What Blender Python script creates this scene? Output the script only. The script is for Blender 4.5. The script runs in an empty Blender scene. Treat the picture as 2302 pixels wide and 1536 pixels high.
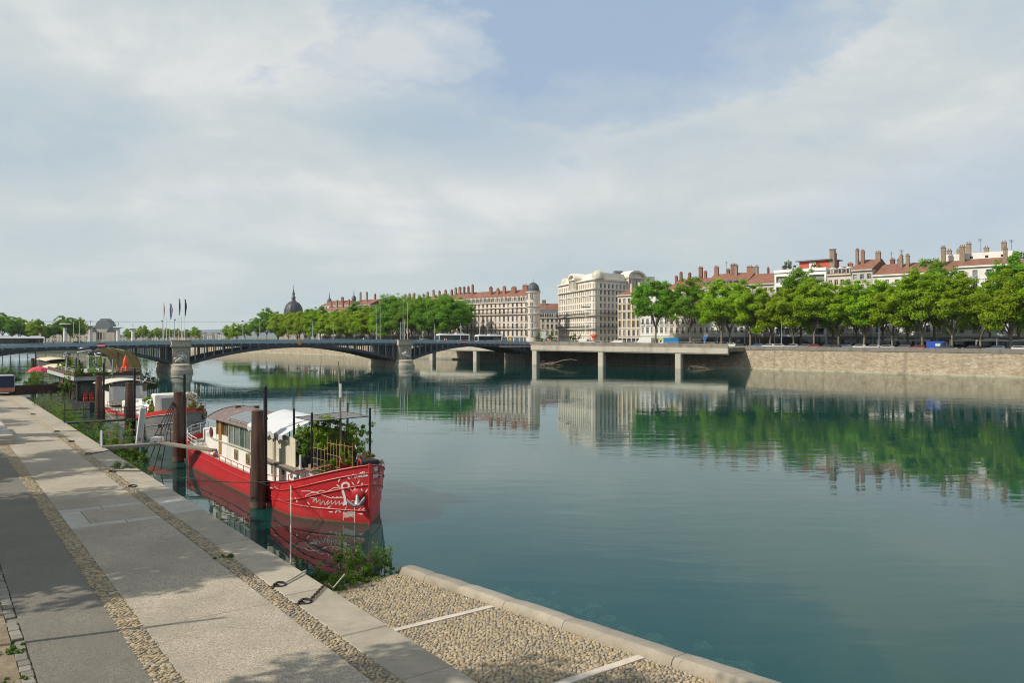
import bpy, math, random
import numpy as np
from mathutils import Vector, Matrix
R = math.radians
rnd = random.Random(7)
sc = bpy.context.scene
COL = sc.collection

# ------------------------------------------------------------------ camera
cam = bpy.data.cameras.new('camera'); camo = bpy.data.objects.new('camera', cam); COL.objects.link(camo)
cam.sensor_width = 36.0; cam.lens = 28.0; cam.shift_y = -0.00565
cam.clip_start = 0.1; cam.clip_end = 20000
camo.location = (0, 0, 10.2); camo.rotation_euler = (R(90), 0, 0)
sc.camera = camo

# ------------------------------------------------------------------ light
SUN_EL = 40.0
SUNV = Vector((-.928 * math.cos(R(SUN_EL)), -.372 * math.cos(R(SUN_EL)), math.sin(R(SUN_EL)))).normalized()
sl = bpy.data.lights.new('sun', 'SUN'); sl.energy = 4.8; sl.angle = R(0.6); sl.color = (1.0, .92, .79)
so = bpy.data.objects.new('sun', sl); COL.objects.link(so); so.location = (-200, -80, 250)
so.rotation_euler = (-SUNV).to_track_quat('-Z', 'Y').to_euler()

world = bpy.data.worlds.new('World'); sc.world = world; world.use_nodes = True
wt = world.node_tree; wt.nodes.clear()
def wn(t, **k):
    n = wt.nodes.new(t)
    for a, b in k.items(): setattr(n, a, b)
    return n
def wl(a, b): wt.links.new(a, b)
def wmath(op, a, b=None, c=None, clamp=False):
    n = wn('ShaderNodeMath', operation=op, use_clamp=clamp)
    for i, v in enumerate((a, b, c)):
        if v is None: continue
        if hasattr(v, 'links'): wl(v, n.inputs[i])
        else: n.inputs[i].default_value = v
    return n.outputs[0]
def wnoise(vec, scale, detail=6, rough=.55, dist=0.0):
    n = wn('ShaderNodeTexNoise'); n.inputs['Scale'].default_value = scale; n.inputs['Detail'].default_value = detail
    n.inputs['Roughness'].default_value = rough; n.inputs['Distortion'].default_value = dist
    wl(vec, n.inputs['Vector']); return n.outputs['Fac']
def wramp(fac, stops):
    n = wn('ShaderNodeValToRGB'); e = n.color_ramp.elements
    while len(e) < len(stops): e.new(.5)
    for el, (p, c) in zip(e, stops): el.position = p; el.color = (c if len(c) == 4 else (*c, 1)) if not isinstance(c, float) else (c, c, c, 1)
    wl(fac, n.inputs['Fac']); return n.outputs['Color']
sky = wn('ShaderNodeTexSky', sky_type='NISHITA', sun_disc=False)
sky.sun_elevation = R(SUN_EL); sky.sun_rotation = math.atan2(SUNV.x, SUNV.y)
sky.air_density = 1.0; sky.dust_density = 2.0; sky.ozone_density = 1.0
tc = wn('ShaderNodeTexCoord'); sep = wn('ShaderNodeSeparateXYZ'); wl(tc.outputs['Generated'], sep.inputs[0])
AZ = wmath('ARCTAN2', sep.outputs[0], sep.outputs[1]); EL = wmath('ARCSINE', sep.outputs[2])
# cloud layer coordinates: direction projected on a high flat layer
zz = wmath('ADD', wmath('MAXIMUM', sep.outputs[2], 0.0), .16)
cmb = wn('ShaderNodeCombineXYZ'); wl(wmath('DIVIDE', sep.outputs[0], zz), cmb.inputs[0]); wl(wmath('DIVIDE', sep.outputs[1], zz), cmb.inputs[1]); cmb.inputs[2].default_value = 3.7
mp = wn('ShaderNodeMapping'); mp.inputs['Rotation'].default_value = (0, 0, R(28)); mp.inputs['Scale'].default_value = (.55, 1.25, 1); wl(cmb.outputs[0], mp.inputs[0])
LAY = mp.outputs[0]
mp2 = wn('ShaderNodeMapping'); mp2.inputs['Scale'].default_value = (1, 1, 1.9); wl(tc.outputs['Generated'], mp2.inputs[0])
DIR = mp2.outputs[0]
def blob(az, el, ra, re, rot=0.0):
    a = wmath('SUBTRACT', AZ, R(az)); e = wmath('SUBTRACT', EL, R(el)); c, s = math.cos(R(rot)), math.sin(R(rot))
    p = wmath('ADD', wmath('MULTIPLY', a, c), wmath('MULTIPLY', e, s)); q = wmath('SUBTRACT', wmath('MULTIPLY', e, c), wmath('MULTIPLY', a, s))
    p = wmath('DIVIDE', p, R(ra)); q = wmath('DIVIDE', q, R(re))
    return wmath('SUBTRACT', 1.0, wmath('SQRT', wmath('ADD', wmath('MULTIPLY', p, p), wmath('MULTIPLY', q, q))))
n1 = wnoise(DIR, 4.0, 9, .6, .25); n2 = wnoise(LAY, .9, 5, .5, .4); n3 = wnoise(DIR, 13.0, 8, .62, .15)
w1 = wmath('MULTIPLY', wmath('SUBTRACT', n1, .5), 1.7); w3 = wmath('MULTIPLY', wmath('SUBTRACT', n3, .5), .7)
gap = wmath('ADD', wmath('ADD', blob(10, 25.0, 25, 10.5, 13), wmath('MULTIPLY', w1, .75)), wmath('MULTIPLY', w3, .75))
gapm = wramp(gap, [(0.0, 0.0), (.12, .5), (.38, .92)])
g2 = wramp(wmath('ADD', blob(31, 8, 17, 5.5, 10), wmath('MULTIPLY', w1, .7)), [(0.0, 0.0), (.8, .5)])
g3 = wramp(wmath('ADD', blob(-4, 15, 11, 4, -15), wmath('MULTIPLY', w1, .9)), [(0.0, 0.0), (.9, .5)])
g4 = wramp(n2, [(.56, 0.0), (.74, .55)])
g5 = wmath('MULTIPLY', wramp(wmath('ADD', EL, wmath('MULTIPLY', w1, .28)), [(.36, 0.0), (.60, 1.0)]), .48)
clear = wmath('MAXIMUM', wmath('MAXIMUM', wmath('MAXIMUM', gapm, g2), wmath('MAXIMUM', g3, g4)), g5)
puff = wmath('MULTIPLY', wramp(wmath('ADD', blob(-9.5, 19.4, 10.5, 4.0, 4), wmath('ADD', wmath('MULTIPLY', w3, 1.9), wmath('MULTIPLY', w1, .45))), [(.05, 0.0), (.30, .55), (.75, 1.0)]), .8)
cover = wmath('MAXIMUM', wmath('SUBTRACT', 1.0, clear, clamp=True), puff)
low = wramp(EL, [(0.0, 1.0), (.17, .0)])
cover = wmath('MAXIMUM', cover, wmath('MULTIPLY', low, .96))
tex = wmath('ADD', wmath('MULTIPLY', n1, .6), wmath('MULTIPLY', n2, .4))
ccol = wramp(tex, [(.30, (4.6, 5.65, 6.4)), (.48, (6.15, 6.7, 6.9)), (.62, (8.3, 8.3, 8.15))])
hz = wn('ShaderNodeMixRGB'); hz.inputs[2].default_value = (5.5, 6.45, 6.7, 1); wl(wmath('MULTIPLY', low, .8), hz.inputs[0]); wl(ccol, hz.inputs[1])
pc = wn('ShaderNodeMixRGB'); pc.inputs[2].default_value = (8.2, 8.1, 7.9, 1); wl(wmath('MULTIPLY', puff, .6), pc.inputs[0]); wl(hz.outputs[0], pc.inputs[1])
vl = wn('ShaderNodeMixRGB'); vl.inputs[0].default_value = .72; vl.inputs[2].default_value = (4.2, 5.6, 7.4, 1); wl(sky.outputs[0], vl.inputs[1])
mixs = wn('ShaderNodeMixRGB'); wl(cover, mixs.inputs[0]); wl(vl.outputs[0], mixs.inputs[1]); wl(pc.outputs[0], mixs.inputs[2])
bg = wn('ShaderNodeBackground'); bg.inputs['Strength'].default_value = 0.1; wl(mixs.outputs[0], bg.inputs['Color'])
wo = wn('ShaderNodeOutputWorld'); wl(bg.outputs[0], wo.inputs['Surface'])

vs = sc.view_settings; vs.view_transform = 'Standard'; vs.look = 'None'; vs.gamma = 1.0; vs.use_curve_mapping = False; vs.exposure = 0.0
cy = sc.cycles; cy.use_denoising = True; cy.use_adaptive_sampling = True; cy.adaptive_threshold = .02
cy.pixel_filter_type = 'BLACKMAN_HARRIS'; cy.filter_width = 1.0; cy.max_bounces = 6; cy.diffuse_bounces = 3; cy.glossy_bounces = 3; cy.transmission_bounces = 4; cy.transparent_max_bounces = 8; cy.volume_bounces = 0
cy.caustics_reflective = False; cy.caustics_refractive = False; cy.sample_clamp_indirect = 6.0

# ------------------------------------------------------------------ frames of reference (metres; +Y away from the viewer)
U = Vector((-.592, .806)); N = Vector((.806, .592))            # along the near quay / across it towards the river
def UN(u, n, z=0.0): return Vector((U.x * u + N.x * n, U.y * u + N.y * n, z))
QROT = math.atan2(N.y, N.x)                                     # local x = N, local y = U
WD = Vector((-.691, .723)); WM = Vector((.723, .691))           # along the far quay wall / inland from it
def WL(t, L, z=0.0): return Vector((123.5 + WM.x * L + WD.x * t, 192 + WM.y * L + WD.y * t, z))
FROT = math.atan2(-WD.y, -WD.x)                                 # local x = to the right along the far facades, y = inland
BP = Vector((-91.6, 220.0)); BD = Vector((.8375, .5465)); BN = Vector((-.5465, .8375))   # bridge: left pier, along, away
def BR(s, w, z=0.0): return Vector((BP.x + BD.x * s + BN.x * w, BP.y + BD.y * s + BN.y * w, z))
BROT = math.atan2(BD.y, BD.x)
STREET = 6.0

# ------------------------------------------------------------------ helpers
class MB:
    def __init__(s): s.v = []; s.f = []
    def add(s, vs, fs):
        o = len(s.v); s.v += [tuple(p) for p in vs]; s.f += [tuple(i + o for i in f) for f in fs]; return s
    def box(s, x0, x1, y0, y1, z0, z1):
        return s.add([(x0, y0, z0), (x1, y0, z0), (x1, y1, z0), (x0, y1, z0), (x0, y0, z1), (x1, y0, z1), (x1, y1, z1), (x0, y1, z1)],
                     [(0, 3, 2, 1), (4, 5, 6, 7), (0, 1, 5, 4), (1, 2, 6, 5), (2, 3, 7, 6), (3, 0, 4, 7)])
    def cbox(s, x0, x1, y0, y1, z0, z1, c=.03):
        """box with chamfered top edges"""
        c = min(c, (x1 - x0) * .4, (y1 - y0) * .4, (z1 - z0) * .8)
        r = [[(x0, y0, z0), (x1, y0, z0), (x1, y1, z0), (x0, y1, z0)], [(x0, y0, z1 - c), (x1, y0, z1 - c), (x1, y1, z1 - c), (x0, y1, z1 - c)],
             [(x0 + c, y0 + c, z1), (x1 - c, y0 + c, z1), (x1 - c, y1 - c, z1), (x0 + c, y1 - c, z1)]]
        return s.loft(r)
    def quad(s, a, b, c, d): return s.add([a, b, c, d], [(0, 1, 2, 3)])
    def loft(s, rings, cap=True, closed=True):
        n = len(rings[0]); vs = [p for r in rings for p in r]; fs = []
        for i in range(len(rings) - 1):
            for j in range(n if closed else n - 1):
                k = (j + 1) % n; fs.append((i * n + j, i * n + k, (i + 1) * n + k, (i + 1) * n + j))
        if cap and closed: fs += [tuple(range(n - 1, -1, -1)), tuple((len(rings) - 1) * n + j for j in range(n))]
        return s.add(vs, fs)
    def tube(s, pts, r, n=6, cap=True):
        pts = [Vector(p) for p in pts]; m = len(pts)
        rs = list(r) if isinstance(r, (list, tuple)) else [r] * m
        rings = []; up = Vector((0, 0, 1)); px = None
        for i, p in enumerate(pts):
            t = (pts[min(i + 1, m - 1)] - pts[max(i - 1, 0)])
            if t.length < 1e-9: t = Vector((0, 0, 1))
            t.normalize()
            if px is None:
                a = up if abs(t.z) < .9 else Vector((1, 0, 0)); x = t.cross(a).normalized()
            else:
                x = px - t * px.dot(t); x = x.normalized() if x.length > 1e-6 else t.orthogonal().normalized()
            px = x; y = t.cross(x)
            rings.append([p + (x * math.cos(2 * math.pi * k / n) + y * math.sin(2 * math.pi * k / n)) * rs[i] for k in range(n)])
        return s.loft(rings, cap)
    def lathe(s, prof, n=16, c=(0, 0, 0), sx=1, sy=1):
        return s.loft([[(c[0] + r * sx * math.cos(2 * math.pi * k / n), c[1] + r * sy * math.sin(2 * math.pi * k / n), c[2] + z) for k in range(n)] for r, z in prof])
    def prism(s, poly, z0, z1):
        return s.loft([[(x, y, z0) for x, y in poly], [(x, y, z1) for x, y in poly]])
    def xprism(s, poly, x0, x1):
        """poly in (y, z), swept along x"""
        return s.loft([[(x0, y, z) for y, z in poly], [(x1, y, z) for y, z in poly]])
    def yprism(s, poly, y0, y1):
        return s.loft([[(x, y0, z) for x, z in poly], [(x, y1, z) for x, z in poly]])
    def sphere(s, c, r, n=10, m=6, sx=1, sy=1, sz=1):
        return s.lathe([(max(.001, r * math.sin(math.pi * i / m)), -r * sz * math.cos(math.pi * i / m)) for i in range(m + 1)], n, c, sx, sy)
    def ribbon(s, pts, w, nrm):
        """flat stroke along pts with half width w, lying in the surface of normal nrm"""
        L = []
        for i, p in enumerate(pts):
            t = (Vector(pts[min(i + 1, len(pts) - 1)]) - Vector(pts[max(i - 1, 0)])).normalized(); k = t.cross(nrm[i] if isinstance(nrm, list) else nrm).normalized() * w
            L.append((Vector(p) - k, Vector(p) + k))
        o = len(s.v)
        for a, b in L: s.v += [tuple(a), tuple(b)]
        for i in range(len(L) - 1): s.f.append((o + 2 * i, o + 2 * i + 1, o + 2 * i + 3, o + 2 * i + 2))
        return s
    def mesh(s, name, mat, smooth=False, fix=True):
        me = bpy.data.meshes.new(name); me.from_pydata(s.v, [], s.f)
        if fix:
            import bmesh
            bm = bmesh.new(); bm.from_mesh(me); bmesh.ops.recalc_face_normals(bm, faces=bm.faces); bm.to_mesh(me); bm.free()
        if mat: me.materials.append(mat)
        if smooth:
            me.polygons.foreach_set('use_smooth', [True] * len(me.polygons))
            if smooth != 'all': me.set_sharp_from_angle(angle=R(40))
        me.update(); return me
    def build(s, name, mat, parent=None, smooth=False, fix=True):
        return put(name, s.mesh(name, mat, smooth, fix), parent)

def put(name, me, parent=None, loc=None, rot=None, scale=None):
    o = bpy.data.objects.new(name, me); COL.objects.link(o)
    if parent: o.parent = parent
    if loc is not None: o.location = loc
    if rot is not None: o.rotation_euler = rot if isinstance(rot, (tuple, list)) else (0, 0, rot)
    if scale is not None: o.scale = scale if isinstance(scale, (tuple, list)) else (scale,) * 3
    return o
def tag(o, label, cat, group=None):
    o['label'] = label; o['category'] = cat
    if group: o['group'] = group
    return o
def thing(name, label, cat, loc=(0, 0, 0), rot=0.0, group=None):
    o = put(name, None, None, loc, rot); o.empty_display_size = .3
    return tag(o, label, cat, group)
def struct(o, kind='structure'): o['kind'] = kind; return o
def copy_tree(src, parent=None):
    c = src.copy(); COL.objects.link(c); c.parent = parent
    for ch in src.children: copy_tree(ch, c)
    return c
ORD = ['first', 'second', 'third', 'fourth', 'fifth', 'sixth', 'seventh', 'eighth', 'ninth', 'tenth', 'eleventh', 'twelfth', 'thirteenth', 'fourteenth', 'fifteenth',
       'sixteenth', 'seventeenth', 'eighteenth', 'nineteenth', 'twentieth', 'twenty-first', 'twenty-second', 'twenty-third', 'twenty-fourth', 'twenty-fifth', 'twenty-sixth', 'twenty-seventh', 'twenty-eighth', 'twenty-ninth', 'thirtieth']
def npmesh(name, verts, faces, mat, smooth=False, mats=None):
    me = bpy.data.meshes.new(name); verts = np.asarray(verts, dtype=np.float32); faces = np.asarray(faces, dtype=np.int32); k = faces.shape[1]
    me.vertices.add(len(verts)); me.vertices.foreach_set('co', verts.ravel())
    me.loops.add(faces.size); me.loops.foreach_set('vertex_index', faces.ravel())
    me.polygons.add(len(faces)); me.polygons.foreach_set('loop_start', np.arange(0, faces.size, k, dtype=np.int32))
    if smooth: me.polygons.foreach_set('use_smooth', np.ones(len(faces), dtype=bool))
    me.materials.append(mat); me.update(calc_edges=True); me.validate(); return me

# ------------------------------------------------------------------ materials
MATS = {}
class NT:
    def __init__(s, name):
        s.m = bpy.data.materials.new(name); s.m.use_nodes = True; s.t = s.m.node_tree; s.t.nodes.clear()
        s.out = s.n('ShaderNodeOutputMaterial')
    def n(s, t, ins=None, **k):
        x = s.t.nodes.new(t)
        for a, b in k.items(): setattr(x, a, b)
        for a, b in (ins or {}).items(): s.set(x.inputs[a], b)
        return x
    def set(s, sock, v):
        if hasattr(v, 'is_linked') or hasattr(v, 'links'): s.t.links.new(v, sock)
        else:
            try: sock.default_value = v
            except Exception: sock.default_value = (*v, 1)
    def coord(s, scale=None, kind='Object', rot=None):
        c = s.n('ShaderNodeTexCoord').outputs[kind] if kind != 'World' else s.n('ShaderNodeNewGeometry').outputs['Position']
        if scale is None and rot is None: return c
        m = s.n('ShaderNodeMapping', {'Vector': c})
        if scale is not None: m.inputs['Scale'].default_value = scale if isinstance(scale, tuple) else (scale,) * 3
        if rot is not None: m.inputs['Rotation'].default_value = (0, 0, rot)
        return m.outputs[0]
    def noise(s, vec, scale, detail=4, rough=.55, dist=0, out='Fac'):
        return s.n('ShaderNodeTexNoise', {'Vector': vec, 'Scale': scale, 'Detail': detail, 'Roughness': rough, 'Distortion': dist}).outputs[out]
    def ramp(s, fac, stops, interp='LINEAR'):
        x = s.n('ShaderNodeValToRGB', {'Fac': fac}); x.color_ramp.interpolation = interp; e = x.color_ramp.elements
        while len(e) < len(stops): e.new(.5)
        for el, (p, c) in zip(e, stops): el.position = p; el.color = (c, c, c, 1) if isinstance(c, (int, float)) else (*c[:3], 1)
        return x.outputs['Color']
    def mix(s, f, a, b, mode='MIX'): return s.n('ShaderNodeMixRGB', {0: f, 1: a, 2: b}, blend_type=mode).outputs[0]
    def math(s, op, a, b=0.0, clamp=False): return s.n('ShaderNodeMath', {0: a, 1: b}, operation=op, use_clamp=clamp).outputs[0]
    def bump(s, h, strength=.3, dist=.05, normal=None):
        x = s.n('ShaderNodeBump', {'Height': h, 'Strength': strength, 'Distance': dist})
        if normal is not None: s.set(x.inputs['Normal'], normal)
        return x.outputs[0]
    def pr(s, col, rough=.8, metal=0.0, nrm=None, **k):
        p = s.n('ShaderNodeBsdfPrincipled', {'Base Color': col, 'Roughness': rough, 'Metallic': metal})
        if nrm is not None: s.set(p.inputs['Normal'], nrm)
        for a, b in k.items(): s.set(p.inputs[a.replace('_', ' ')], b)
        s.set(s.out.inputs['Surface'], p.outputs[0]); return p
def c3(c, k): return tuple(min(1, x * k) for x in c[:3])
def M(name, col, rough=.75, metal=0.0, var=.2, scale=3.0, bump=.15, bscale=None, col2=None, kind='Object', dirt=None, orand=0.0, stretch=None):
    """painted / stony surface: base colour with two scales of variation, relief, optional stains"""
    if name in MATS: return MATS[name]
    t = NT(name); v = t.coord(stretch, kind)
    a = t.noise(v, scale, 5, .6); b = t.noise(v, scale * 9, 3, .6)
    f = t.math('ADD', t.math('MULTIPLY', a, .7), t.math('MULTIPLY', b, .3))
    c = t.ramp(f, [(.3, c3(col, 1 - var)), (.5, col), (.72, col2 or c3(col, 1 + var * .7))])
    if dirt:
        d = t.noise(t.coord((scale * .6, scale * .6, scale * .15), kind), 1.0, 6, .65)
        c = t.mix(t.ramp(d, [(.5, 0.0), (.7, .75)]), c, dirt)
    if orand:
        oi = t.n('ShaderNodeObjectInfo').outputs['Random']
        c = t.n('ShaderNodeHueSaturation', {'Color': c, 'Value': t.math('ADD', t.math('MULTIPLY', oi, orand * 2), 1 - orand), 'Hue': t.math('ADD', t.math('MULTIPLY', oi, orand * .06), .5 - orand * .03)}).outputs[0]
    rr = t.math('ADD', t.math('MULTIPLY', b, .25), rough - .12)
    nb = t.bump(t.noise(v, bscale or scale * 14, 3, .6), bump, .03) if bump else None
    t.pr(c, rr, metal, nb); MATS[name] = t.m; return t.m
def glassm(name, dark=(.02, .025, .03), light=(.22, .24, .25), p=.25, rough=.06):
    """window pane: mostly dark room behind, some panes with pale curtains (differs by object)"""
    if name in MATS: return MATS[name]
    t = NT(name); oi = t.n('ShaderNodeObjectInfo').outputs['Random']
    g = t.noise(t.coord((1.1, 1.1, .5)), 1.3, 2)
    c = t.mix(t.ramp(oi, [(1 - p - .05, 0.0), (1 - p + .05, .8)]), t.mix(t.ramp(g, [(.4, 0.0), (.65, .5)]), dark, c3(dark, 2.6)), light)
    t.pr(c, rough, 0, t.bump(t.noise(t.coord(), 1.5, 1), .05, .02), Specular_IOR_Level=.6); MATS[name] = t.m; return t.m
def leafm(name, c0, c1, c2, trans=.35):
    if name in MATS: return MATS[name]
    t = NT(name); oi = t.n('ShaderNodeObjectInfo').outputs['Random']
    a = t.noise(t.coord(), .55, 3, .6); b = t.noise(t.coord(), 4.5, 2, .7)
    f = t.math('ADD', t.math('MULTIPLY', a, .6), t.math('MULTIPLY', b, .4))
    c = t.ramp(f, [(.32, c0), (.5, c1), (.7, c2)])
    c = t.n('ShaderNodeHueSaturation', {'Color': c, 'Hue': t.math('ADD', t.math('MULTIPLY', oi, .025), .488), 'Value': t.math('ADD', t.math('MULTIPLY', oi, .3), .85), 'Saturation': 1.0}).outputs[0]
    d = t.n('ShaderNodeBsdfPrincipled', {'Base Color': c, 'Roughness': .55, 'Specular IOR Level': .25})
    tr = t.n('ShaderNodeBsdfTranslucent', {'Color': t.mix(.5, c, (.30, .42, .03))})
    mx = t.n('ShaderNodeMixShader', {0: trans, 1: d.outputs[0], 2: tr.outputs[0]})
    t.set(t.out.inputs['Surface'], mx.outputs[0]); MATS[name] = t.m; return t.m
# ================================================================== setting
def water_mat():
    t = NT('river_water'); pos = t.coord(None, 'World')
    mA = t.n('ShaderNodeMapping', {'Vector': pos}); mA.inputs['Rotation'].default_value = (0, 0, R(18)); mA.inputs['Scale'].default_value = (.35, 1.0, 1)
    swell = t.noise(mA.outputs[0], .55, 2, .5, .3)
    mB = t.n('ShaderNodeMapping', {'Vector': pos}); mB.inputs['Rotation'].default_value = (0, 0, R(-12)); mB.inputs['Scale'].default_value = (.45, 1.0, 1)
    rip = t.noise(mB.outputs[0], 1.9, 3, .55, .5)
    fine = t.noise(mB.outputs[0], 7.0, 2, .5)
    patch = t.ramp(t.noise(mA.outputs[0], .045, 3, .55, .6), [(.40, .06), (.64, 1.0)])
    h = t.math('ADD', t.math('MULTIPLY', swell, t.math('ADD', t.math('MULTIPLY', patch, .45), .2)), t.math('MULTIPLY', t.math('ADD', t.math('MULTIPLY', rip, .20), t.math('MULTIPLY', fine, .025)), patch))
    nb = t.bump(h, 1.0, .036)
    fr = t.n('ShaderNodeFresnel', {'IOR': 1.333, 'Normal': nb}).outputs[0]
    gl = t.n('ShaderNodeBsdfGlossy', {'Color': (.93, .97, .97, 1), 'Roughness': .015, 'Normal': nb})
    var = t.noise(pos, .03, 3, .5)
    body = t.ramp(var, [(.35, (.008, .086, .078)), (.65, (.014, .108, .095))])
    df = t.n('ShaderNodeBsdfDiffuse', {'Color': body})
    tp = t.n('ShaderNodeBsdfTransparent', {'Color': (.66, .84, .76, 1)})
    deep = t.n('ShaderNodeMixShader', {0: .46, 1: tp.outputs[0], 2: df.outputs[0]})
    mx = t.n('ShaderNodeMixShader', {0: t.math('MULTIPLY', fr, 1.0, True), 1: deep.outputs[0], 2: gl.outputs[0]})
    t.set(t.out.inputs['Surface'], mx.outputs[0]); return t.m
m = MB(); m.quad((-2500, -200, 0), (700, -200, 0), (700, 640, 0), (-2500, 640, 0))
river = struct(m.build('river_water', water_mat()))
m = MB(); m.quad((-2500, -200, -3.6), (700, -200, -3.6), (700, 640, -3.6), (-2500, 640, -3.6))
bed = struct(m.build('riverbed', M('mud', (.016, .026, .022), .9, scale=.4)))

# ---- near quay: local x = N (towards the river), y = U (along the quay)
quay = put('lower_quay', None, None, (0, 0, 0), QROT); struct(quay)
ZQ = 2.0
def aggregate(name, c0, c1, c2, gsize, stain):
    t = NT(name); v = t.coord(None, 'World')
    vo = t.n('ShaderNodeTexVoronoi', {'Vector': v, 'Scale': gsize}); cell = vo.outputs['Color']
    g = t.n('ShaderNodeSeparateColor', {0: cell}).outputs[0]
    c = t.ramp(g, [(0.0, c0), (.5, c1), (1.0, c2)])
    big = t.noise(v, .35, 5, .6); mid = t.noise(v, 2.2, 5, .65)
    c = t.mix(t.ramp(big, [(.36, .55), (.62, 0.0)]), c, stain)
    c = t.mix(t.ramp(mid, [(.55, 0.0), (.75, .35)]), c, c3(stain, .75))
    c = t.mix(t.ramp(t.noise(v, .9, 6, .7, .4), [(.62, 0.0), (.70, .4)]), c, c3(c1, 1.15))
    wv = t.n('ShaderNodeVectorMath', {0: v, 1: t.n('ShaderNodeVectorMath', {0: t.noise(v, .9, 4, .6, 0, 'Color'), 1: (1.3, 1.3, 0)}, operation='MULTIPLY').outputs[0]}, operation='ADD').outputs[0]
    ck = t.n('ShaderNodeTexVoronoi', {'Vector': wv, 'Scale': .16}, feature='DISTANCE_TO_EDGE').outputs['Distance']
    ckm = t.math('MULTIPLY', t.ramp(ck, [(.0, 1.0), (.0045, 0.0)]), t.ramp(t.noise(v, .11, 2), [(.50, 0.0), (.62, .35)]))
    c = t.mix(ckm, c, c3(c0, .35)); c = t.mix(t.ramp(t.noise(v, 7.0, 2, .5), [(.735, 0.0), (.75, .55)]), c, c3(c0, .5))
    t.pr(c, .9, 0, t.bump(t.math('ADD', vo.outputs['Distance'], t.math('MULTIPLY', mid, .4)), .5, .012)); return t.m
m_conc = aggregate('exposed_aggregate', (.185, .155, .115), (.35, .298, .225), (.52, .455, .36), 42, (.225, .192, .148))
m_asph = aggregate('asphalt', (.072, .066, .057), (.15, .135, .11), (.27, .242, .195), 55, (.115, .104, .086))
def stone_mat(name, col, stain, sc_=1.0):
    t = NT(name); v = t.coord(None, 'World'); oi = t.n('ShaderNodeObjectInfo').outputs['Random']
    a = t.noise(v, 1.1 * sc_, 6, .65); b = t.noise(v, 26, 4, .7)
    mz = t.n('ShaderNodeMapping', {'Vector': v}); mz.inputs['Rotation'].default_value = (0, 0, R(36)); mz.inputs['Scale'].default_value = (.8, 5.0, 3.0)
    lines = t.noise(mz.outputs[0], 1.3, 6, .7, .6)
    c = t.ramp(t.math('ADD', t.math('MULTIPLY', a, .6), t.math('MULTIPLY', b, .4)), [(.3, c3(col, .72)), (.5, col), (.7, c3(col, 1.22))])
    c = t.mix(t.ramp(lines, [(.56, 0.0), (.68, .55)]), c, stain)
    c = t.mix(t.ramp(t.noise(v, .5, 6, .7), [(.56, 0.0), (.7, .5)]), c, c3(stain, .8))
    c = t.n('ShaderNodeHueSaturation', {'Color': c, 'Value': t.math('ADD', t.math('MULTIPLY', oi, .22), .88), 'Saturation': 1.0}).outputs[0]
    t.pr(c, .85, 0, t.bump(t.math('ADD', t.math('MULTIPLY', lines, .7), t.math('MULTIPLY', b, .5)), .45, .02)); return t.m
m_edge = stone_mat('edge_limestone', (.315, .275, .21), (.15, .135, .11))
m_pale = stone_mat('pale_slab', (.39, .36, .305), (.30, .29, .27))
m_kerb = stone_mat('kerb_stone', (.30, .265, .21), (.12, .11, .09))
m_mort = M('cobble_mortar', (.155, .135, .105), .95, scale=4, bump=.4)
# body of the quay (slightly under the finished surfaces) with its river wall
m = MB(); m.box(-90, 10.42, -60, 330, -4, ZQ - .06)
m.build('quay_body', M('quay_wall_stone', (.20, .185, .155), .9, scale=.8, dirt=(.05, .06, .04)), quay)
# asphalt cycle lane
m = MB(); m.box(2.12, 4.30, -60, 330, ZQ - .05, ZQ + .002); m.build('asphalt_lane', m_asph, quay)
# dirt strip beyond the pavers
t = NT('dry_earth'); v = t.coord(None, 'World'); a = t.noise(v, 1.6, 6, .7); b = t.noise(v, 18, 4, .7)
c = t.ramp(t.math('ADD', t.math('MULTIPLY', a, .65), t.math('MULTIPLY', b, .35)), [(.34, (.10, .075, .045)), (.5, (.20, .155, .10)), (.66, (.31, .25, .17))])
t.pr(c, .95, 0, t.bump(b, .6, .03)); m_earth = t.m
m = MB(); m.box(-90, 1.80, -60, 330, ZQ - .05, ZQ + .0); m.build('earth_verge', m_earth, quay)
# concrete carriageway in panels with open joints
joints = [-60, -20, 2, 12.3, 23.4, 38.3]
m_panels = []
js = [-60, -20, 2, 12.3, 24.0, 38.2]
for y0, y1 in zip(js[:-1], js[1:]): m_panels.append((y0, y1))
y = 42.6
while y < 330: m_panels.append((y, min(330, y + 11.5))); y += 11.5
for y0, y1 in m_panels:
    m = MB(); m.cbox(4.92, 8.50, y0 + .012, y1 - .012, ZQ - .05, ZQ + .004, .008); m.build('concrete_panel', m_conc, quay)
# the banded crossing of pale slabs
for x0, x1, y0, y1, mm in [(4.92, 7.1, 38.2, 38.85, m_pale), (7.12, 8.5, 38.2, 38.85, m_pale), (4.92, 5.75, 38.87, 41.85, m_pale), (5.77, 8.5, 38.87, 41.85, m_conc), (4.92, 6.7, 41.87, 42.58, m_pale), (6.72, 8.5, 41.87, 42.58, m_pale)]:
    m = MB(); m.cbox(x0, x1, y0 + .008, y1 - .008, ZQ - .05, ZQ + .006, .008); m.build('pale_slab', mm, quay)
# limestone edge blocks
y = -40.0; k = 0
while y < 330:
    ln = rnd.choice([2.6, 3.4, 4.2, 5.0]) if y < 130 else 12
    pale = abs(y + ln / 2 - 40.6) < 2.4
    m = MB(); j = rnd.uniform(-.012, .012); m.cbox(9.06, 10.5 + j, y + .012, y + ln - .012, -.6, ZQ + .012 + rnd.uniform(-.008, .008), .035)
    m.build('edge_block', m_pale if pale else m_edge, quay); y += ln
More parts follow.
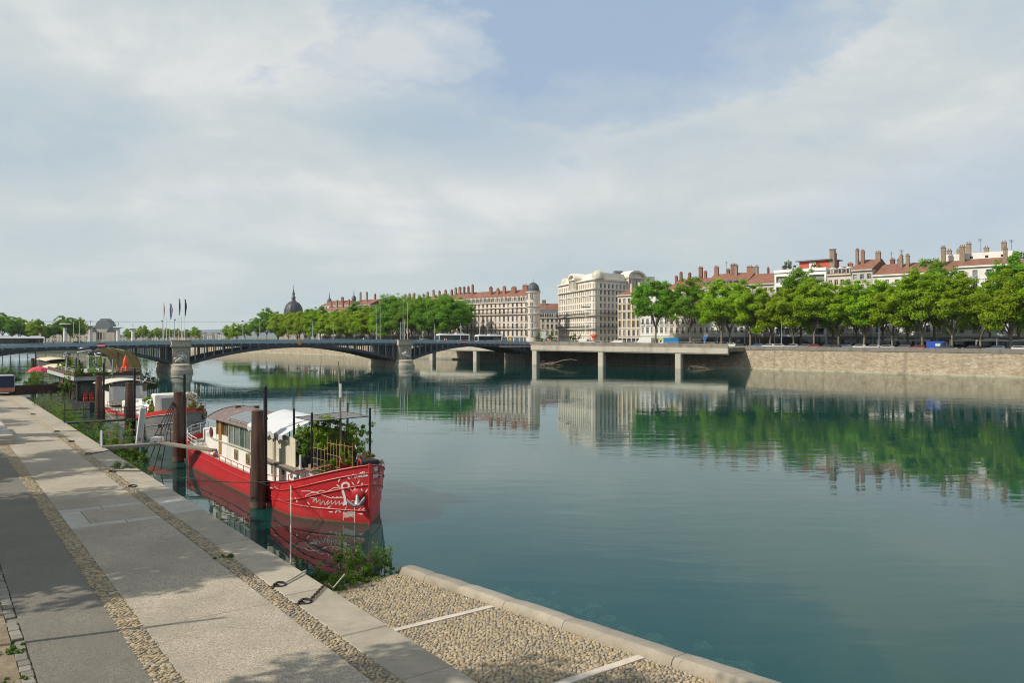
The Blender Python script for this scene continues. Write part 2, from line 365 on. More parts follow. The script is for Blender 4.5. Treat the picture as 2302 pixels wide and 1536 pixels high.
# small pavers along the verge
pv = []
for i in range(3):
    bx = MB(); bx.cbox(-.13, .13, -.2 + .02 * i, .2 - .02 * i, -.06, .01 + .006 * i, .015); pv.append(bx.mesh('paver', M('verge_paver', (.20, .185, .155), .9, scale=5, orand=.25)))
y = 9.0
while y < 60: 
    if rnd.random() < .94: put('paver', pv[rnd.randrange(3)], quay, (1.95 + rnd.uniform(-.02, .02), y, ZQ + rnd.uniform(-.01, .008)), rnd.uniform(-.06, .06))
    y += .42
m = MB(); m.box(1.81, 2.11, 60, 330, ZQ - .05, ZQ + .006); m.build('paver_strip', M('verge_paver_far', (.26, .24, .21), .9, scale=5), quay)

# ---- cobbles
def cobble_mat(name, pal):
    t = NT(name); v = t.coord(None, 'World')
    at = t.n('ShaderNodeAttribute', attribute_name='tint').outputs['Fac']; oi = t.n('ShaderNodeObjectInfo').outputs['Random']
    f = t.math('FRACT', t.math('ADD', at, oi))
    c = t.ramp(f, pal); s = t.noise(v, 34, 3, .6)
    c = t.mix(.35, c, t.ramp(s, [(.3, (.16, .13, .09)), (.7, (.60, .54, .43))]), 'SOFT_LIGHT')
    c = t.mix(t.ramp(t.noise(v, .7, 5, .65), [(.5, 0.0), (.72, .5)]), c, (.16, .145, .12))
    t.pr(c, .72, 0, t.bump(s, .25, .01)); return t.m
PAL = [(0.0, (.42, .335, .21)), (.18, (.29, .25, .19)), (.34, (.46, .37, .225)), (.5, (.20, .19, .17)), (.64, (.36, .26, .13)), (.8, (.26, .22, .16)), (.92, (.42, .36, .28)), (1.0, (.42, .335, .21))]
m_cob = cobble_mat('river_cobbles', PAL)
def pebbles(P, A, S, zf):
    """P (n,2) centres, A angles, S (n,3) half sizes -> verts, quads (domes of 8x2 + top fan as quads)"""
    n = len(P); k = 8; an = np.arange(k) * 2 * math.pi / k
    rings = [(1.0, -.6), (.93, .35), (.62, .82)]
    V = np.zeros((n, 3 * k + 1, 3), np.float32); ca, sa = np.cos(A), np.sin(A)
    for r, (rr, zz_) in enumerate(rings):
        x = np.cos(an)[None, :] * rr * S[:, 0:1]; y_ = np.sin(an)[None, :] * rr * S[:, 1:2]
        V[:, r * k:(r + 1) * k, 0] = P[:, 0:1] + x * ca[:, None] - y_ * sa[:, None]
        V[:, r * k:(r + 1) * k, 1] = P[:, 1:2] + x * sa[:, None] + y_ * ca[:, None]
        V[:, r * k:(r + 1) * k, 2] = zf(P)[:, None] + zz_ * S[:, 2:3]
    V[:, 3 * k, :2] = P; V[:, 3 * k, 2] = zf(P) + S[:, 2]
    F = []
    for r in range(2):
        for j in range(k): F.append((r * k + j, r * k + (j + 1) % k, (r + 1) * k + (j + 1) % k, (r + 1) * k + j))
    for j in range(0, k, 2): F.append((2 * k + j, 2 * k + j + 1, 2 * k + (j + 2) % k, 3 * k))
    F = np.array(F, np.int32)
    FF = (F[None] + (np.arange(n) * (3 * k + 1))[:, None, None]).reshape(-1, 4)
    return V.reshape(-1, 3), FF, 3 * k + 1
def cobble_field(area, dx, dy, jit, ang, size, zf, seed, single=150, parent=None, near=None):
    x0, x1, y0, y1 = area; g = np.random.default_rng(seed)
    nx = max(1, int((x1 - x0) / dx)); ny = int((y1 - y0) / dy)
    X, Y = np.meshgrid((np.arange(nx) + .5) / nx * (x1 - x0) + x0, (np.arange(ny) + .5) / ny * (y1 - y0) + y0)
    X = X + (np.arange(ny) % 2)[:, None] * dx * .45 - dx * .22
    P = np.stack([X.ravel(), Y.ravel()], 1) + g.normal(0, 1, (nx * ny, 2)) * np.array([dx, dy]) * jit
    keep = (P[:, 0] > x0 + .03) & (P[:, 0] < x1 - .03); P = P[keep]; n = len(P)
    A = g.normal(ang, .35, n); S = np.stack([g.uniform(.62, 1.38, n) * size[0], g.uniform(.65, 1.25, n) * size[1], g.uniform(.5, 1.35, n) * size[2]], 1)
    d = np.abs(P[:, 1] - near); order = np.argsort(d)
    idx = order[:single]; rest = order[single:]
    protos = []
    for i in range(6):
        V, F, _ = pebbles(np.zeros((1, 2)), np.zeros(1), np.array([[size[0] * (.85 + .06 * i), size[1] * (1.1 - .05 * i), size[2]]]), lambda p: np.zeros(len(p)))
        V[:, :2] += g.normal(0, size[1] * .06, (len(V), 2)); protos.append(npmesh('cobble', V, F, m_cob, True))
    for i in idx: put('cobble', protos[int(i) % 6], parent, (P[i, 0], P[i, 1], float(zf(P[i:i + 1])[0])), (0, 0, float(A[i])), float(S[i, 0] / size[0]))
    V, F, kv = pebbles(P[rest], A[rest], S[rest], zf)
    me = npmesh('cobbles', V, F, m_cob, True)
    at = me.attributes.new('tint', 'FLOAT', 'POINT'); at.data.foreach_set('value', np.repeat(g.random(len(rest)), kv).astype(np.float32))
    o = put('cobbles', me, parent); o['kind'] = 'stuff'; return o
flat = lambda p: np.full(len(p), ZQ + .004)
for x0, x1 in ((4.30, 4.92), (8.50, 9.06)):
    m = MB(); m.box(x0, x1, -60, 330, ZQ - .05, ZQ - .012); m.build('cobble_bedding', m_mort, quay)
cobble_field((4.30, 4.92, 13, 80), .15, .078, .2, 0.0, (.078, .037, .024), flat, 3, 150, quay, 15.5)
cobble_field((8.50, 9.06, 13, 75), .135, .085, .2, 0.15, (.07, .04, .025), flat, 4, 130, quay, 16.0)
m = MB()
m.box(4.32, 4.90, 80, 330, ZQ - .02, ZQ + .01); m.box(8.52, 9.04, 75, 330, ZQ - .02, ZQ + .01)
m.build('far_cobble_strip', M('far_cobbles', (.30, .25, .17), .9, scale=6, var=.45, bump=.8, bscale=8), quay)

# ---- cobbled ramp running down along the quay wall into the water
RU1 = 30.2
def rz(u): return .06 + (RU1 - u) * .075
ramp = put('cobbled_ramp', None, None, (0, 0, 0), QROT); struct(ramp)
def slab(mb, x0, x1, y0, y1, dz0, dz1):
    z = lambda y, d: rz(y) + d
    mb.add([(x0, y0, z(y0, dz0)), (x1, y0, z(y0, dz0)), (x1, y1, z(y1, dz0)), (x0, y1, z(y1, dz0)), (x0, y0, z(y0, dz1)), (x1, y0, z(y0, dz1)), (x1, y1, z(y1, dz1)), (x0, y1, z(y1, dz1))],
           [(0, 3, 2, 1), (4, 5, 6, 7), (0, 1, 5, 4), (1, 2, 6, 5), (2, 3, 7, 6), (3, 0, 4, 7)])
m = MB(); slab(m, 10.44, 16.5, 2, RU1, -3.5, -.012); m.build('ramp_bed', m_mort, ramp)
rzv = lambda p: .06 + (RU1 - p[:, 1]) * .075 + .004
STR = [15.9, 23.1]
def band(y0, y1, seed, single): cobble_field((10.52, 16.25, y0, y1), (.135), .095, .22, 0.25, (.073, .05, .026), rzv, seed, single, ramp, y0)
band(8.0, 15.73, 11, 20); band(16.07, 22.93, 12, 240); band(23.27, 30.15, 13, 30)
for yc in STR:
    x = 10.55
    while x < 16.1:
        ln = min(rnd.uniform(1.0, 1.7), 16.2 - x)
        m = MB(); slab(m, x + .006, x + ln - .006, yc - .15, yc + .15, -.05, .045); m.build('white_stone_strip', M('white_strip', (.52, .46, .38), .85, scale=2, bump=.3, orand=.08), ramp); x += ln
# rounded kerb stones at the water's edge
y = 6.0
for ln in (5.2, 3.6, 4.6, 3.2, 3.0, 2.5, 2.2):
    y1 = min(y + ln, 30.35); rings = []
    for i, yy in enumerate(np.linspace(y + .01, y1 - .01, 7)):
        z0 = rz(yy); w = rnd.uniform(-.02, .02); e = .03 if i in (0, 6) else 0
        rings.append([(16.18 + w, yy, z0 - 2.5), (16.20 + w, yy, z0 + .06), (16.25 + w, yy, z0 + .22 - e), (16.33 + w, yy, z0 + .29 - e), (16.80 + w, yy, z0 + .28 - e), (16.88 + w, yy, z0 + .22 - e), (16.92 + w, yy, z0 - 2.5)])
    m = MB(); m.loft(rings); m.build('kerb_stone', m_kerb, ramp, True); y = y1
# sunken rubble beside the kerb
m_rub = M('sunken_rubble', (.46, .40, .27), .95, scale=1.6, var=.5)
rubs = []
for i in range(5):
    g = np.random.default_rng(40 + i); mb = MB(); mb.sphere((0, 0, 0), 1, 9, 6); mb.v = [tuple(np.array(p) * (1 + g.normal(0, .2))) for p in mb.v]; rubs.append(mb.mesh('rubble_stone', m_rub))
for i in range(170):
    uu = rnd.uniform(7, 26.5); nn = 16.9 * 10.2 / (9.9 - rz(uu)) - .5 + abs(rnd.gauss(0, 1.3))
    dz = -.04 - (nn - 17.5) * .07 - rnd.uniform(0, .32); s_ = rnd.uniform(.16, .34) if i % 4 else rnd.uniform(.35, .62)
    p = UN(uu, nn, min(dz - s_ * .35, -.12 - s_ * .38)); put('rubble_stone', rubs[i % 5], bed, (p.x, p.y, p.z + 0.0), (rnd.uniform(-.3, .3), rnd.uniform(-.3, .3), rnd.uniform(0, 6)), (s_, s_ * rnd.uniform(.6, 1), s_ * .45))
m = MB(); L_ = [UN(u, n, z) for u, n, z in ((2, 16.9, -.7), (28.5, 16.9, -.75), (27.5, 25.5, -3.4), (2, 25.5, -3.4))]
m.quad(*L_); m.build('rubble_slope', M('rubble_mud', (.10, .11, .08), .95, scale=1.2, var=.5), bed)

# ---- far quay wall, street, city ground
SW = FROT
farq = put('far_quay_wall', None, None, WL(0, 0), FROT); tag(farq, 'long buff coursed stone river wall with grey coping across the river', 'wall')
def wall_mat():
    t = NT('coursed_river_stone'); v = t.coord()
    mp_ = t.n('ShaderNodeMapping', {'Vector': v}); mp_.inputs['Rotation'].default_value = (R(90), 0, 0)
    br = t.n('ShaderNodeTexBrick', {'Vector': mp_.outputs[0], 'Color1': (.44, .36, .25, 1), 'Color2': (.24, .20, .15, 1), 'Mortar': (.20, .17, .13, 1), 'Scale': 1.0, 'Mortar Size': .03, 'Bias': -.1, 'Brick Width': .8, 'Row Height': .32})
    br.offset = .5
    a = t.noise(v, .5, 6, .65); b = t.noise(v, 2.5, 5, .7); c0 = t.noise(t.coord((.25, .25, .05)), 1.0, 5, .6)
    c = t.mix(.55, br.outputs['Color'], t.ramp(b, [(.3, (.20, .165, .12)), (.5, (.34, .285, .205)), (.7, (.50, .43, .33))]))
    c = t.mix(t.ramp(b, [(.60, 0.0), (.64, .55)]), c, (.12, .10, .08))
    c = t.mix(t.ramp(a, [(.5, 0.0), (.7, .35)]), c, (.60, .56, .48))
    c = t.mix(t.ramp(c0, [(.55, 0.0), (.75, .45)]), c, (.20, .16, .11))
    vo = t.n('ShaderNodeTexVoronoi', {'Vector': t.coord((1.5, 1.5, 3.2)), 'Scale': 1.0}); cell = t.n('ShaderNodeSeparateColor', {0: vo.outputs['Color']}).outputs[0]
    c = t.mix(.55, c, t.ramp(cell, [(.0, (.30, .28, .25)), (.25, (.45, .43, .40)), (.6, (.52, .50, .46)), (.9, (.70, .66, .60))]), 'OVERLAY')
    wz = t.n('ShaderNodeSeparateXYZ', {0: v}).outputs[2]; lime = t.noise(t.coord((.9, .9, .12)), 1.0, 5, .7)
    c = t.mix(t.math('MULTIPLY', t.ramp(lime, [(.64, 0.0), (.70, .7)]), t.ramp(wz, [(.0, 1.0), (.8, .9), (1.0, .3)])), c, (.62, .60, .55))
    c = t.mix(t.ramp(t.math('ADD', wz, t.math('MULTIPLY', a, 1.2)), [(.0, .6), (1.0, 0.0)]), c, (.20, .18, .12))
    c = t.mix(t.ramp(t.noise(t.coord((.35, .35, .02)), 1.0, 4, .7), [(.56, 0.0), (.68, .5)]), c, (.13, .11, .08))
    t.pr(c, .9, 0, t.bump(t.math('ADD', br.outputs['Fac'], b), .6, .08)); return t.m
m_wall = wall_mat()
TX0, TX1 = -330, 60        # local x (= -t)
m = MB(); m.loft([[(x, 0.55, -3), (x, .5, .6), (x, 0.0, 5.85), (x, 1.2, 5.85), (x, 1.2, -3)] for x in (TX0 - 220, -150, TX1 + 60)]); 
m.v = [(x, y - (.55 if z < .7 and y < 1 else 0) * 2 + (.0), z) for x, y, z in m.v]
m.build('masonry', m_wall, farq)
m = MB(); m.box(TX0 - 220, TX1 + 60, -1.55, 0.4, -2, .42); m.build('footing_ledge', M('ledge', (.40, .37, .27), .9, scale=.7, dirt=(.12, .13, .06)), farq)
m_cop = M('coping_stone', (.185, .17, .145), .9, scale=.9, dirt=(.10, .10, .09), var=.3)
x = TX0 - 200.0
while x < TX1 + 60:
    m = MB(); ln = 6.0 if x > -180 else 18; m.cbox(x + .01, x + ln - .01, -.12, .38, 5.86, 6.98, .05); m.build('parapet_block', m_cop, farq); x += ln
land = put('far_bank_ground', None); struct(land)
m = MB(); a = WL(-120, .6); b = WL(530, .6); c = WL(530, 900); d = WL(-120, 900)
m.add([(p.x, p.y, z) for z in (-3, STREET - .02) for p in (a, b, c, d)], [(3, 2, 1, 0), (4, 5, 6, 7), (0, 1, 5, 4), (1, 2, 6, 5), (2, 3, 7, 6), (3, 0, 4, 7)])
m.build('ground_body', M('city_ground', (.13, .125, .12), .9, scale=.2), land)
m = MB(); a = WL(-120, 13); b = WL(520, 13); c = WL(520, 25); d = WL(-120, 25); m.quad(*[(p.x, p.y, STREET + .0) for p in (a, b, c, d)]); struct(m.build('far_quay_road', M('road', (.055, .055, .056), .9, scale=.5)))
m = MB()
for a in range(0, 40):
    p0 = WL(a * 9, 18.9); p1 = WL(a * 9 + 3.5, 18.9); p2 = WL(a * 9 + 3.5, 19.05); p3 = WL(a * 9, 19.05); m.quad(*[(p.x, p.y, STREET + .004) for p in (p0, p1, p2, p3)])
struct(m.build('road_markings', M('white_paint', (.75, .75, .72), .8)))
# distant land closing the river, and the wide ground beyond
m = MB(); m.add([(x, y, z) for z in (-3, 4.2) for x, y in ((-3500, 600), (-150, 600), (-150, 1800), (-3500, 4500))], [(3, 2, 1, 0), (4, 5, 6, 7), (0, 1, 5, 4), (1, 2, 6, 5), (2, 3, 7, 6), (3, 0, 4, 7)])
struct(m.build('distant_bank', M('distant_ground', (.13, .14, .10), .95, scale=.05)))
m = MB(); m.quad((-4000, 600, 3.0), (4000, 600, 3.0), (4000, 7200, 3.0), (-4000, 7200, 3.0)); struct(m.build('plain_ground', M('plain', (.12, .14, .10), .95, scale=.02)))
for nm, col, pts, y0 in (('distant_hills', (.10, .13, .14), [(-2600, 40), (-2050, 60), (-1750, 95), (-1500, 130), (-1250, 165), (-1020, 120), (-700, 140), (-300, 60), (200, 30)], 5200),):
    m = MB(); rings = []
    for i, (x, z) in enumerate(pts): rings.append([(x, y0, 2), (x, y0 + 300, 2 + z * .62), (x, y0 + 700, 2 + z), (x, y0 + 1500, 2)])
    m.loft(rings, closed=False); struct(m.build(nm, M('hill', col, .95, scale=.004), None, True))
# ================================================================== vegetation
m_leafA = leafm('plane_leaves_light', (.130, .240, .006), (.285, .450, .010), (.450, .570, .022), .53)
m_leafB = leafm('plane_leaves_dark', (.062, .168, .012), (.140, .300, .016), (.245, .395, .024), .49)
m_leafC = leafm('weed_leaves', (.05, .115, .014), (.105, .20, .026), (.18, .28, .05), .4)
m_leafD = leafm('shrub_leaves_dark', (.026, .07, .016), (.052, .12, .022), (.10, .18, .036), .35)
m_leafG = leafm('grey_green_leaves', (.06, .085, .045), (.10, .13, .075), (.15, .18, .11), .3)
m_bark = M('plane_bark', (.17, .145, .105), .9, scale=1.5, var=.45, bump=.5, col2=(.30, .27, .20))
def leaves(C, Rr, cnt, size, seed, up=.5, flat=.7, centre=None):
    """C (k,3) clump centres, Rr (k,) radii; returns verts, quads"""
    g = np.random.default_rng(seed); k = len(C); n = k * cnt
    d = g.normal(0, 1, (n, 3)); d /= np.linalg.norm(d, axis=1)[:, None]
    r = g.random(n) ** .45
    c = np.repeat(C, cnt, 0); rr = np.repeat(Rr, cnt)
    p = c + d * (r * rr)[:, None] * np.array([1, 1, flat])
    out = d.copy()
    if centre is not None:
        o2 = p - centre; o2 /= np.maximum(np.linalg.norm(o2, axis=1), 1e-4)[:, None]; out = out * .5 + o2 * .6
    nrm = out + g.normal(0, .55, (n, 3)); nrm[:, 2] += up; nrm /= np.linalg.norm(nrm, axis=1)[:, None]
    a = np.cross(nrm, g.normal(0, 1, (n, 3))); a /= np.maximum(np.linalg.norm(a, axis=1), 1e-4)[:, None]; b = np.cross(nrm, a)
    s = size * g.uniform(.6, 1.25, n)[:, None]
    V = np.stack([p - a * s * .62, p - b * s * .42 + a * s * .05, p + a * s * .62 + nrm * s * .12, p + b * s * .42 + a * s * .05], 1).reshape(-1, 3)
    F = np.arange(n * 4, dtype=np.int32).reshape(-1, 4); return V, F
def limb(mb, p0, p1, r0, r1, g, sag=.12, n=6, seg=5):
    p0, p1 = np.array(p0, float), np.array(p1, float); L = np.linalg.norm(p1 - p0); pts = []
    k1 = g.normal(0, sag, 3) * L * .5
    for i in range(seg + 1):
        t_ = i / seg; pts.append(tuple(p0 + (p1 - p0) * t_ + k1 * math.sin(math.pi * t_) + np.array([0, 0, L * .1 * math.sin(math.pi * t_)])))
    mb.tube(pts, [r0 + (r1 - r0) * i / seg for i in range(seg + 1)], n)
    return pts
def tree_meshes(seed, h, rad, base, mat, clumps=80, cnt=270, lsize=.38, trunk_r=.34, lean=0.0):
    g = np.random.default_rng(seed)
    cz = base + (h - base) * .52; rz_ = (h - base) * .5; centre = np.array([lean, 0, base + (h - base) * .35])
    C = []; Rr = []
    lob = [(g.uniform(0, 6.28), g.uniform(.08, .22), g.integers(2, 5)) for _ in range(3)]
    while len(C) < clumps:
        d = g.normal(0, 1, 3); d /= np.linalg.norm(d)
        if d[2] < -.75: continue
        az = math.atan2(d[1], d[0]); f = 1 + sum(a_ * math.sin(k_ * az + ph + 2.5 * d[2]) for ph, a_, k_ in lob)
        r = g.uniform(.45, 1.0) ** .6 * f * .86
        p = np.array([d[0] * rad * r + lean, d[1] * rad * r, cz + d[2] * rz_ * r])
        C.append(p); Rr.append(g.uniform(.16, .30) * rad * (1.1 - .25 * max(0, d[2])))
    C = np.array(C); Rr = np.array(Rr)
    V, F = leaves(C, Rr, cnt, lsize, seed + 1, .45, .62, centre)
    # thin outlying sprays break the outline
    k = 46; d = g.normal(0, 1, (k, 3)); d /= np.linalg.norm(d, axis=1)[:, None]; d[:, 2] = np.abs(d[:, 2]) * np.where(g.random(k) < .3, -.5, 1)
    S = np.stack([d[:, 0] * rad * 1.0 + lean, d[:, 1] * rad * 1.0, cz + d[:, 2] * rz_ * 1.0], 1)
    V2, F2 = leaves(S, np.full(k, rad * .13), 40, lsize * .95, seed + 2, .4, .7)
    V = np.concatenate([V, V2]); F = np.concatenate([F, F2 + len(V) - len(V2)])
    crown = npmesh('crown', V, F, mat)
    mb = MB(); fork = np.array([lean * .4, 0, base * .92 + .8])
    mb.tube([(0, 0, -.3), (0.02, 0, .5), (lean * .12, .05, base * .4), tuple(fork)], [trunk_r * 1.45, trunk_r * 1.1, trunk_r * .92, trunk_r * .8], 9)
    nl = 6
    for i in range(nl):
        a_ = 6.283 * i / nl + g.normal(0, .25); tip = np.array([math.cos(a_) * rad * .55 + lean, math.sin(a_) * rad * .55, base + (h - base) * g.uniform(.35, .62)])
        pts = limb(mb, fork - np.array([0, 0, .25]), tip, trunk_r * .58, trunk_r * .16, g)
        for q in range(3):
            s_ = pts[2 + q]; c = C[g.integers(0, len(C))]; e = np.array(s_) + (c - np.array(s_)) * min(1, 4.0 / max(1, np.linalg.norm(c - np.array(s_)))); limb(mb, s_, e, trunk_r * .22, .03, g, n=5, seg=3)
    limb(mb, fork - np.array([0, 0, .2]), (lean, 0, h * .86), trunk_r * .6, .06, g)
    return crown, mb.mesh('trunk', m_bark, True)
TREES = [tree_meshes(101, 19.0, 7.0, 3.9, m_leafA, 90), tree_meshes(102, 17.0, 6.8, 3.2, m_leafA, 84, lean=.9), tree_meshes(103, 20.5, 7.2, 4.4, m_leafA, 96), tree_meshes(104, 18.0, 5.6, 3.5, m_leafA, 70, lean=-.9)]
TREESD = [tree_meshes(111, 20.0, 7.4, 5.5, m_leafB, 90), tree_meshes(112, 22.0, 7.0, 6.0, m_leafB, 90), tree_meshes(113, 18.5, 6.6, 4.8, m_leafB, 82)]
TREESL = [tree_meshes(121, 19.0, 7.6, 2.2, m_leafA, 110), tree_meshes(122, 18.0, 7.4, 1.8, m_leafA, 110, lean=.5), tree_meshes(123, 20.0, 7.8, 2.6, m_leafA, 115)]
TREESE = [tree_meshes(131, 21.0, 8.2, 3.2, m_leafB, 120), tree_meshes(132, 20.0, 8.0, 2.6, m_leafB, 115)]
def tree(name, label, loc, meshes, scale=1.0, rot=0.0, group=None, sz=None):
    o = thing(name, label, 'tree', loc, rot, group); o.scale = (scale, scale, sz or scale)
    put('trunk', meshes[1], o); put('crown', meshes[0], o); return o
def wpx(px, L):
    a = (px - 1151) / 1790; return ((123.5 + .723 * L) - a * (192 + .691 * L)) / (.691 + .723 * a)
# near stretch of the far quay: front row, then the taller row behind
front = [(2345, 6, 0, 1.0), (2274, 6, 1, .98), (2203, 8, 3, .80), (2140, 7, 0, .88), (2073, 6, 2, .90), (2005, 6, 1, .92), (1941, 6, 3, .95), (1885, 7, 0, .86), (1830, 6, 2, .86), (1784, 7, 1, .92), (1730, 6, 3, .9), (1687, 7, 0, .93), (1622, 8, 2, .93)]
for i, (px, L, k, s) in enumerate(front):
    p = WL(wpx(px, L), L, STREET); nm = 'plane tree behind the far river wall, %s from the right' % ORD[i]
    tree('plane_tree', 'light green ' + nm, p, TREES[k], s * 1.17, rnd.uniform(0, 6.28), 'plane trees along the far quay')
specB = [(1474, 13, 0, 1.24, 'dark green plane tree with leaning trunk before the yellow trimmed facade'), (1552, 13, 1, 1.08, 'broad dark green plane tree just right of the leaning tree by the viaduct')]
for px, L, k, s, lb in specB:
    tree('plane_tree', lb, WL(wpx(px, L), L, STREET), TREESD[k], s, rnd.uniform(0, 6.28), 'plane trees along the far quay')
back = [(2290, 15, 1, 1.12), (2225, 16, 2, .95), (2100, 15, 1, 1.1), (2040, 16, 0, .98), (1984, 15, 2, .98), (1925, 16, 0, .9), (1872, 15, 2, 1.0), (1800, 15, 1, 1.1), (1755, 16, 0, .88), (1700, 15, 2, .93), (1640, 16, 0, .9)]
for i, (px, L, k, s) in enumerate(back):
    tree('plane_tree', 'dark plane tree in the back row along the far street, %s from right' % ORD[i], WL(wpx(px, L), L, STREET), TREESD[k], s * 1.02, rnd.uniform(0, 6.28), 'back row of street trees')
# beyond the bridge
i = 0; t_ = 227.0
while t_ < 388:
    yellow_green = t_ > 275  # trees further along the row carry the yellow-green leaf tint
    L = 7; s = 1.12 if t_ < 275 else (.93 if t_ < 400 else .88)
    if not yellow_green: ms = TREESE[i % 2]
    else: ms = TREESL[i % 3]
    tree('plane_tree', '%s waterside plane tree beyond the bridge, %s left of the grey domed turret' % ('yellow green' if yellow_green else 'deep green', ORD[i]), WL(t_, L + rnd.uniform(-1, 1), STREET), ms, s * rnd.uniform(.95, 1.06), rnd.uniform(0, 6.28), 'plane trees beyond the bridge')
    t_ += 10.8 + rnd.uniform(-1, 1); i += 1
i = 0; t_ = 231.0
while t_ < 392:
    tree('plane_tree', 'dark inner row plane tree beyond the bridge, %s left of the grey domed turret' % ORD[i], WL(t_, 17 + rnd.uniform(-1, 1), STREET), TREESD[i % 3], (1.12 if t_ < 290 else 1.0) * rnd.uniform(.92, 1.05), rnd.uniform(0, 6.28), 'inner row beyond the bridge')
    t_ += 12.5; i += 1
for k_, (px, d, s, lb) in enumerate([(580, 560, .95, 'left tree of the dark clump left of the church dome'), (600, 556, 1.12, 'tallest tree of the dark clump left of the church dome'), (624, 560, 1.0, 'right tree of the dark clump left of the church dome')]):
    tree('broad_tree', 'dark green broad ' + lb, ((px - 1151) / 1790 * d, d, 4.2), TREESD[k_], s, k_ * 2., 'dark trees left of the dome')
for k_, (px, d, s, lb) in enumerate([(515, 640, .72, 'leftmost'), (533, 630, .9, 'middle'), (551, 640, .78, 'rightmost')]):
    tree('broad_tree', 'bright rounded tree above the bridge railing, %s of three near the lamp' % lb, ((px - 1151) / 1790 * d, d, 4.2), TREES[k_], s, k_ * 2., 'bright trees above the bridge')
DL = [(-14, 560, 1.15), (6, 575, 1.05), (24, 560, 1.08), (44, 570, 1.0), (62, 580, .98), (82, 560, .9), (102, 575, .72), (122, 570, .80), (140, 575, .95), (158, 565, 1.05), (176, 575, 1.0)]
for i, (px, d, s) in enumerate(DL):
    tree('broad_tree', 'green tree on the far left skyline behind the bus, %s from the left edge' % ORD[i], ((px - 1151) / 1790 * d, d, 4.2), (TREESD + TREES)[i % 7], s * .95, i * 1.7, 'trees on the far left bank')
DM = [(290, 720), (306, 735), (322, 725), (340, 740), (358, 735), (378, 750), (398, 745), (420, 760), (440, 770)]
for i, (px, d) in enumerate(DM):
    tree('broad_tree', 'small hazy tree low behind the bridge flags, %s from the white towers' % ORD[i], ((px - 1151) / 1790 * d, d, 4.2), TREES[i % 4], .62 + .06 * (i % 3), i * 1.7, 'small trees behind the flags')
# shade trees on the near bank, left of the picture: they throw the dappled shade on the quay
SH = [(16.5, -7.0, 0, .9), (37.0, -9.0, 1, 1.0), (45.5, -9.5, 2, .88), (62, -9.5, 0, .85), (77, -9.5, 3, .8), (92, -9.5, 1, .75), (108, -9.5, 2, .7), (124, -10, 0, .7)]
for i, (u_, n_, k, s) in enumerate(SH):
    tree('plane_tree', 'plane tree on the near bank left of the cycle lane, %s from the viewer' % ORD[i], UN(u_, n_, ZQ), TREES[k], s, i * 1.3, 'shade trees of the near bank')

# ---- weeds and bushes
def bush(name, label, loc, w, l, h, seed, mat=None, lsize=.07, cnt=90, clumps=40, rot=0.0, group=None, cat='bush', shoots=7):
    if lsize > .075: lsize *= .72; cnt = int(cnt * 1.6)
    g = np.random.default_rng(seed); o = thing(name, label, cat, loc, rot, group)
    C = np.stack([g.uniform(-1, 1, clumps) * w * .5, g.uniform(-1, 1, clumps) * l * .5, g.random(clumps) ** 1.2 * h * .75 + h * .05], 1)
    sh = 1 - .5 * (C[:, 0] / (w * .5)) ** 2 - .4 * (C[:, 1] / (l * .5)) ** 2; C[:, 2] *= np.clip(sh, .15, 1)
    Rr = g.uniform(.10, .2, clumps) * (w + l) * .5 * .55
    sp = []; mb = MB()
    for i in range(shoots):
        b = np.array([g.uniform(-.35, .35) * w, g.uniform(-.35, .35) * l, 0]); tp = b + np.array([g.normal(0, .12) * w, g.normal(0, .12) * l, h * g.uniform(.8, 1.12)])
        MB().tube([tuple(b), tuple((b + tp) / 2 + g.normal(0, .03, 3)), tuple(tp)], [.012 + .006 * h, .01, .004], 5).build('stem', M('green_stem', (.10, .12, .05), .8), o)
        for q in np.linspace(.45, 1, 6): sp.append(b + (tp - b) * q)
    sp = np.array(sp) if sp else np.zeros((1, 3))
    V, F = leaves(C, Rr, cnt, lsize, seed, .35, .8); V2, F2 = leaves(sp, np.full(len(sp), .08 * (w + l) * .5 + .03), 16, lsize * 1.1, seed + 5, .3, 1.0)
    V = np.concatenate([V, V2]); F = np.concatenate([F, F2 + len(V) - len(V2)]); V[:, 2] = np.maximum(V[:, 2], .0)
    put('foliage', npmesh('foliage', V, F, mat or m_leafC), o); return o
bush('bush', 'low dark leafy bush nearest the quay at the end of the cobbled ramp', UN(30.9, 12.3, -.25), 2.2, 1.8, 1.25, 5, m_leafD, .085, 100, 40, QROT)
bush('bush', 'bright green upright bush in the middle of the ramp end', UN(30.8, 14.2, -.2), 2.0, 1.6, 1.75, 6, m_leafC, .09, 95, 40, QROT, shoots=11)
bush('bush', 'small feathery green bush beside the tip of the ramp kerb', UN(30.6, 15.7, -.1), 1.0, .9, 1.2, 7, m_leafC, .06, 70, 22, QROT, shoots=9)
bush('weed_clump', 'low tangle of creeping weeds on the lower cobbles of the ramp', UN(29.6, 13.4, .1), 3.0, .7, .45, 8, m_leafC, .07, 60, 26, QROT, cat='weeds')
bush('weed_tuft', 'dark mossy weed tuft on the cobble strip left of the rope', UN(29.9, 8.85, ZQ), .7, .4, .14, 9, m_leafD, .05, 50, 14, QROT, cat='weeds', shoots=0)
bush('weed_tuft', 'dry grass tuft beside the dark rope on the limestone edge', UN(54.0, 9.7, ZQ), 1.4, 1.4, .35, 10, m_leafG, .06, 40, 16, QROT, cat='weeds', shoots=8)
bush('bush', 'wide sunlit willow bush on the far end of the quay edge', UN(113, 12.4, -.2), 3.6, 20, 2.6, 12, m_leafG, .17, 120, 60, QROT, shoots=30)
bush('bush', 'yellow green shrub left of the black gangway railing', UN(99, 12.2, -.2), 3.0, 10, 2.6, 13, m_leafC, .15, 110, 50, QROT, shoots=18)
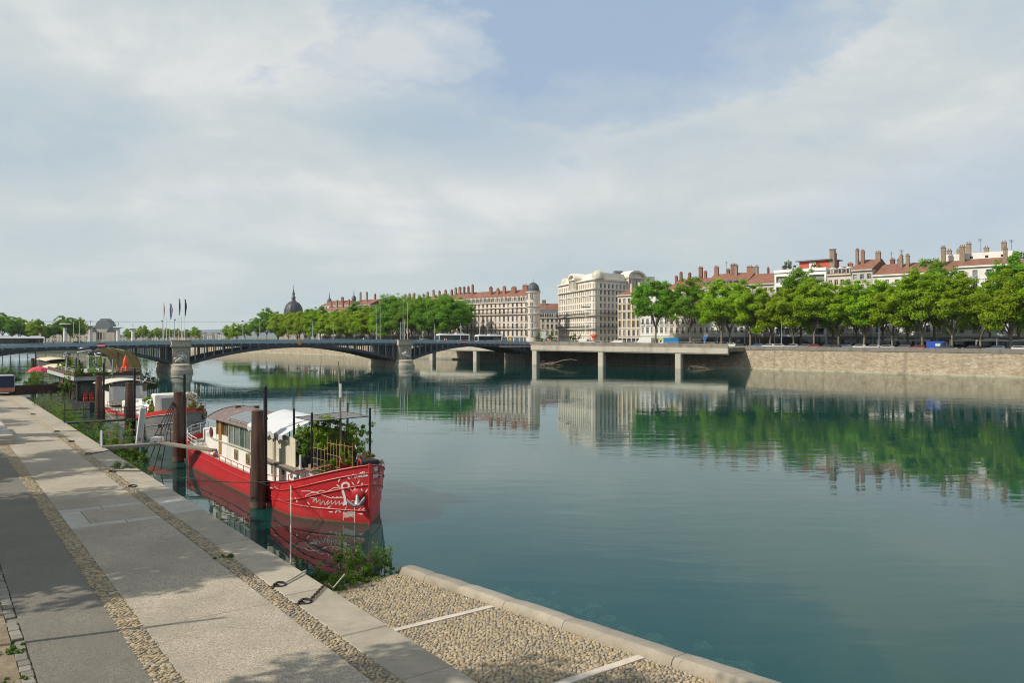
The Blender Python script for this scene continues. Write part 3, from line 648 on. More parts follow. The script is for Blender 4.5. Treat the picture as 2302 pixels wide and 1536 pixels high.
bush('bush', 'dense dark shrub between the two gangways below the quay', UN(81, 12.0, -.2), 2.8, 9, 2.5, 14, m_leafD, .13, 130, 60, QROT, shoots=14)
bush('bush', 'tall leafy bush growing behind the small gangway railing', UN(71.0, 12.9, -.2), 3.0, 4.2, 3.0, 15, m_leafC, .13, 130, 55, QROT, shoots=14)
bush('bush', 'small shrub in the water below the wooden gangway', UN(62.5, 11.9, -.2), 1.6, 3.0, 1.5, 16, m_leafC, .1, 90, 26, QROT)
bush('bush', 'sprig of bright leaves at the quay foot beside the reflections', UN(57.0, 11.5, -.2), 1.0, 1.8, 1.6, 17, m_leafC, .09, 70, 18, QROT)
for i, (u_, n_, w) in enumerate([(13.6, 1.35, .9), (14.4, 1.1, .7), (15.3, 1.5, .8), (16.6, 1.3, .6), (17.6, 1.55, .9), (19.0, 1.5, .8), (20.3, 1.6, .7), (22.0, 1.6, .9), (24.5, 1.7, .9)]):
    bush('grass_tuft', 'short green grass patch on the bare earth verge, %s from the bottom' % ORD[i], UN(u_, n_, ZQ), w * .8, w, .10, 60 + i, m_leafC if i % 2 else m_leafD, .05, 40, 14, QROT, 'grass on the verge', 'grass', 0)
# ================================================================== far buildings
m_zinc = M('zinc_roof', (.16, .175, .20), .5, .2, scale=.6)
m_slate = M('slate_roof', (.075, .08, .095), .6, scale=.8, var=.3)
m_tile = M('red_roof_tiles', (.205, .092, .060), .9, scale=.5, var=.35, bump=.5, bscale=6, dirt=(.12, .055, .04))
m_brick = M('chimney_brick', (.235, .11, .075), .9, scale=2, var=.3, orand=.2)
m_rubble = M('chimney_rubble', (.24, .185, .135), .95, scale=2.2, var=.5, bump=.7)
m_iron = M('wrought_iron', (.025, .027, .03), .6, .3)
m_frame = M('window_frame_white', (.62, .61, .58), .7, var=.08)
m_frameg = M('window_frame_grey', (.30, .31, .31), .7, var=.08)
m_pane = glassm('window_glass', (.02, .025, .03), (.30, .30, .28), .33)
m_shop = glassm('shop_glass', (.015, .018, .022), (.10, .12, .13), .3)
def plaster(name, col, dirt=None): return M(name, col, .88, scale=.35, var=.13, bump=.12, bscale=9, dirt=dirt)
WINC = {}
def win_mesh(w, h, style='t', frame=None):
    k = (round(w, 2), round(h, 2), style, frame.name if frame else '')
    if k in WINC: return WINC[k]
    f = .09; b = MB(); b.box(-w / 2, -w / 2 + f, -.05, .05, 0, h); b.box(w / 2 - f, w / 2, -.05, .05, 0, h); b.box(-w / 2 + f, w / 2 - f, -.05, .05, h - f, h); b.box(-w / 2 + f, w / 2 - f, -.05, .05, 0, f)
    b.box(-.045, .045, -.045, .045, f, h - f)
    if style == 't': b.box(-w / 2 + f, -.045, -.04, .04, h * .68, h * .68 + .07); b.box(.045, w / 2 - f, -.04, .04, h * .68, h * .68 + .07)
    b.box(-w / 2 - .12, w / 2 + .12, -.42, -.06, -.14, -.001)
    p = MB(); p.box(-w / 2 + f * .5, w / 2 - f * .5, .0, .02, f * .5, h - f * .5)
    WINC[k] = (b.mesh('window', frame or m_frame), p.mesh('pane', m_pane)); return WINC[k]
RAILC = {}
class Building:
    """origin at the left foot of the front; local x along the front, y inland, z up"""
    def __init__(s, name, label, loc, rot, wallm, cat='building', group=None):
        s.o = thing(name, label, cat, loc, rot, group); s.w = MB(); s.wallm = wallm; s.trim = MB(); s.railm = MB()
    def facade(s, T, W, rows, cols, ztop, reveal=.34, frame=None, style='t', skip=None):
        """T: Matrix from facade space (x along, y inwards, z up). rows: [(z, h)], cols: [(xc, w)]"""
        def P(x, y, z): return tuple(T @ Vector((x, y, z)))
        xs = sorted({0.0, W} | {round(c - w / 2, 3) for c, w in cols} | {round(c + w / 2, 3) for c, w in cols})
        zs = sorted({0.0, ztop} | {round(z, 3) for z, h in rows} | {round(z + h, 3) for z, h in rows})
        oc = {round(c - w / 2, 3): (c, w) for c, w in cols}; oz = {round(z, 3): (z, h) for z, h in rows}
        rotz = math.atan2(T[1][0], T[0][0])
        for i in range(len(xs) - 1):
            for j in range(len(zs) - 1):
                x0, x1, z0, z1 = xs[i], xs[i + 1], zs[j], zs[j + 1]
                if x0 in oc and z0 in oz and not (skip and skip(oc[x0][0], z0)):
                    r = reveal; w, h = oc[x0][1], oz[z0][1]
                    s.w.quad(P(x0, 0, z0), P(x0, r, z0), P(x0, r, z1), P(x0, 0, z1)); s.w.quad(P(x1, 0, z0), P(x1, 0, z1), P(x1, r, z1), P(x1, r, z0))
                    s.w.quad(P(x0, 0, z0), P(x1, 0, z0), P(x1, r, z0), P(x0, r, z0)); s.w.quad(P(x0, 0, z1), P(x0, r, z1), P(x1, r, z1), P(x1, 0, z1))
                    fm, pm = win_mesh(w, h, style, frame)
                    o = put('window', fm, s.o, P(oc[x0][0], r - .06, z0), rotz); put('pane', pm, o)
                else: s.w.quad(P(x0, 0, z0), P(x1, 0, z0), P(x1, 0, z1), P(x0, 0, z1))
    def body(s, W, D, H, front=True, right=True):
        if not front: s.w.quad((0, 0, 0), (W, 0, 0), (W, 0, H), (0, 0, H))
        if not right: s.w.quad((W, 0, 0), (W, D, 0), (W, D, H), (W, 0, H))
        s.w.quad((0, D, 0), (0, D, H), (W, D, H), (W, D, 0)); s.w.quad((0, 0, 0), (0, 0, H), (0, D, H), (0, D, 0)); s.w.quad((0, 0, H), (W, 0, H), (W, D, H), (0, D, H))
    def finish(s, trimm=None):
        s.w.build('wall', s.wallm, s.o, fix=True)
        if s.trim.v: s.trim.build('cornice', trimm or s.wallm, s.o)
        if s.railm.v: s.railm.build('balcony_railing', m_iron, s.o)
        return s.o
    def balcony(s, T, x0, x1, z, dep=.7, rail=1.0):
        def bx(mb, *a):
            q = MB(); q.box(*a); mb.add([tuple(T @ Vector(p)) for p in q.v], q.f)
        bx(s.trim, x0, x1, -dep, .02, z - .28, z - .02)
        bx(s.railm, x0, x1, -dep, -dep + .05, z + rail - .06, z + rail); bx(s.railm, x0, x1, -dep, -dep + .04, z + .08, z + .12)
        n = max(2, int((x1 - x0) / .22))
        for i in range(n + 1):
            x = x0 + (x1 - x0) * i / n; bx(s.railm, x - .022, x + .022, -dep + .005, -dep + .04, z + .1, z + rail - .06)
    def band(s, T, x0, x1, z, h=.3, dep=.3):
        q = MB(); q.box(x0, x1, -dep, -.002, z, z + h); s.trim.add([tuple(T @ Vector(p)) for p in q.v], q.f)
    def roof(s, W, D, H, rise, mat, over=.5, hip=0.0):
        b = MB(); y0, y1 = -over, D + over; ym = D / 2
        b.add([(-.15, y0, H), (W + .15, y0, H), (W + .15, y1, H), (-.15, y1, H), (hip - .15, ym, H + rise), (W + .15 - hip, ym, H + rise)], [(0, 1, 5, 4), (2, 3, 4, 5), (1, 2, 5), (3, 0, 4), (3, 2, 1, 0)])
        return b.build('roof', mat, s.o)
    def chimney(s, roof, x, y, z0, z1, w=1.6, d=.8, mat=None, pots=3):
        w *= .82; d *= .85
        b = MB(); b.box(x - w / 2, x + w / 2, y - d / 2, y + d / 2, z0, z1); b.box(x - w / 2 - .1, x + w / 2 + .1, y - d / 2 - .1, y + d / 2 + .1, z1 + .003, z1 + .18)
        for i in range(pots):
            px = x - w / 2 + (i + .5) * w / pots; b.lathe([(.17, z1 + .18), (.13, z1 + .75)], 7, (px, y, 0))
        return b.build('chimney', mat or m_brick, roof)
ID = Matrix.Identity(4)
def at_side(W): return Matrix.Translation((W, 0, 0)) @ Matrix.Rotation(R(90), 4, 'Z')
def grid(W, n, w, m0=None): 
    p = W / n; return [((i + .5) * p, w) for i in range(n)]
def rows(z0, fh, n, h, sill=.9, shrink=0.0): return [(z0 + i * fh + sill, h - i * shrink) for i in range(n)]
def antenna(b, roof, x, y, z, h):
    q = MB(); q.tube([(x, y, z), (x, y, z + h)], .05, 5)
    for k in range(3): q.tube([(x - .7 + .1 * k, y, z + h - .15 - .3 * k), (x + .7 - .1 * k, y, z + h - .15 - .3 * k)], .03, 4)
    q.build('antenna', m_iron, roof)
def row_house(name, label, tL, tR, L, wallm, H, nfl, ncol, rise, roofm=m_tile, D=14, chim=(), shops=(.10, .11, .12), frame=None, balc=(), win=(1.15, 2.05), attic=None, awn=None, z0=STREET, sidewin=False, sign=None):
    W = tL - tR - .04; b = Building(name, label, WL(tL, L, z0), FROT, wallm)
    g = 4.4; fh = (H - g - .5) / nfl; hh = min(win[1], fh - .85)
    rw = [(g + i * fh + .75, hh - .08 * i) for i in range(nfl)]; b.facade(ID, W, rw, grid(W, ncol, min(win[0], W / ncol * .6)), H, frame=frame)
    b.body(W, D, H, True, False)
    b.band(ID, 0, W, H - .45, .45, .5); b.band(ID, 0, W, g - .3, .3, .25)
    for z in [g + fh * i for i in range(1, nfl)]: b.band(ID, 0, W, z - .1, .18, .12)
    for i in balc:
        z = rw[i][0]
        for c, w in grid(W, ncol, 1.6): b.balcony(ID, c - .9, c + .9, z, .5, .9)
    # shop front
    sf = MB(); n = max(2, int(W / 4.2)); p = W / n; gl = MB()
    for k in range(n):
        x0, x1 = k * p + .25, (k + 1) * p - .25; sf.box(x0, x1, -.12, -.004, 0, .5); sf.box(x0, x1, -.18, -.004, 3.0, 3.75); sf.box(x0, x0 + .15, -.12, -.004, .5, 3.0); sf.box(x1 - .15, x1, -.12, -.004, .5, 3.0)
        q = MB(); q.box(x0 + .15, x1 - .15, -.08, -.004, .5, 3.0); q.build('shop_window', m_shop, b.o)
    sf.build('shop_front', M('shop_front_%.2f_%.2f_%.2f' % shops, shops, .6), b.o)
    if awn:
        for k in range(0, n, 2):
            q = MB(); x0, x1 = k * p + .3, (k + 1) * p - .3; q.add([(x0, -.19, 3.0), (x1, -.19, 3.0), (x1, -1.5, 2.5), (x0, -1.5, 2.5), (x0, -1.5, 2.3), (x1, -1.5, 2.3)], [(0, 1, 2, 3), (3, 2, 5, 4)]); q.build('awning', M('awning_%.2f' % awn[0], awn, .8), b.o)
    rf = b.roof(W, D, H, rise, roofm)
    for (fx, fy, h, w, mt) in chim: b.chimney(rf, W * fx, D * fy, H + rise * (1 - abs(fy - .5) * 2) - .6, H + h, w, .9, mt, 3)
    if attic:
        for c, w in grid(W, max(2, ncol - 1), 1):
            q = MB(); q.box(c - .6, c + .6, .4, 2.6, H + .05, H + 1.7); q.yprism([(c - .8, H + 1.7), (c + .8, H + 1.7), (c, H + 2.3)], .2, 3.2); d_ = q.build('dormer', m_frame if attic == 'w' else m_zinc, rf); pm = MB(); pm.box(c - .4, c + .4, .36, .397, H + .35, H + 1.5); pm.build('pane', m_pane, rf)
    b.finish(); return b, rf, W, H
Wh = plaster('white_plaster', (.66, .64, .60)); Cr = plaster('cream_plaster', (.60, .54, .44)); Gy = plaster('grey_plaster', (.42, .40, .37)); Be = plaster('beige_plaster', (.52, .45, .35)); Pk = plaster('pale_plaster', (.56, .50, .43))
Br, Ru = m_brick, m_rubble
b, rf, W, H = row_house('apartment_house', 'beige apartment house at the right edge behind the trees', 10.6, -14, 30, Be, 22.5, 5, 6, 3.2, chim=((.25, .4, 4.6, 2, Ru), (.6, .5, 4.4, 1.6, Br)), win=(1.2, 2.1))
b, rf, W, H = row_house('apartment_house', 'white apartment house with blue windows and a white roof terrace block', 24.6, 10.6, 30, Wh, 24.2, 6, 4, 2.6, chim=((.88, .15, 4.3, 1.1, Ru), (.05, .3, 5.9, 1.7, Ru)), frame=M('blue_frame', (.20, .33, .45), .6), shops=(.13, .13, .12), win=(1.3, 2.1))
q = MB(); q.box(-6, W - 1, 6.5, 12, H + 1.4, H + 4.2); r2 = q.build('roof_terrace_block', Wh, b.o); 
for x in (2, 6, 10): q = MB(); q.box(x, x + .8, 6.44, 6.497, H + 2.6, H + 3.3); q.build('terrace_window', m_pane, r2)
for x, h in ((-4.5, 5.6), (-1.8, 5.5), (.8, 7.2), (5.5, 5.6), (10, 6.8)): b.chimney(rf, x, 9.5, H + 1, H + h, 1.5, .9, Ru, 2)
antenna(b, rf, 4, 9, H + 4, 4.6); antenna(b, rf, 12, 9, H + 4, 3.6)
b, rf, W, H = row_house('apartment_house', 'long white apartment house with red roof and stone chimneys behind the right trees', 48.0, 24.6, 30, Wh, 23.0, 5, 8, 3.7, chim=((.30, .3, 5.6, 1.0, Ru), (.38, .3, 5.6, 1.1, Ru), (.82, .25, 7.2, 1.4, Ru), (.12, .6, 5.0, 1.6, Br), (.22, .6, 5.0, 2.0, Ru)), shops=(.16, .15, .13), balc=(0,))
antenna(b, rf, 6, 7, H + 4, 4); antenna(b, rf, 3, 7, H + 4, 3.5)
b, rf, W, H = row_house('apartment_house', 'narrow white gabled house with two chimneys and bright shutters', 54.6, 48.0, 30, Gy, 25.0, 6, 3, 3.6, chim=((.06, .25, 6.4, 1.1, Ru), (.28, .3, 6.0, 1.2, Br), (.93, .4, 5.4, 1.8, Ru)), frame=m_frame)
b, rf, W, H = row_house('apartment_house', 'pale stone house with low red roof beside the modern block', 62.4, 54.6, 30, Pk, 24.0, 5, 4, 2.8, chim=((.08, .3, 6.8, 1.2, Ru), (.5, .6, 3.6, 1.8, Br)), attic='w')
# modern white office block with red penthouse
tL, tR, L = 80.6, 62.5, 29.6; W = tL - tR - .04
b = Building('office_block', 'modern white office block with wide windows and a red penthouse', WL(tL, L, STREET), FROT, plaster('office_white', (.70, .70, .69)))
H = 26.3; b.facade(ID, W, [(4.6 + 3.5 * i, 2.1) for i in range(6)], [(3.2, 5.2), (9.0, 5.2), (14.8, 5.2)], H, .8, m_frameg, 'p'); b.body(W, 15, H, True, False)
b.band(ID, -.1, W + .1, H - .9, 1.0, .35)
q = MB(); q.box(.3, W - .3, -.1, -.004, .2, 3.9); q.build('shop_front', m_shop, b.o)
q = MB(); q.box(7.4, W - .2, 3, 10, H + .01, H + 2.7); ph = q.build('penthouse', M('red_render', (.42, .075, .05), .8, scale=1), b.o)
q = MB(); q.box(6.4, W + .6, 2, 11, H + 2.72, H + 3.05); q.build('penthouse_roof', m_zinc, ph)
q = MB(); q.box(10.8, 13.2, 2.95, 2.997, H + .3, H + 2.3); q.build('penthouse_window', m_frame, ph)
b.finish()
bush('roof_garden', 'grey green rooftop shrubs on the white office block', WL(tL - 4.5, L + 2, STREET + 26.3), 5, 3, 3.0, 301, m_leafG, .3, 50, 24, FROT, cat='shrubs'); bush('roof_garden', 'yellow green planter row before the red penthouse', WL(tL - 14, L + 1.4, STREET + 26.3), 4.4, 1, 1.4, 302, m_leafC, .25, 40, 12, FROT, cat='shrubs')
q = thing('stone_chimney_stack', 'tall rubble chimney stack between the office block and the pale house', 'chimney', WL(62.0, 33, STREET + 23), FROT)
mb = MB(); mb.box(-.8, .8, -.5, .5, 0, 9.2); mb.build('shaft', Ru, q); mb = MB(); mb.box(-.95, .95, -.65, .65, 9.203, 9.5); mb.build('cap', Ru, q)
b, rf, W, H = row_house('apartment_house', 'grey house with dark sloping roof left of the white office block', 92.0, 80.6, 30, Gy, 22.2, 5, 5, 4.0, m_tile, chim=((.05, .5, 6.4, 1.6, Ru), (.45, .5, 5.5, .7, Br), (.9, .6, 5.2, 1.2, Ru)), shops=(.07, .035, .03), balc=(0,))
b, rf, W, H = row_house('apartment_house', 'white mansard house with round dormers and red roof above the trees', 108.5, 92.0, 30, Wh, 22.0, 5, 7, 5.0, m_tile, chim=((.08, .45, 7.4, 1.9, Br), (.30, .6, 6.2, 1.4, Br), (.52, .4, 7.8, 2.0, Br), (.60, .4, 7.4, 1.2, Ru), (.88, .5, 6.8, 2.6, Br), (.97, .5, 6.2, .9, Ru)), attic='z', shops=(.05, .06, .08), balc=(0,))
antenna(b, rf, 5, 7, H + 5, 4.5)
b, rf, W, H = row_house('apartment_house', 'cream apartment house with iron balconies behind the first dark plane trees', 124.0, 108.5, 30, Cr, 21.5, 5, 6, 4.4, m_tile, chim=((.08, .45, 6.6, 1.2, Br), (.3, .5, 6.2, 1.2, Br), (.62, .5, 8.2, 1.8, Br), (.75, .5, 6.4, 1.2, Br)), frame=m_frameg, balc=(0, 1), shops=(.25, .23, .20), awn=(.45, .42, .30))
b, rf, W, H = row_house('apartment_house', 'white fronted house with pale green shop arches and long windows', 137.2, 124.0, 30, Wh, 21.8, 5, 6, 2.4, m_tile, shops=(.42, .44, .30), balc=(1,), win=(1.2, 2.3), chim=((.9, .5, 5.0, 1.2, Br),), awn=(.22, .30, .05))
# yellow trimmed house
tL, tR = 148.6, 137.2; W = tL - tR - .04
b = Building('apartment_house', 'narrow house with ochre trimmed arched windows and low red roof', WL(tL, 30, STREET), FROT, plaster('ochre_house', (.56, .50, .40)))
H = 20.6; rw = [(4.3, 2.2), (7.6, 2.4), (11.0, 2.4), (14.4, 2.1), (17.4, 1.6)]; cl = grid(W, 5, 1.2)
b.facade(ID, W, rw, cl, H, frame=m_frameg); b.body(W, 16, H, True, False)
q = MB()
for c, w in cl:
    for i, (z, h) in enumerate(rw[1:4]):
        q.box(c - .85, c - .62, -.1, -.003, z, z + h); q.box(c + .62, c + .85, -.1, -.003, z, z + h)
        pts = [(c + math.cos(a) * .85, z + h + .1 + math.sin(a) * .45) for a in np.linspace(math.pi, 0, 9)]; ins = [(c + math.cos(a) * .62, z + h + .02 + math.sin(a) * .2) for a in np.linspace(0, math.pi, 9)]
        q.yprism(pts + ins, -.14, -.003)
q.build('window_surround', M('ochre_trim', (.48, .37, .20), .85, scale=2), b.o)
for z in (3.7, 7.0, 13.8, 16.9): b.band(ID, 0, W, z, .22, .15)
b.band(ID, -.1, W, H - .5, .5, .6)
q = MB()
for c, w in cl: q.box(c - .9, c + .9, -.06, -.004, .3, 3.2)
q.build('shop_window', m_shop, b.o)
rf = b.roof(W, 16, H, 2.6, m_tile, .7); b.chimney(rf, 4.5, 3, H, H + 4.2, 1.0, .8, Be, 1); b.chimney(rf, 8.5, 3, H, H + 4.4, 1.0, .8, Be, 1); b.finish()

# ---- the big white grand building: long front seen obliquely, round corner tower, shaded side
GW = plaster('grand_white_stone', (.66, .61, .52), (.50, .46, .39))
gc = WL(161.1, 30); ga = Vector((-.257, .966)); gfr = math.atan2(-ga.y, -ga.x)          # front axis
FL = 47.0; H = 27.7; rad = 3.2
org = Vector((gc.x + ga.x * FL, gc.y + ga.y * FL, STREET))
b = Building('grand_building', 'large nine storey white stone building with corner domes and arched pediments', org, gfr, GW)
fl = [5.0 + 2.75 * i for i in range(8)]; RW = [(z, 1.75) for z in fl]
FX = FL - rad; ncol = 17
ctr_skip = lambda x, z: z > 22 and abs(x - 23.5) < 4.6
b.facade(ID, FX, [(1.0, 2.6)] + RW, grid(FX, ncol, 1.1), H, .4, m_frameg)
sidev = Matrix.Rotation(-gfr, 4, 'Z') @ Matrix.Rotation(math.atan2(WM.y, WM.x), 4, 'Z')
sdir = (Matrix.Rotation(-gfr, 3, 'Z') @ Vector((WM.x, WM.y, 0))); 
SL = 42.0; so_ = Vector((FL, 0, 0)) + sdir * rad
ST = Matrix.Translation(so_) @ Matrix.Rotation(math.atan2(sdir.y, sdir.x), 4, 'Z')
b.facade(ST, SL - rad, [(1.0, 2.6)] + RW, grid(SL - rad, 15, 1.2), H, .4, m_frameg)
# rounded corner: arc between the two faces
nin = Vector((0, 1, 0)); p0 = Vector((FX, 0, 0)); p1 = so_; cc = Vector((FL, 0, 0))
arc = []
for i in range(9):
    t_ = i / 8; q_ = p0 * (1 - t_) ** 2 + cc * 2 * t_ * (1 - t_) + p1 * t_ ** 2; dv = (q_ - (p0 + p1) / 2); arc.append((q_.x, q_.y))
for i in range(8):
    a0, a1 = Vector((*arc[i], 0)), Vector((*arc[i + 1], 0)); dd = a1 - a0; T = Matrix.Translation(a0) @ Matrix.Rotation(math.atan2(dd.y, dd.x), 4, 'Z')
    if i in (2, 5): b.facade(T, dd.length, [(1.0, 2.6)] + RW, [(dd.length / 2, dd.length * .9)], H, .25, m_frameg)
    else: b.w.quad((a0.x, a0.y, 0), (a1.x, a1.y, 0), (a1.x, a1.y, H), (a0.x, a0.y, H))
e1 = so_ + sdir * (SL - rad); bk = [(0, 0), (0, 30), (e1.x, e1.y)]
b.w.quad((0, 0, 0), (0, 0, H), (0, 34, H), (0, 34, 0)); b.w.quad((0, 34, 0), (0, 34, H), (e1.x, e1.y, H), (e1.x, e1.y, 0))
# flat roof slab
q = MB(); poly = [(0, 0), (FX, 0)] + arc[1:-1] + [(p1.x, p1.y), (e1.x, e1.y), (0, 34)]; q.prism(poly, H - .02, H + .25); rf = q.build('roof', GW, b.o)
def ring_band(z, h, dep):
    def off(k): 
        pl = [(0, -k), (FX, -k)]
        for x, y in arc[1:-1]:
            v = Vector((x, y)) - Vector(((p0.x + p1.x) / 2 - .5, (p0.y + p1.y) / 2 + 2.5)); v.normalize(); pl.append((x + v.x * k, y + v.y * k))
        sn = Vector((sdir.y, -sdir.x)); pl += [(p1.x + sn.x * k, p1.y + sn.y * k), (e1.x + sn.x * k, e1.y + sn.y * k)]; return pl
    o_, i_ = off(dep), off(-.02); m_ = MB()
    m_.loft([[(ox, oy, z), (ox, oy, z + h), (ix, iy, z + h), (ix, iy, z)] for (ox, oy), (ix, iy) in zip(o_, i_)]); b.trim.add(m_.v, m_.f)
    return o_
for z, h, d in ((4.1, .35, .35), (9.6, .25, .2), (15.1, .2, .25), (20.9, .3, .3), (23.6, .45, .75), (H - .35, .6, .7)): ring_band(z, h, d)
for z in (7.35, 12.85):
    o_ = ring_band(z - .32, .3, 1.05)
    for (xa, ya), (xb, yb) in zip(o_[:-1], o_[1:]):
        L_ = math.hypot(xb - xa, yb - ya); n = max(1, int(L_ / .28))
        b.railm.tube([(xa, ya, z + 1.0), (xb, yb, z + 1.0)], .045, 4); b.railm.tube([(xa, ya, z + .1), (xb, yb, z + .1)], .03, 4)
        for k in range(n): x, y = xa + (xb - xa) * k / n, ya + (yb - ya) * k / n; b.railm.box(x - .025, x + .025, y - .025, y + .025, z, z + 1.0)
# sloping attic above the cornice
q = MB()
def inset(k): 
    return [(k, k), (FX - k * .2, k)] + [((x - 24) * (1 - k * .02) + 24 - k * .45, y * .9 + k) for x, y in arc[1:-1]] + [(p1.x - k * .9, p1.y + k * .5), (e1.x - k * .5, e1.y + k * .2), (k, 34)]
q.loft([[(x, y, H + .26) for x, y in inset(1.2)], [(x, y, H + 2.9) for x, y in inset(2.6)], [(x, y, H + 3.05) for x, y in inset(2.6)]]); q.build('attic_storey', GW, rf)
m_dome = M('pale_dome', (.50, .48, .38), .6, scale=1.2, var=.15)
def dome(cx, cy, r, z0, h, mat, parent, n=20):
    q = MB(); q.lathe([(r * 1.08, z0), (r * 1.08, z0 + .9), (r * 1.0, z0 + .95)] + [(max(.05, r * math.cos(a)), z0 + .95 + h * math.sin(a)) for a in np.linspace(0, R(88), 9)], n, (cx, cy, 0)); d_ = q.build('dome', mat, parent, True)
    q = MB()
    for k in range(10):
        a = 6.283 * k / 10; q.tube([(cx + math.cos(a) * r * 1.01 * math.cos(e), cy + math.sin(a) * r * 1.01 * math.cos(e), z0 + .95 + h * 1.01 * math.sin(e)) for e in np.linspace(0, R(86), 7)], .06, 4)
    q.build('dome_rib', mat, d_); return d_
ac = Vector(((p0.x + p1.x) / 2 + .1, (p0.y + p1.y) / 2 + .6)); dome(ac.x - .4, ac.y + .8, 2.5, H + .3, 2.7, m_dome, b.o); dome(2.8, 2.8, 2.3, H + .3, 2.4, m_dome, b.o)
def pediment(T, xc, w, z0, zt, arch):
    """raised bay with columns and a segmental arched gable"""
    q = MB(); q.box(xc - w / 2, xc + w / 2, -.9, 2.2, z0, zt)
    n = 5
    pts = [(xc + math.cos(a) * (w / 2 + .7), zt + .02 + math.sin(a) * arch) for a in np.linspace(math.pi, 0, 17)]
    ins = [(xc + math.cos(a) * (w / 2 - .25), zt + .02 + math.sin(a) * (arch - .85)) for a in np.linspace(0, math.pi, 17)]
    q.yprism(pts + ins, -1.7, 3.5); q.yprism([(xc + math.cos(a) * (w / 2 - .3), zt + .0 + math.sin(a) * (arch - .9)) for a in np.linspace(math.pi, 0, 13)], -.5, 3.4); q.box(xc - w / 2 - .6, xc + w / 2 + .6, -1.65, 2.4, zt - .5, zt - .02)
    q.v = [tuple(T @ Vector(v)) for v in q.v]; pd = q.build('pediment', GW, b.o)
    for i in range(n):
        x = xc - w / 2 + (i + .5) * w / n; q = MB(); q.box(x - .42, x + .42, -.96, -.903, z0 + .9, zt - 1.0); q.v = [tuple(T @ Vector(v)) for v in q.v]; q.build('pediment_window', m_pane, pd)
    for i in range(n + 1):
        x = xc - w / 2 + i * w / n; q = MB(); q.lathe([(.24, z0 + .4), (.2, zt - .55)], 8, (x, -1.1, 0)); q.v = [tuple(T @ Vector(v)) for v in q.v]; q.build('column', GW, pd, True)
pediment(ID, 23.0, 8.0, 24.1, 29.0, 2.6); pediment(ST, 24.0, 11.0, 24.1, 29.6, 3.0)
q = MB(); q.box(28, 30.5, 16, 20, H + 3, H + 5); q.build('roof_plant', m_zinc, rf)
q = MB(); q.prism([(x + (x - ac.x) * .35, y + (y - ac.y - .8) * .35) for x, y in arc[1:-1]], 3.9, 4.6); q.build('shop_sign_band', M('orange_sign', (.80, .13, .02), .5), b.o)
q = MB()
sx_ = arc[5]; q.box(sx_[0] - .9, sx_[0] + .9, sx_[1] - 1.1, sx_[1] - .75, 2.3, 3.3); q.build('shop_sign_panel', M('orange_sign', (.80, .13, .02)), b.o)
b.finish(plaster('grand_trim', (.64, .60, .53)))

# ---- corner house with grey domed turret beyond the side street
CW = plaster('turret_house_stone', (.60, .52, .44), (.44, .38, .32))
tL, tR = 246.0, 196.6; W = tL - tR
b = Building('corner_house', 'cream corner house with red roofs and a round turret under a grey dome', WL(tL, 30, STREET), FROT, CW)
H = 19.6; rw = [(4.2, 2.3), (7.5, 2.3), (10.8, 2.3), (14.3, 2.2), (17.4, 1.6)]
b.facade(ID, W, rw, grid(W, 17, 1.25), H, .35, m_frameg); b.w.quad((0, 22, 0), (0, 22, H), (W - 22, 22, H), (W - 22, 22, 0)); b.w.quad((0, 0, 0), (0, 0, H), (0, 22, H), (0, 22, 0)); b.w.quad((W, 0, 0), (W - 22, 22, 0), (W - 22, 22, H), (W, 0, H)); b.w.quad((0, 0, H), (W, 0, H), (W - 22, 22, H), (0, 22, H))
for z in (7.1, 13.9): b.balcony(ID, 0, W - 1.5, z + .25, .8)
for z, h, d in ((3.6, .3, .3), (10.4, .2, .15), (16.9, .35, .55), (H - .3, .4, .5)): b.band(ID, 0, W, z, h, d)
q = MB()
for k in range(12): q.box(k * 4.1 + .3, k * 4.1 + 3.8, -.1, -.004, .3, 3.3)
q.build('shop_front', m_shop, b.o)
q = MB(); q.add([(0, -.4, H), (W, -.4, H), (W - 22, 22, H), (0, 22, H), (0, 2.0, H + 2.6), (W - 4, 2.0, H + 2.6), (W - 22, 20, H + 2.6), (0, 20, H + 2.6)], [(0, 1, 5, 4), (1, 2, 6, 5), (2, 3, 7, 6), (3, 0, 4, 7), (4, 5, 6, 7)]); mz_ = q.build('mansard', m_zinc, b.o)
for k in range(17):
    c = (k + .5) * W / 17
    if c > W - 3: continue
    q = MB(); q.box(c - .75, c + .75, -.1, 2.0, H + .1, H + 2.1); q.yprism([(c - .85, H + 2.1), (c + .85, H + 2.1), (c + .5, H + 2.55), (c - .5, H + 2.55)], -.2, 2.2); dm = q.build('dormer', CW, mz_)
    q = MB(); q.box(c - .42, c + .42, -.14, -.103, H + .4, H + 1.9); q.build('pane', m_pane, dm)
q = MB(); x0 = 0
q.add([(0, 2, H + 2.62), (W - 4, 2, H + 2.62), (W - 22, 20, H + 2.62), (0, 20, H + 2.62), (3, 9, H + 6.2), (W - 15, 9, H + 6.2)], [(0, 1, 5, 4), (1, 2, 5), (2, 3, 4, 5), (3, 0, 4)]); rf = q.build('roof', m_tile, b.o)
for x, h in ((W - 34, 7.6), (W - 29, 6.6), (W - 24.5, 7.4), (W - 18, 7.0), (W - 10.5, 7.6)): b.chimney(rf, x, 5.5, H + 3, H + h, 3.4 if x > W - 20 else 2.0, 1.0, Br, 4)
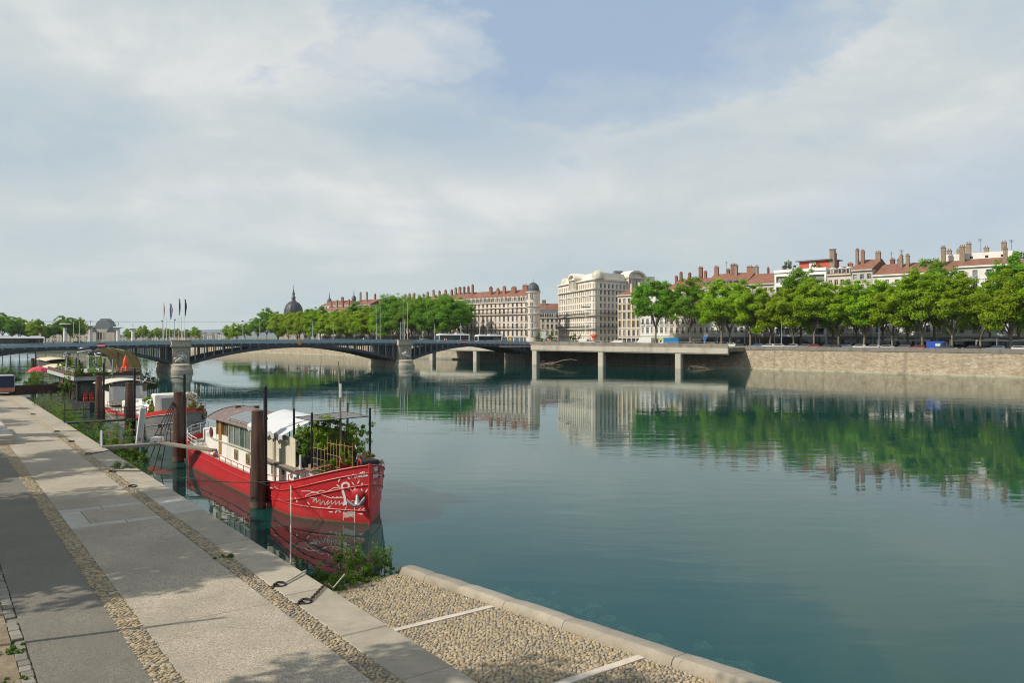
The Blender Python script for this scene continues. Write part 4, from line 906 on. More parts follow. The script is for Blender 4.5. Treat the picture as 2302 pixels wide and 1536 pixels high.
# turret
q = MB(); cx, cy, r = W - .6, .8, 3.0
q.lathe([(r, 0), (r, 7.0), (r + .5, 7.1), (r + .5, 7.4), (r, 7.5), (r, 13.7), (r + .5, 13.8), (r + .5, 14.1), (r, 14.2), (r, 17.0), (r + .35, 17.1), (r + .35, 17.4), (r, 17.5), (r, 23.4), (r + .45, 23.5), (r + .45, 23.9), (r - .2, 24.0)], 24, (cx, cy, 0)); tw = q.build('turret', CW, b.o, True)
for z, h in rw + [(21.0, 2.0)]:
    for a in (-112, -60):
        ar = R(a); x, y = cx + math.cos(ar) * (r - .02), cy + math.sin(ar) * (r - .02); fm, pm = win_mesh(1.2, h, 't', m_frameg); o = put('turret_window', fm, tw, (x, y, z), ar + R(90)); put('pane', pm, o)
dome(cx, cy, 2.75, 23.6, 3.4, m_slate, b.o); q = MB(); q.tube([(cx, cy, 27.5), (cx, cy, 30)], [.12, .03], 6); q.build('finial', m_iron, b.o)
b.finish()
# lower house across the side street, grey roof
b = Building('side_street_house', 'low cream house with grey slate roof between the turret and the grand building', (10.5, 412, STREET), R(-8), plaster('side_house', (.55, .49, .39)))
H = 13.6; W = 16; b.facade(ID, W, [(1.0, 2.4), (4.6, 2.1), (8.0, 2.1), (11.2, 1.6)], grid(W, 7, 1.2), H, .3, m_frameg); b.body(W, 12, H, True, False); b.band(ID, 0, W, H - .4, .4, .4)
q = MB(); q.add([(0, -.3, H), (W, -.3, H), (W, 12, H), (0, 12, H), (3.5, 2.6, H + 4.2), (W, 2.6, H + 4.2), (W, 9, H + 4.2), (3.5, 9, H + 4.2)], [(0, 1, 5, 4), (1, 2, 6, 5), (2, 3, 7, 6), (3, 0, 4, 7), (4, 5, 6, 7)]); mz_ = q.build('roof', m_slate, b.o)
for k in range(5): q = MB(); c = 4.5 + k * 2.4; q.box(c - .7, c + .7, -.2, 1.6, H + .3, H + 2.2); d_ = q.build('dormer', b.wallm, mz_); q = MB(); q.box(c - .4, c + .4, -.25, -.203, H + .5, H + 1.9); q.build('pane', m_pane, d_)
b.finish()
b = Building('side_street_house', 'red roofed house with brick chimney behind the slate roofed house', (8, 432, STREET), R(-8), Be); b.body(24, 10, 17.5, False, False); rf = b.roof(24, 10, 17.5, 4.2, m_tile); b.chimney(rf, 20, 4, 18, 25.5, 3.4, 1.2, Br, 4); b.chimney(rf, 9, 4, 18, 23.2, 2.4, 1.2, Ru, 4); b.finish()
# row behind the trees beyond the bridge
specs = [(262, 246.2, Be, 22.0, 4.0, 'cream house left of the turret house, chimneys above the deep green trees'), (286, 262, Wh, 21.5, 3.6, 'white house with tall brick chimneys above the trees beyond the bridge'), (306, 286, Pk, 19.6, 3.6, 'pale pink house with a white gable peeping over the trees'),
         (330, 306, Be, 18.5, 3.0, 'low red roofed house mostly hidden by the yellow green trees'), (352, 330, Gy, 22.0, 3.4, 'house with two tall grey chimneys rising over the yellow green trees'), (384, 352, Cr, 19.0, 3.2, 'cream house with orange chimney pots over the yellow green trees')]
for k, (tl, tr, pm_, H_, rise, lb) in enumerate(specs):
    ch = [(x, .4, rise + rnd.uniform(1.6, 3.6), rnd.uniform(1.0, 1.9), Br if rnd.random() < .7 else Ru) for x in np.linspace(.08, .92, 5)]
    if k == 4: ch = [(.25, .3, 7.2, 1.3, Ru), (.55, .3, 7.2, 1.3, Ru), (.75, .5, 6.0, 1.4, Br)]
    row_house('apartment_house', lb, tl, tr, 33, pm_, H_, 5, int((tl - tr) / 2.6), rise, chim=ch)
# ================================================================== concrete platform beside the bridge
m_concw = M('weathered_concrete', (.47, .43, .36), .85, scale=.5, var=.15, dirt=(.27, .245, .20))
m_concd = M('dirty_concrete', (.25, .225, .18), .9, scale=.7, var=.35, dirt=(.10, .095, .08))
def platform(label, pA, pB, colx, zA, zB, side=1):
    """deck edge from pA to pB (2d), with parapet, edge beam and round-fronted columns; slab reaches back to the quay wall"""
    d = (pB - pA); Ln = d.length; d.normalize(); rot = math.atan2(d.y, d.x); pf = thing('viaduct', label, 'viaduct', (pA.x, pA.y, 0), rot)
    def zl(x): return zA + (zB - zA) * x / Ln
    b = MB(); b.loft([[(x, 0, zl(x) - 3.3), (x, -.25, zl(x) - 2.9), (x, -.25, zl(x) - 1.35), (x, 1.2, zl(x) - 1.35), (x, 1.2, zl(x) - 3.3)] for x in (0, Ln)]); b.build('edge_beam', m_concw, pf)
    b = MB(); b.loft([[(x, -.12, zl(x) - 1.347), (x, -.12, zl(x)), (x, .3, zl(x)), (x, .3, zl(x) - 1.347)] for x in (0, Ln)]); b.build('parapet', m_concd, pf)
    b = MB(); b.loft([[(x, -.18, zl(x) - .52), (x, -.18, zl(x) - .40), (x, -.1, zl(x) - .40), (x, -.1, zl(x) - .52)] for x in (0, Ln)]); b.build('parapet_rail', m_concd, pf)
    b = MB(); b.tube([(0, .1, zl(0) + .42), (Ln, .1, zl(Ln) + .42)], .035, 5); hr = b.build('handrail', m_concw, pf)
    for k in range(int(Ln / 2.4)): b = MB(); x = 1.2 + k * 2.4; b.tube([(x, .1, zl(x)), (x, .1, zl(x) + .42)], .03, 5); b.build('handrail_post', m_concw, hr)
    for x in colx:
        b = MB(); z1 = zl(x) - 3.302; b.prism([(x - 1.0, .1), (x - .8, -.1), (x + .8, -.1), (x + 1.0, .1), (x + 1.0, 2.0), (x - 1.0, 2.0)], -3.5, z1); b.build('column', m_concw, pf)
    q = MB(); a0, a1 = (0, 1.22), (Ln, 1.22)
    q.loft([[(0, 1.22, zA - 2.4), (0, 1.22, zA - 1.2), (side * -14 if side > 0 else 0, 30, zA - 1.2), (side * -14 if side > 0 else 0, 30, zA - 2.4)], [(Ln, 1.22, zB - 2.4), (Ln, 1.22, zB - 1.2), (Ln + 8, 30, zB - 1.2), (Ln + 8, 30, zB - 2.4)]]); q.build('deck_slab', m_concd, pf)
    return pf
pA = Vector((6.6, 275.4)); pB = Vector((64.8, 239.0))
dv = pB - pA
platform('pale concrete viaduct on thick columns beside the far bridge end', pA, pB, (1.3, 26.5, 53.0), 8.25, 7.75)
# shoulder of the stone wall behind and beneath
q = thing('river_retaining_wall', 'stained grey retaining wall in the shade under the viaduct', 'wall', WL(100, 0), FROT)
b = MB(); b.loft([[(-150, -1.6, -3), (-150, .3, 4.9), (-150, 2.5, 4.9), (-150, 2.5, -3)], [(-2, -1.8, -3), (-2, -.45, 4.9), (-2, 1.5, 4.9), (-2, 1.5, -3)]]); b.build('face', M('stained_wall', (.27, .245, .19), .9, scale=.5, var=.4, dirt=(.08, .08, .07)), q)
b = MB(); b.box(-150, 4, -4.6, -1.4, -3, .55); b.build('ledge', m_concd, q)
# far side platform seen under the bridge arch
pC = Vector((-38, 330.5)); pD = Vector((-5.5, 304.5))
platform('white concrete platform on round columns behind the right bridge arch', Vector((pC.x, pC.y)), Vector((pD.x, pD.y)), (6.0, 30.0), 7.4, 7.4, 0)
# drift wood caught at the columns
m_drift = M('driftwood', (.17, .13, .09), .95, scale=2, var=.4)
for k, (c, w, lb) in enumerate([(Vector((11.5, 270)), 5.5, 'tangle of driftwood caught by the left viaduct column'), (Vector((56.5, 245.0)), 4.2, 'heap of driftwood caught by the right viaduct column')]):
    g = np.random.default_rng(70 + k); q = thing('driftwood', lb, 'driftwood', (c.x, c.y, 0), R(-32))
    for i in range(46):
        a = g.normal(0, .5); l = g.uniform(.8, 3.2); p = np.array([g.normal(0, w * .3), g.normal(0, .9), abs(g.normal(.25, .45))]); dz = g.normal(0, .25)
        b = MB(); b.tube([tuple(p), tuple(p + np.array([math.cos(a) * l * .5, math.sin(a) * l * .5, dz + .15])), tuple(p + np.array([math.cos(a + .3) * l, math.sin(a + .3) * l, dz]))], [g.uniform(.06, .14), .07, .03], 5); b.build('branch', m_drift, q)
    if k == 0:
        b = MB(); b.tube([(0, 0, .4), (3, .6, 1.0), (6, 1.0, 1.9), (9, 1.2, 2.3), (11.5, 1.4, 1.9)], [.24, .2, .17, .12, .05], 7); b.build('trunk', m_drift, q)

# ================================================================== arched iron bridge
m_iblue = M('bridge_blue_paint', (.115, .165, .20), .55, .1, scale=.6, var=.15)
m_idark = M('bridge_dark_paint', (.040, .050, .066), .55, .1, scale=.6, var=.2, dirt=(.03, .03, .035))
m_irail = M('bridge_rail_blue', (.26, .36, .41), .55, .05, scale=.8, var=.12)
m_istone = M('pier_stone', (.38, .345, .28), .9, scale=.5, var=.25, dirt=(.10, .10, .085))
m_relief = M('relief_marble', (.55, .54, .50), .8, scale=1.2, var=.15, dirt=(.25, .24, .22))
BW = 20.0
bridge = thing('arch_bridge', 'blue iron arch bridge on carved stone piers spanning the river', 'bridge', (BP.x, BP.y, 0), BROT)
def topz(s): return 9.08 - .00016 * (s - 34) ** 2 * (1 if s < 34 else .8)
S0, S1 = -62.0, 117.0; PW = 2.6
def sub(a, b, n): return [a + (b - a) * i / n for i in range(n + 1)]
ss = sub(S0, S1, 60)
def strip(mb, y0, y1, dz0, dz1): mb.loft([[(s, y0, topz(s) + dz0), (s, y1, topz(s) + dz0), (s, y1, topz(s) + dz1), (s, y0, topz(s) + dz1)] for s in ss])
b = MB(); strip(b, 0.35, BW - .35, -1.75, -1.25); b.build('road_deck', M('bridge_road', (.10, .10, .10), .9, scale=.8), bridge)
b = MB(); strip(b, 0.36, 3.6, -1.245, -1.12); strip(b, BW - 3.6, BW - .36, -1.245, -1.12); b.build('footway', M('bridge_footway', (.30, .29, .27), .9, scale=.8), bridge)
for y0, y1 in ((-.1, .33), (BW - .33, BW + .1)):
    b = MB(); strip(b, y0, y1, -1.95, -1.09); b.build('fascia_girder', m_idark, bridge)
    b = MB(); strip(b, y0 - .12, y1 + .05, -1.085, -.95); b.build('cornice', m_irail, bridge)
# parapets: top and bottom rails, panelled infill between posts
for yy, nm in ((.08, 0), (BW - .12, 1)):
    b = MB(); strip(b, yy - .09, yy + .13, -.1, 0); strip(b, yy - .05, yy + .09, -.94, -.84); strip(b, yy - .02, yy + .02, -.40, -.34); b.build('parapet_rail', m_irail, bridge)
    po = MB(); po.box(-.09, .09, -.09, .13, -.94, .04); pm = po.mesh('parapet_post', m_irail)
    pa = MB(); pa.box(-1.12, 1.12, -.005, .03, -.84, -.40)
    for k in range(12): pa.box(-1.1 + k * .195, -1.04 + k * .195, -.03, .06, -.839, -.1)
    pn = pa.mesh('parapet_panel', m_irail)
    s = S0 + 1.2
    while s < S1:
        put('parapet_post', pm, bridge, (s - 1.2, yy, topz(s - 1.2))); put('parapet_panel', pn, bridge, (s, yy, topz(s)))
        s += 2.4
# arches
spans = [(-46.0 - 6, -PW, 2.6, 6.55), (PW, 67.7 - PW, 2.2, 6.75), (67.7 + PW, 122.0, 2.2, 6.7)]
def archz(sp, s):
    a, c, zs, zc = sp; m_ = (a + c) / 2; hw = (c - a) / 2; x = (s - m_) / hw; Rr = (hw * hw + (zc - zs) ** 2) / (2 * (zc - zs)); return zc - Rr + math.sqrt(max(0, Rr * Rr - (x * hw) ** 2))
pcol = MB(); pcol.box(-.17, .17, -.16, .16, 0, 1); mc_main = pcol.mesh('spandrel_post', m_iblue)
pcol = MB(); pcol.box(-.09, .09, -.09, .09, 0, 1); mc_thin = pcol.mesh('spandrel_bar', m_idark)
pc_ = MB(); pc_.box(-.26, .26, -.3, .12, 0, .42); mc_cap = pc_.mesh('post_bracket', m_iblue)
for si, sp in enumerate(spans):
    a, c = sp[0], min(sp[1], S1 + 1)
    for ri, y in enumerate((.0, 3.9, 7.8, 11.7, 15.6, BW - .4)):
        b = MB(); xs_ = sub(a, c, 26)
        b.loft([[(s, y, archz(sp, s)), (s, y + .42, archz(sp, s)), (s, y + .42, min(archz(sp, s) + .72, topz(s) - 1.9)), (s, y, min(archz(sp, s) + .72, topz(s) - 1.9))] for s in xs_])
        b.loft([[(s, y - .16, archz(sp, s) - .1), (s, y + .58, archz(sp, s) - .1), (s, y + .58, archz(sp, s) - .003), (s, y - .16, archz(sp, s) - .003)] for s in xs_])
        b.build('arch_rib', m_idark, bridge)
    # spandrel posts on the two faces
    n = 24 if si != 0 else 20
    full = sp[1] - sp[0]
    for yi, y in enumerate((.16, BW - .2)):
        for k in range(n + 1):
            s = sp[0] + (k + .5) * full / (n + 1)
            if s > S1 - 1 or s < S0 + 1: continue
            z0 = archz(sp, s) + .70; z1 = topz(s) - 1.95
            if yi == 0: put('post_bracket', mc_cap, bridge, (s, 0, topz(s) - 1.52))
            if z1 - z0 > .12: put('spandrel_post', mc_main, bridge, (s, y - .14 if yi == 0 else y, z0), None, (1, 1, z1 - z0))
            if yi == 0:
                for f in (.25, .5, .75):
                    s2 = s + f * full / (n + 1); 
                    if s2 > min(sp[1], S1) - .3: continue
                    z0_ = archz(sp, s2) + .70; z1_ = topz(s2) - 1.95
                    if z1_ - z0_ > .12: put('spandrel_bar', mc_thin, bridge, (s2, y, z0_), None, (1, 1, z1_ - z0_))
    # cross bracing deep inside, seen through the bars
    b = MB()
    for k in range(8):
        s = sp[0] + (k + .5) * full / 8
        if s < S1 and topz(s) - 1.9 - archz(sp, s) > .9: b.box(s - .1, s + .1, .45, BW - .8, archz(sp, s) + .3, archz(sp, s) + .5); b.box(s - .1, s + .1, .45, BW - .8, topz(s) - 2.1, topz(s) - 1.96)
    b.build('cross_girder', m_idark, bridge)
b = MB(); b.box(104, 117.2, -.24, -.11, 6.15, 6.75); b.build('pink_beam', M('pink_paint', (.42, .27, .30), .6), bridge)
# stone piers
for pi, sc_ in enumerate((0.0, 67.7, -54.6)):
    pr = put('pier', None, bridge, (sc_, 0, 0))
    def plan(w, f, r): 
        return [(-w, r), (-w, -f * .3)] + [(math.cos(a) * w, -f * .3 + math.sin(a) * f) for a in np.linspace(math.pi * 1.06, math.pi * 1.94, 9)] + [(w, -f * .3), (w, r)]
    b = MB(); b.loft([[(x, y, z) for x, y in plan(w, f, BW + 2)] for w, f, z in ((3.1, 3.0, -3.5), (3.1, 3.0, .9), (2.9, 2.8, 1.0), (2.75, 2.6, 1.8), (2.8, 2.65, 1.85), (2.8, 2.65, 2.15), (2.45, 2.1, 2.5))]); b.build('pier_base', m_istone, pr, True)
    b = MB(); b.box(-2.15, 2.15, -1.2, BW + 1.0, 2.45, 6.9); b.build('pier_shaft', m_istone, pr)
    b = MB(); b.box(-2.45, 2.45, -1.5, BW + 1.3, 6.903, 7.2); b.box(-2.7, 2.7, -1.75, BW + 1.5, 7.203, 7.55); b.build('pier_cornice', m_istone, pr)
    tz = topz(sc_)
    b = MB(); b.box(-2.5, 2.5, -1.45, .9, 7.553, tz - .12); b.box(-2.65, 2.65, -1.6, 1.0, tz - .117, tz + .06); b.build('pier_balustrade', m_istone, pr)
    # carved group: reclining figure on rocks with shield and foliage
    g = np.random.default_rng(90 + pi); b = MB(); f = -1.25
    for _ in range(16): b.sphere((g.uniform(-1.6, 1.6), f + g.uniform(-.1, .2), g.uniform(3.0, 3.9)), g.uniform(.25, .5), 8, 5, 1, .7, .8)
    b.build('carved_rocks', m_relief, pr, 'all')
    b = MB(); mir = -1 if pi == 1 else 1
    def T_(pts, rr): b.tube([(x * mir, f - .35 + y, z) for x, y, z in pts], rr, 8)
    T_([(.35, 0, 3.75), (.45, -.05, 4.2), (.25, -.1, 4.75), (.2, -.12, 5.15)], [.36, .34, .42, .2]); b.sphere((.2 * mir, f - .5, 5.45), .26, 10, 7, 1, 1, 1.15)
    T_([(.3, -.1, 3.8), (-.5, -.25, 4.05), (-1.0, -.2, 3.55), (-1.55, -.15, 3.3)], [.32, .26, .2, .13]); T_([(.4, .0, 3.7), (-.3, -.3, 3.65), (-.95, -.2, 3.25), (-1.6, -.1, 3.05)], [.3, .25, .18, .12])
    T_([(.5, -.1, 4.85), (.95, -.15, 4.5), (1.1, -.2, 4.0), (.95, -.25, 3.6)], [.17, .14, .11, .09]); T_([(-.05, -.12, 4.85), (-.5, -.25, 4.6), (-.8, -.3, 4.85)], [.17, .13, .09])
    b.build('reclining_figure', m_relief, pr, 'all')
    b = MB(); b.lathe([(.02, 0), (.5, .02), (.62, .1), (.55, .16)], 14); b.v = [(x + .9 * mir, f - .05 - z * .8, y + 4.4) for x, y, z in b.v]; b.build('shield', m_relief, pr, True)
    b = MB()
    for k in range(9): a = R(20 + k * 17.5); b.sphere((math.cos(a) * 1.65, f + .02, 4.75 + math.sin(a) * 1.5), .24, 7, 5, 1, .6, 1)
    b.build('garland', m_istone, pr, 'all')
# right abutment behind the viaduct
b = MB(); b.box(119.0, 140, 6, BW, -3, topz(117) - 1.3); b.build('abutment', m_concd, bridge)
b = MB(); b.box(117.05, 150, .25, BW - .1, topz(117) - 1.297, topz(117) - 1.15); b.build('approach_road', M('road', (.055, .055, .056), .9), bridge)

# ---- lamp posts
m_lampg = M('lamp_grey_blue', (.36, .43, .47), .5, .2, scale=2)
def lamp(loc, rot, label, h=6.7, group='bridge lamp posts'):
    o = thing('lamp_post', label, 'lamp post', loc, rot, group)
    b = MB(); b.tube([(0, 0, 0), (0, 0, .6), (0, 0, h)], [.16, .11, .07], 8); b.build('pole', m_lampg, o, True)
    b = MB(); b.lathe([(.2, 0), (.2, .25), (.13, .35)], 8); b.build('base', m_lampg, o)
    b = MB(); b.tube([(0, 0, h - .05), (0, -.35, h + .12)], .05, 5); b.build('arm', m_lampg, o)
    b = MB(); b.cbox(-.24, .24, -.75, -.15, h + .05, h + .27, .06); hd = b.build('lamp_head', m_iron, o)
    b = MB(); b.box(-.18, .18, -.68, -.22, h + .02, h + .047); b.build('lens', m_frame, hd); return o
for i, s in enumerate((-47, -24.5, -1.4, 21.9, 44.2, 66.8, 89, 111)):
    lamp(BR(s, .6, topz(min(s, S1)) - 1.12), BROT, 'blue grey lamp post on the near bridge railing, %s from the left' % ORD[i]); lamp(BR(s, BW - .6, topz(min(s, S1)) - 1.12), BROT + math.pi, 'blue grey lamp post on the far bridge railing, %s from the left' % ORD[i])
# ---- flag masts
def mast(loc, h, label, cols=None, group='bridge flag masts', r=.075):
    o = thing('flag_mast', label, 'flagpole', loc, BROT, group); b = MB(); b.tube([(0, 0, 0), (0, 0, h)], [r, r * .5], 8); b.build('pole', m_frame, o, True); b = MB(); b.sphere((0, 0, h + .06), .09, 8, 5); b.build('finial', m_frame, o)
    if cols:
        z1 = h - .1; fl = 4.6; fo = None
        for k, c in enumerate(cols):
            b = MB(); n = 10; w0, w1 = .03 + .26 * k, .03 + .26 * (k + 1); g = np.random.default_rng(int(h * 10) + k)
            V = []
            for j in range(n + 1):
                z = z1 - fl * j / n; sw = math.sin(j * .9 + k) * .07; tp = .55 + .45 * math.sin(math.pi * min(1, j / n * 1.1)) 
                V.append([(w0 * tp, sw, z), (w1 * tp, sw + math.sin(j * 1.3) * .06, z), (w1 * tp, sw + math.sin(j * 1.3) * .06 + .02, z), (w0 * tp, sw + .02, z)])
            b.loft(V); fo = b.build('flag', M('flag_%.2f_%.2f_%.2f' % c, c, .8, bump=.05), o)
    return o
RED, WHT, BLU = (.45, .02, .03), (.7, .7, .7), (.02, .05, .22)
for s, w, h, lb, cl in [(-.6, -1.1, 11.6, 'tall mast with a hanging red and white flag on the left pier', (RED, WHT)), (.9, -1.1, 11.5, 'tall mast with a hanging blue flag on the left pier', (BLU, BLU)),
                        (-.9, BW + .3, 11.2, 'far mast with a hanging red flag behind the left pier', (RED,)), (.8, BW + .3, 11.0, 'far mast with a hanging tricolour flag behind the left pier', (BLU, WHT, RED)),
                        (66.9, -1.1, 11.9, 'bare white mast on the right pier, the left of two in front', None), (68.5, -1.1, 11.9, 'bare white mast on the right pier, the right of two in front', None),
                        (66.9, BW + .3, 11.6, 'bare white mast behind the right pier, the left of two', None), (68.4, BW + .3, 11.6, 'bare white mast behind the right pier, the right of two', None)]:
    mast(BR(s, w, topz(s) - .05), h, lb, cl)
for s, w, lb in ((.15, -.6, 'short grey pole between the two flag masts on the left pier'), (-.2, BW - .4, 'short grey pole between the two rear flag masts'), (67.6, -.6, 'short grey pole between the two masts on the right pier')):
    mast(BR(s, w, topz(s) - .05), 6.6, lb, None, 'short poles on the piers', .1)
# ---- navigation boards hung on the railing
def board(s, w, h, z, label, kind):
    o = thing('navigation_sign', label, 'sign', BR(s, -.35, z), BROT)
    if kind == 'bar':
        for k, c in enumerate((RED, WHT, RED)): b = MB(); b.box(-w / 2, w / 2, -.04, .04, h * k / 3 + .002 * k, h * (k + 1) / 3); b.build('stripe', M('sign_red', (.50, .02, .02), .5) if c is RED else M('sign_white', (.7, .7, .7), .5), o)
    else:
        b = MB(); b.yprism([(-w / 2, h / 2), (0, 0), (w / 2, h / 2), (0, h)], -.04, .04); b.build('diamond', M('sign_yellow', (.70, .30, .01), .5), o)
    b = MB(); b.box(-.06, .06, .045, .3, h * .2, h * .9); b.build('bracket', m_iron, o)
board(-19.6, 1.9, 1.15, topz(-19) - 1.55, 'red and white no passage board on the left part of the bridge', 'bar')
def s_at(px, w=0.0):
    a = (px - 1151) / 1790; p = BR(0, w); return (a * p.y - p.x) / (BD.x - a * BD.y)
board(s_at(1043), 1.6, 1.1, topz(64) - 1.45, 'red and white no passage board on the right part of the bridge', 'bar')
board(s_at(672), 1.5, 1.5, topz(33) - 1.75, 'yellow diamond navigation board at the middle of the bridge', 'dia')
# ================================================================== vehicles
m_tyre = M('tyre_rubber', (.02, .02, .02), .85, bump=.1)
m_rim = M('wheel_rim', (.35, .36, .37), .35, .8)
m_vglass = glassm('vehicle_glass', (.012, .014, .017), (.03, .035, .04), .2, .05)
m_chrome = M('lamp_lens', (.75, .75, .72), .2)
m_redl = M('tail_lens', (.4, .01, .01), .3)
def paint(c): return M('car_paint_%.2f_%.2f_%.2f' % c, c, .3, .1, var=.04, bump=0)
_wh = {}
def wheel(o, x, y, r, w=.24):
    k = (r, w)
    if k not in _wh:
        b = MB(); b.lathe([(r * .55, -w / 2), (r * .95, -w / 2), (r, -w / 4), (r, w / 4), (r * .95, w / 2), (r * .55, w / 2)], 18); b.v = [(vx, vz, vy) for vx, vy, vz in b.v]
        c = MB(); c.lathe([(.05, -w * .42), (r * .56, -w * .46), (r * .56, w * .46), (.05, w * .42)], 12); c.v = [(vx, vz, vy) for vx, vy, vz in c.v]; _wh[k] = (b.mesh('wheel', m_tyre, True), c.mesh('rim', m_rim))
    q = put('wheel', _wh[k][0], o, (x, y, r)); put('rim', _wh[k][1], q); return q
_cars = {}
def car(loc, rot, col, label, kind='hatch', group='cars on the far quay'):
    o = thing('parked_car', label, 'car', loc, rot, group); key = (kind, col)
    if key not in _cars:
        if kind == 'hatch': prof = [(-2.0, .45), (-2.02, .9), (-1.9, 1.02), (-1.55, 1.45), (.35, 1.48), (1.05, 1.0), (1.85, .86), (2.02, .6), (2.0, .35), (-1.95, .3)]; cab = [(-1.78, 1.02), (-1.5, 1.42), (.32, 1.45), (.98, 1.0)]
        else: prof = [(-2.3, .45), (-2.32, .95), (-2.2, 1.9), (-2.0, 2.0), (.9, 2.0), (1.6, 1.35), (2.2, 1.15), (2.35, .7), (2.3, .35), (-2.25, .3)]; cab = [(.15, 1.3), (.2, 1.88), (.86, 1.9), (1.45, 1.35)]
        b = MB(); rings = []
        for y, k in ((-.84, .0), (-.86, .05), (-.80, .0)): pass
        def ring(y, ins): return [(x * (1 - .01 * ins), y, z if z < 1.05 else z) for x, z in prof]
        wv = .86
        rings = []
        for y in (-wv, -wv * .9, wv * .9, wv):
            e = .05 if abs(y) > .8 else 0.0
            rings.append([(x * (1 - e * .4), y * (1 if z < 1.05 else .84), z - (e if z > .5 else -e)) for x, z in prof])
        b.loft(rings); body = b.mesh('body', paint(col), True)
        g = MB()
        for sd in (-1, 1): 
            f = lambda z: (.872 if z < 1.05 else .745) * sd
            g.add([(x * .97, (.868 - (.118 * max(0, z - 1.0) / .45 if kind == 'hatch' else .0)) * sd + .012 * sd, z - .02) for x, z in cab] + [(x * .97, (.80 - (.118 * max(0, z - 1.0) / .45 if kind == 'hatch' else 0)) * sd, z - .02) for x, z in cab], [(0, 1, 2, 3), (4, 7, 6, 5), (0, 4, 5, 1), (1, 5, 6, 2), (2, 6, 7, 3), (3, 7, 4, 0)])
        x0, z0 = cab[3]; x1, z1 = cab[2]
        g.add([(x0 + .09, -.66, z0 + .03), (x0 + .09, .66, z0 + .03), (x1 + .1, .58, z1 - .02), (x1 + .1, -.58, z1 - .02), (x0, -.66, z0), (x0, .66, z0), (x1, .58, z1 - .1), (x1, -.58, z1 - .1)], [(0, 1, 2, 3), (7, 6, 5, 4), (0, 4, 5, 1), (1, 5, 6, 2), (2, 6, 7, 3), (3, 7, 4, 0)])
        glass = g.mesh('windows', m_vglass); l = MB(); l.box(1.93, 2.03, -.75, -.45, .62, .8); h_ = l.mesh('headlight', m_chrome); _cars[key] = (body, glass, h_)
    bd, gl, hl = _cars[key]; put('body', bd, o); put('windows', gl, o); put('headlight', hl, o); put('headlight', hl, o, (0, 1.2, 0))
    for x in (-1.25, 1.28):
        for y in (-.76, .76): wheel(o, x, y, .31, .22)
    return o
def bus(loc, rot, label, L=12.0, H=3.05, col=(.72, .72, .71), stripe=None, group='city buses'):
    o = thing('city_bus', label, 'bus', loc, rot, group); hw = 1.25
    b = MB(); rings = []
    for x, e in ((-L / 2, .12), (-L / 2 + .12, 0), (L / 2 - .25, 0), (L / 2, .2)): rings.append([(x, -hw + e * .5, .35), (x, hw - e * .5, .35), (x, hw - e * .3, H - .35 - e), (x, hw - .22, H - e), (x, -hw + .22, H - e), (x, -hw + e * .3, H - .35 - e)])
    b.loft(rings); b.build('body', paint(col), o)
    b = MB(); b.box(-L / 2 + .5, L / 2 - .35, -hw - .015, -hw + .05, 1.05, H - .42); b.build('side_windows', m_vglass, o); b = MB(); b.box(-L / 2 + .5, L / 2 - .35, hw - .05, hw + .015, 1.05, H - .42); b.build('side_windows', m_vglass, o)
    b = MB(); b.box(L / 2 - .1, L / 2 + .015, -hw + .15, hw - .15, 1.0, H - .5); b.build('windscreen', m_vglass, o); b = MB(); b.box(-L / 2 - .015, -L / 2 + .1, -hw + .15, hw - .15, 1.5, H - .4); b.build('rear_window', m_vglass, o)
    for k in range(5): b = MB(); x = -L / 2 + 1.6 + k * (L - 2.4) / 5; b.box(x, x + .08, -hw - .022, -hw - .016, 1.05, H - .42); b.build('window_pillar', m_iron, o)
    b = MB(); b.cbox(-L / 2 + 2, -L / 2 + 5, -.9, .9, H - .02, H + .28, .1); b.build('roof_unit', paint((.6, .6, .6)), o); b = MB(); b.cbox(L / 2 - 3.4, L / 2 - 1.2, -.85, .85, H - .02, H + .2, .1); b.build('roof_unit', paint((.6, .6, .6)), o)
    if stripe: b = MB(); b.box(-L / 2 + .3, L / 2 - .4, -hw - .02, -hw - .003, H - .40, H - .22); b.build('stripe', paint(stripe), o)
    for x in (-L / 2 + 2.6, L / 2 - 2.7):
        for y in (-hw + .1, hw - .1): wheel(o, x, y, .48, .3)
    b = MB(); b.box(L / 2 - .1, L / 2 + .03, -1.0, -.7, .6, .8); b.build('headlight', m_chrome, o); b = MB(); b.box(L / 2 - .1, L / 2 + .03, .7, 1.0, .6, .8); b.build('headlight', m_chrome, o); return o
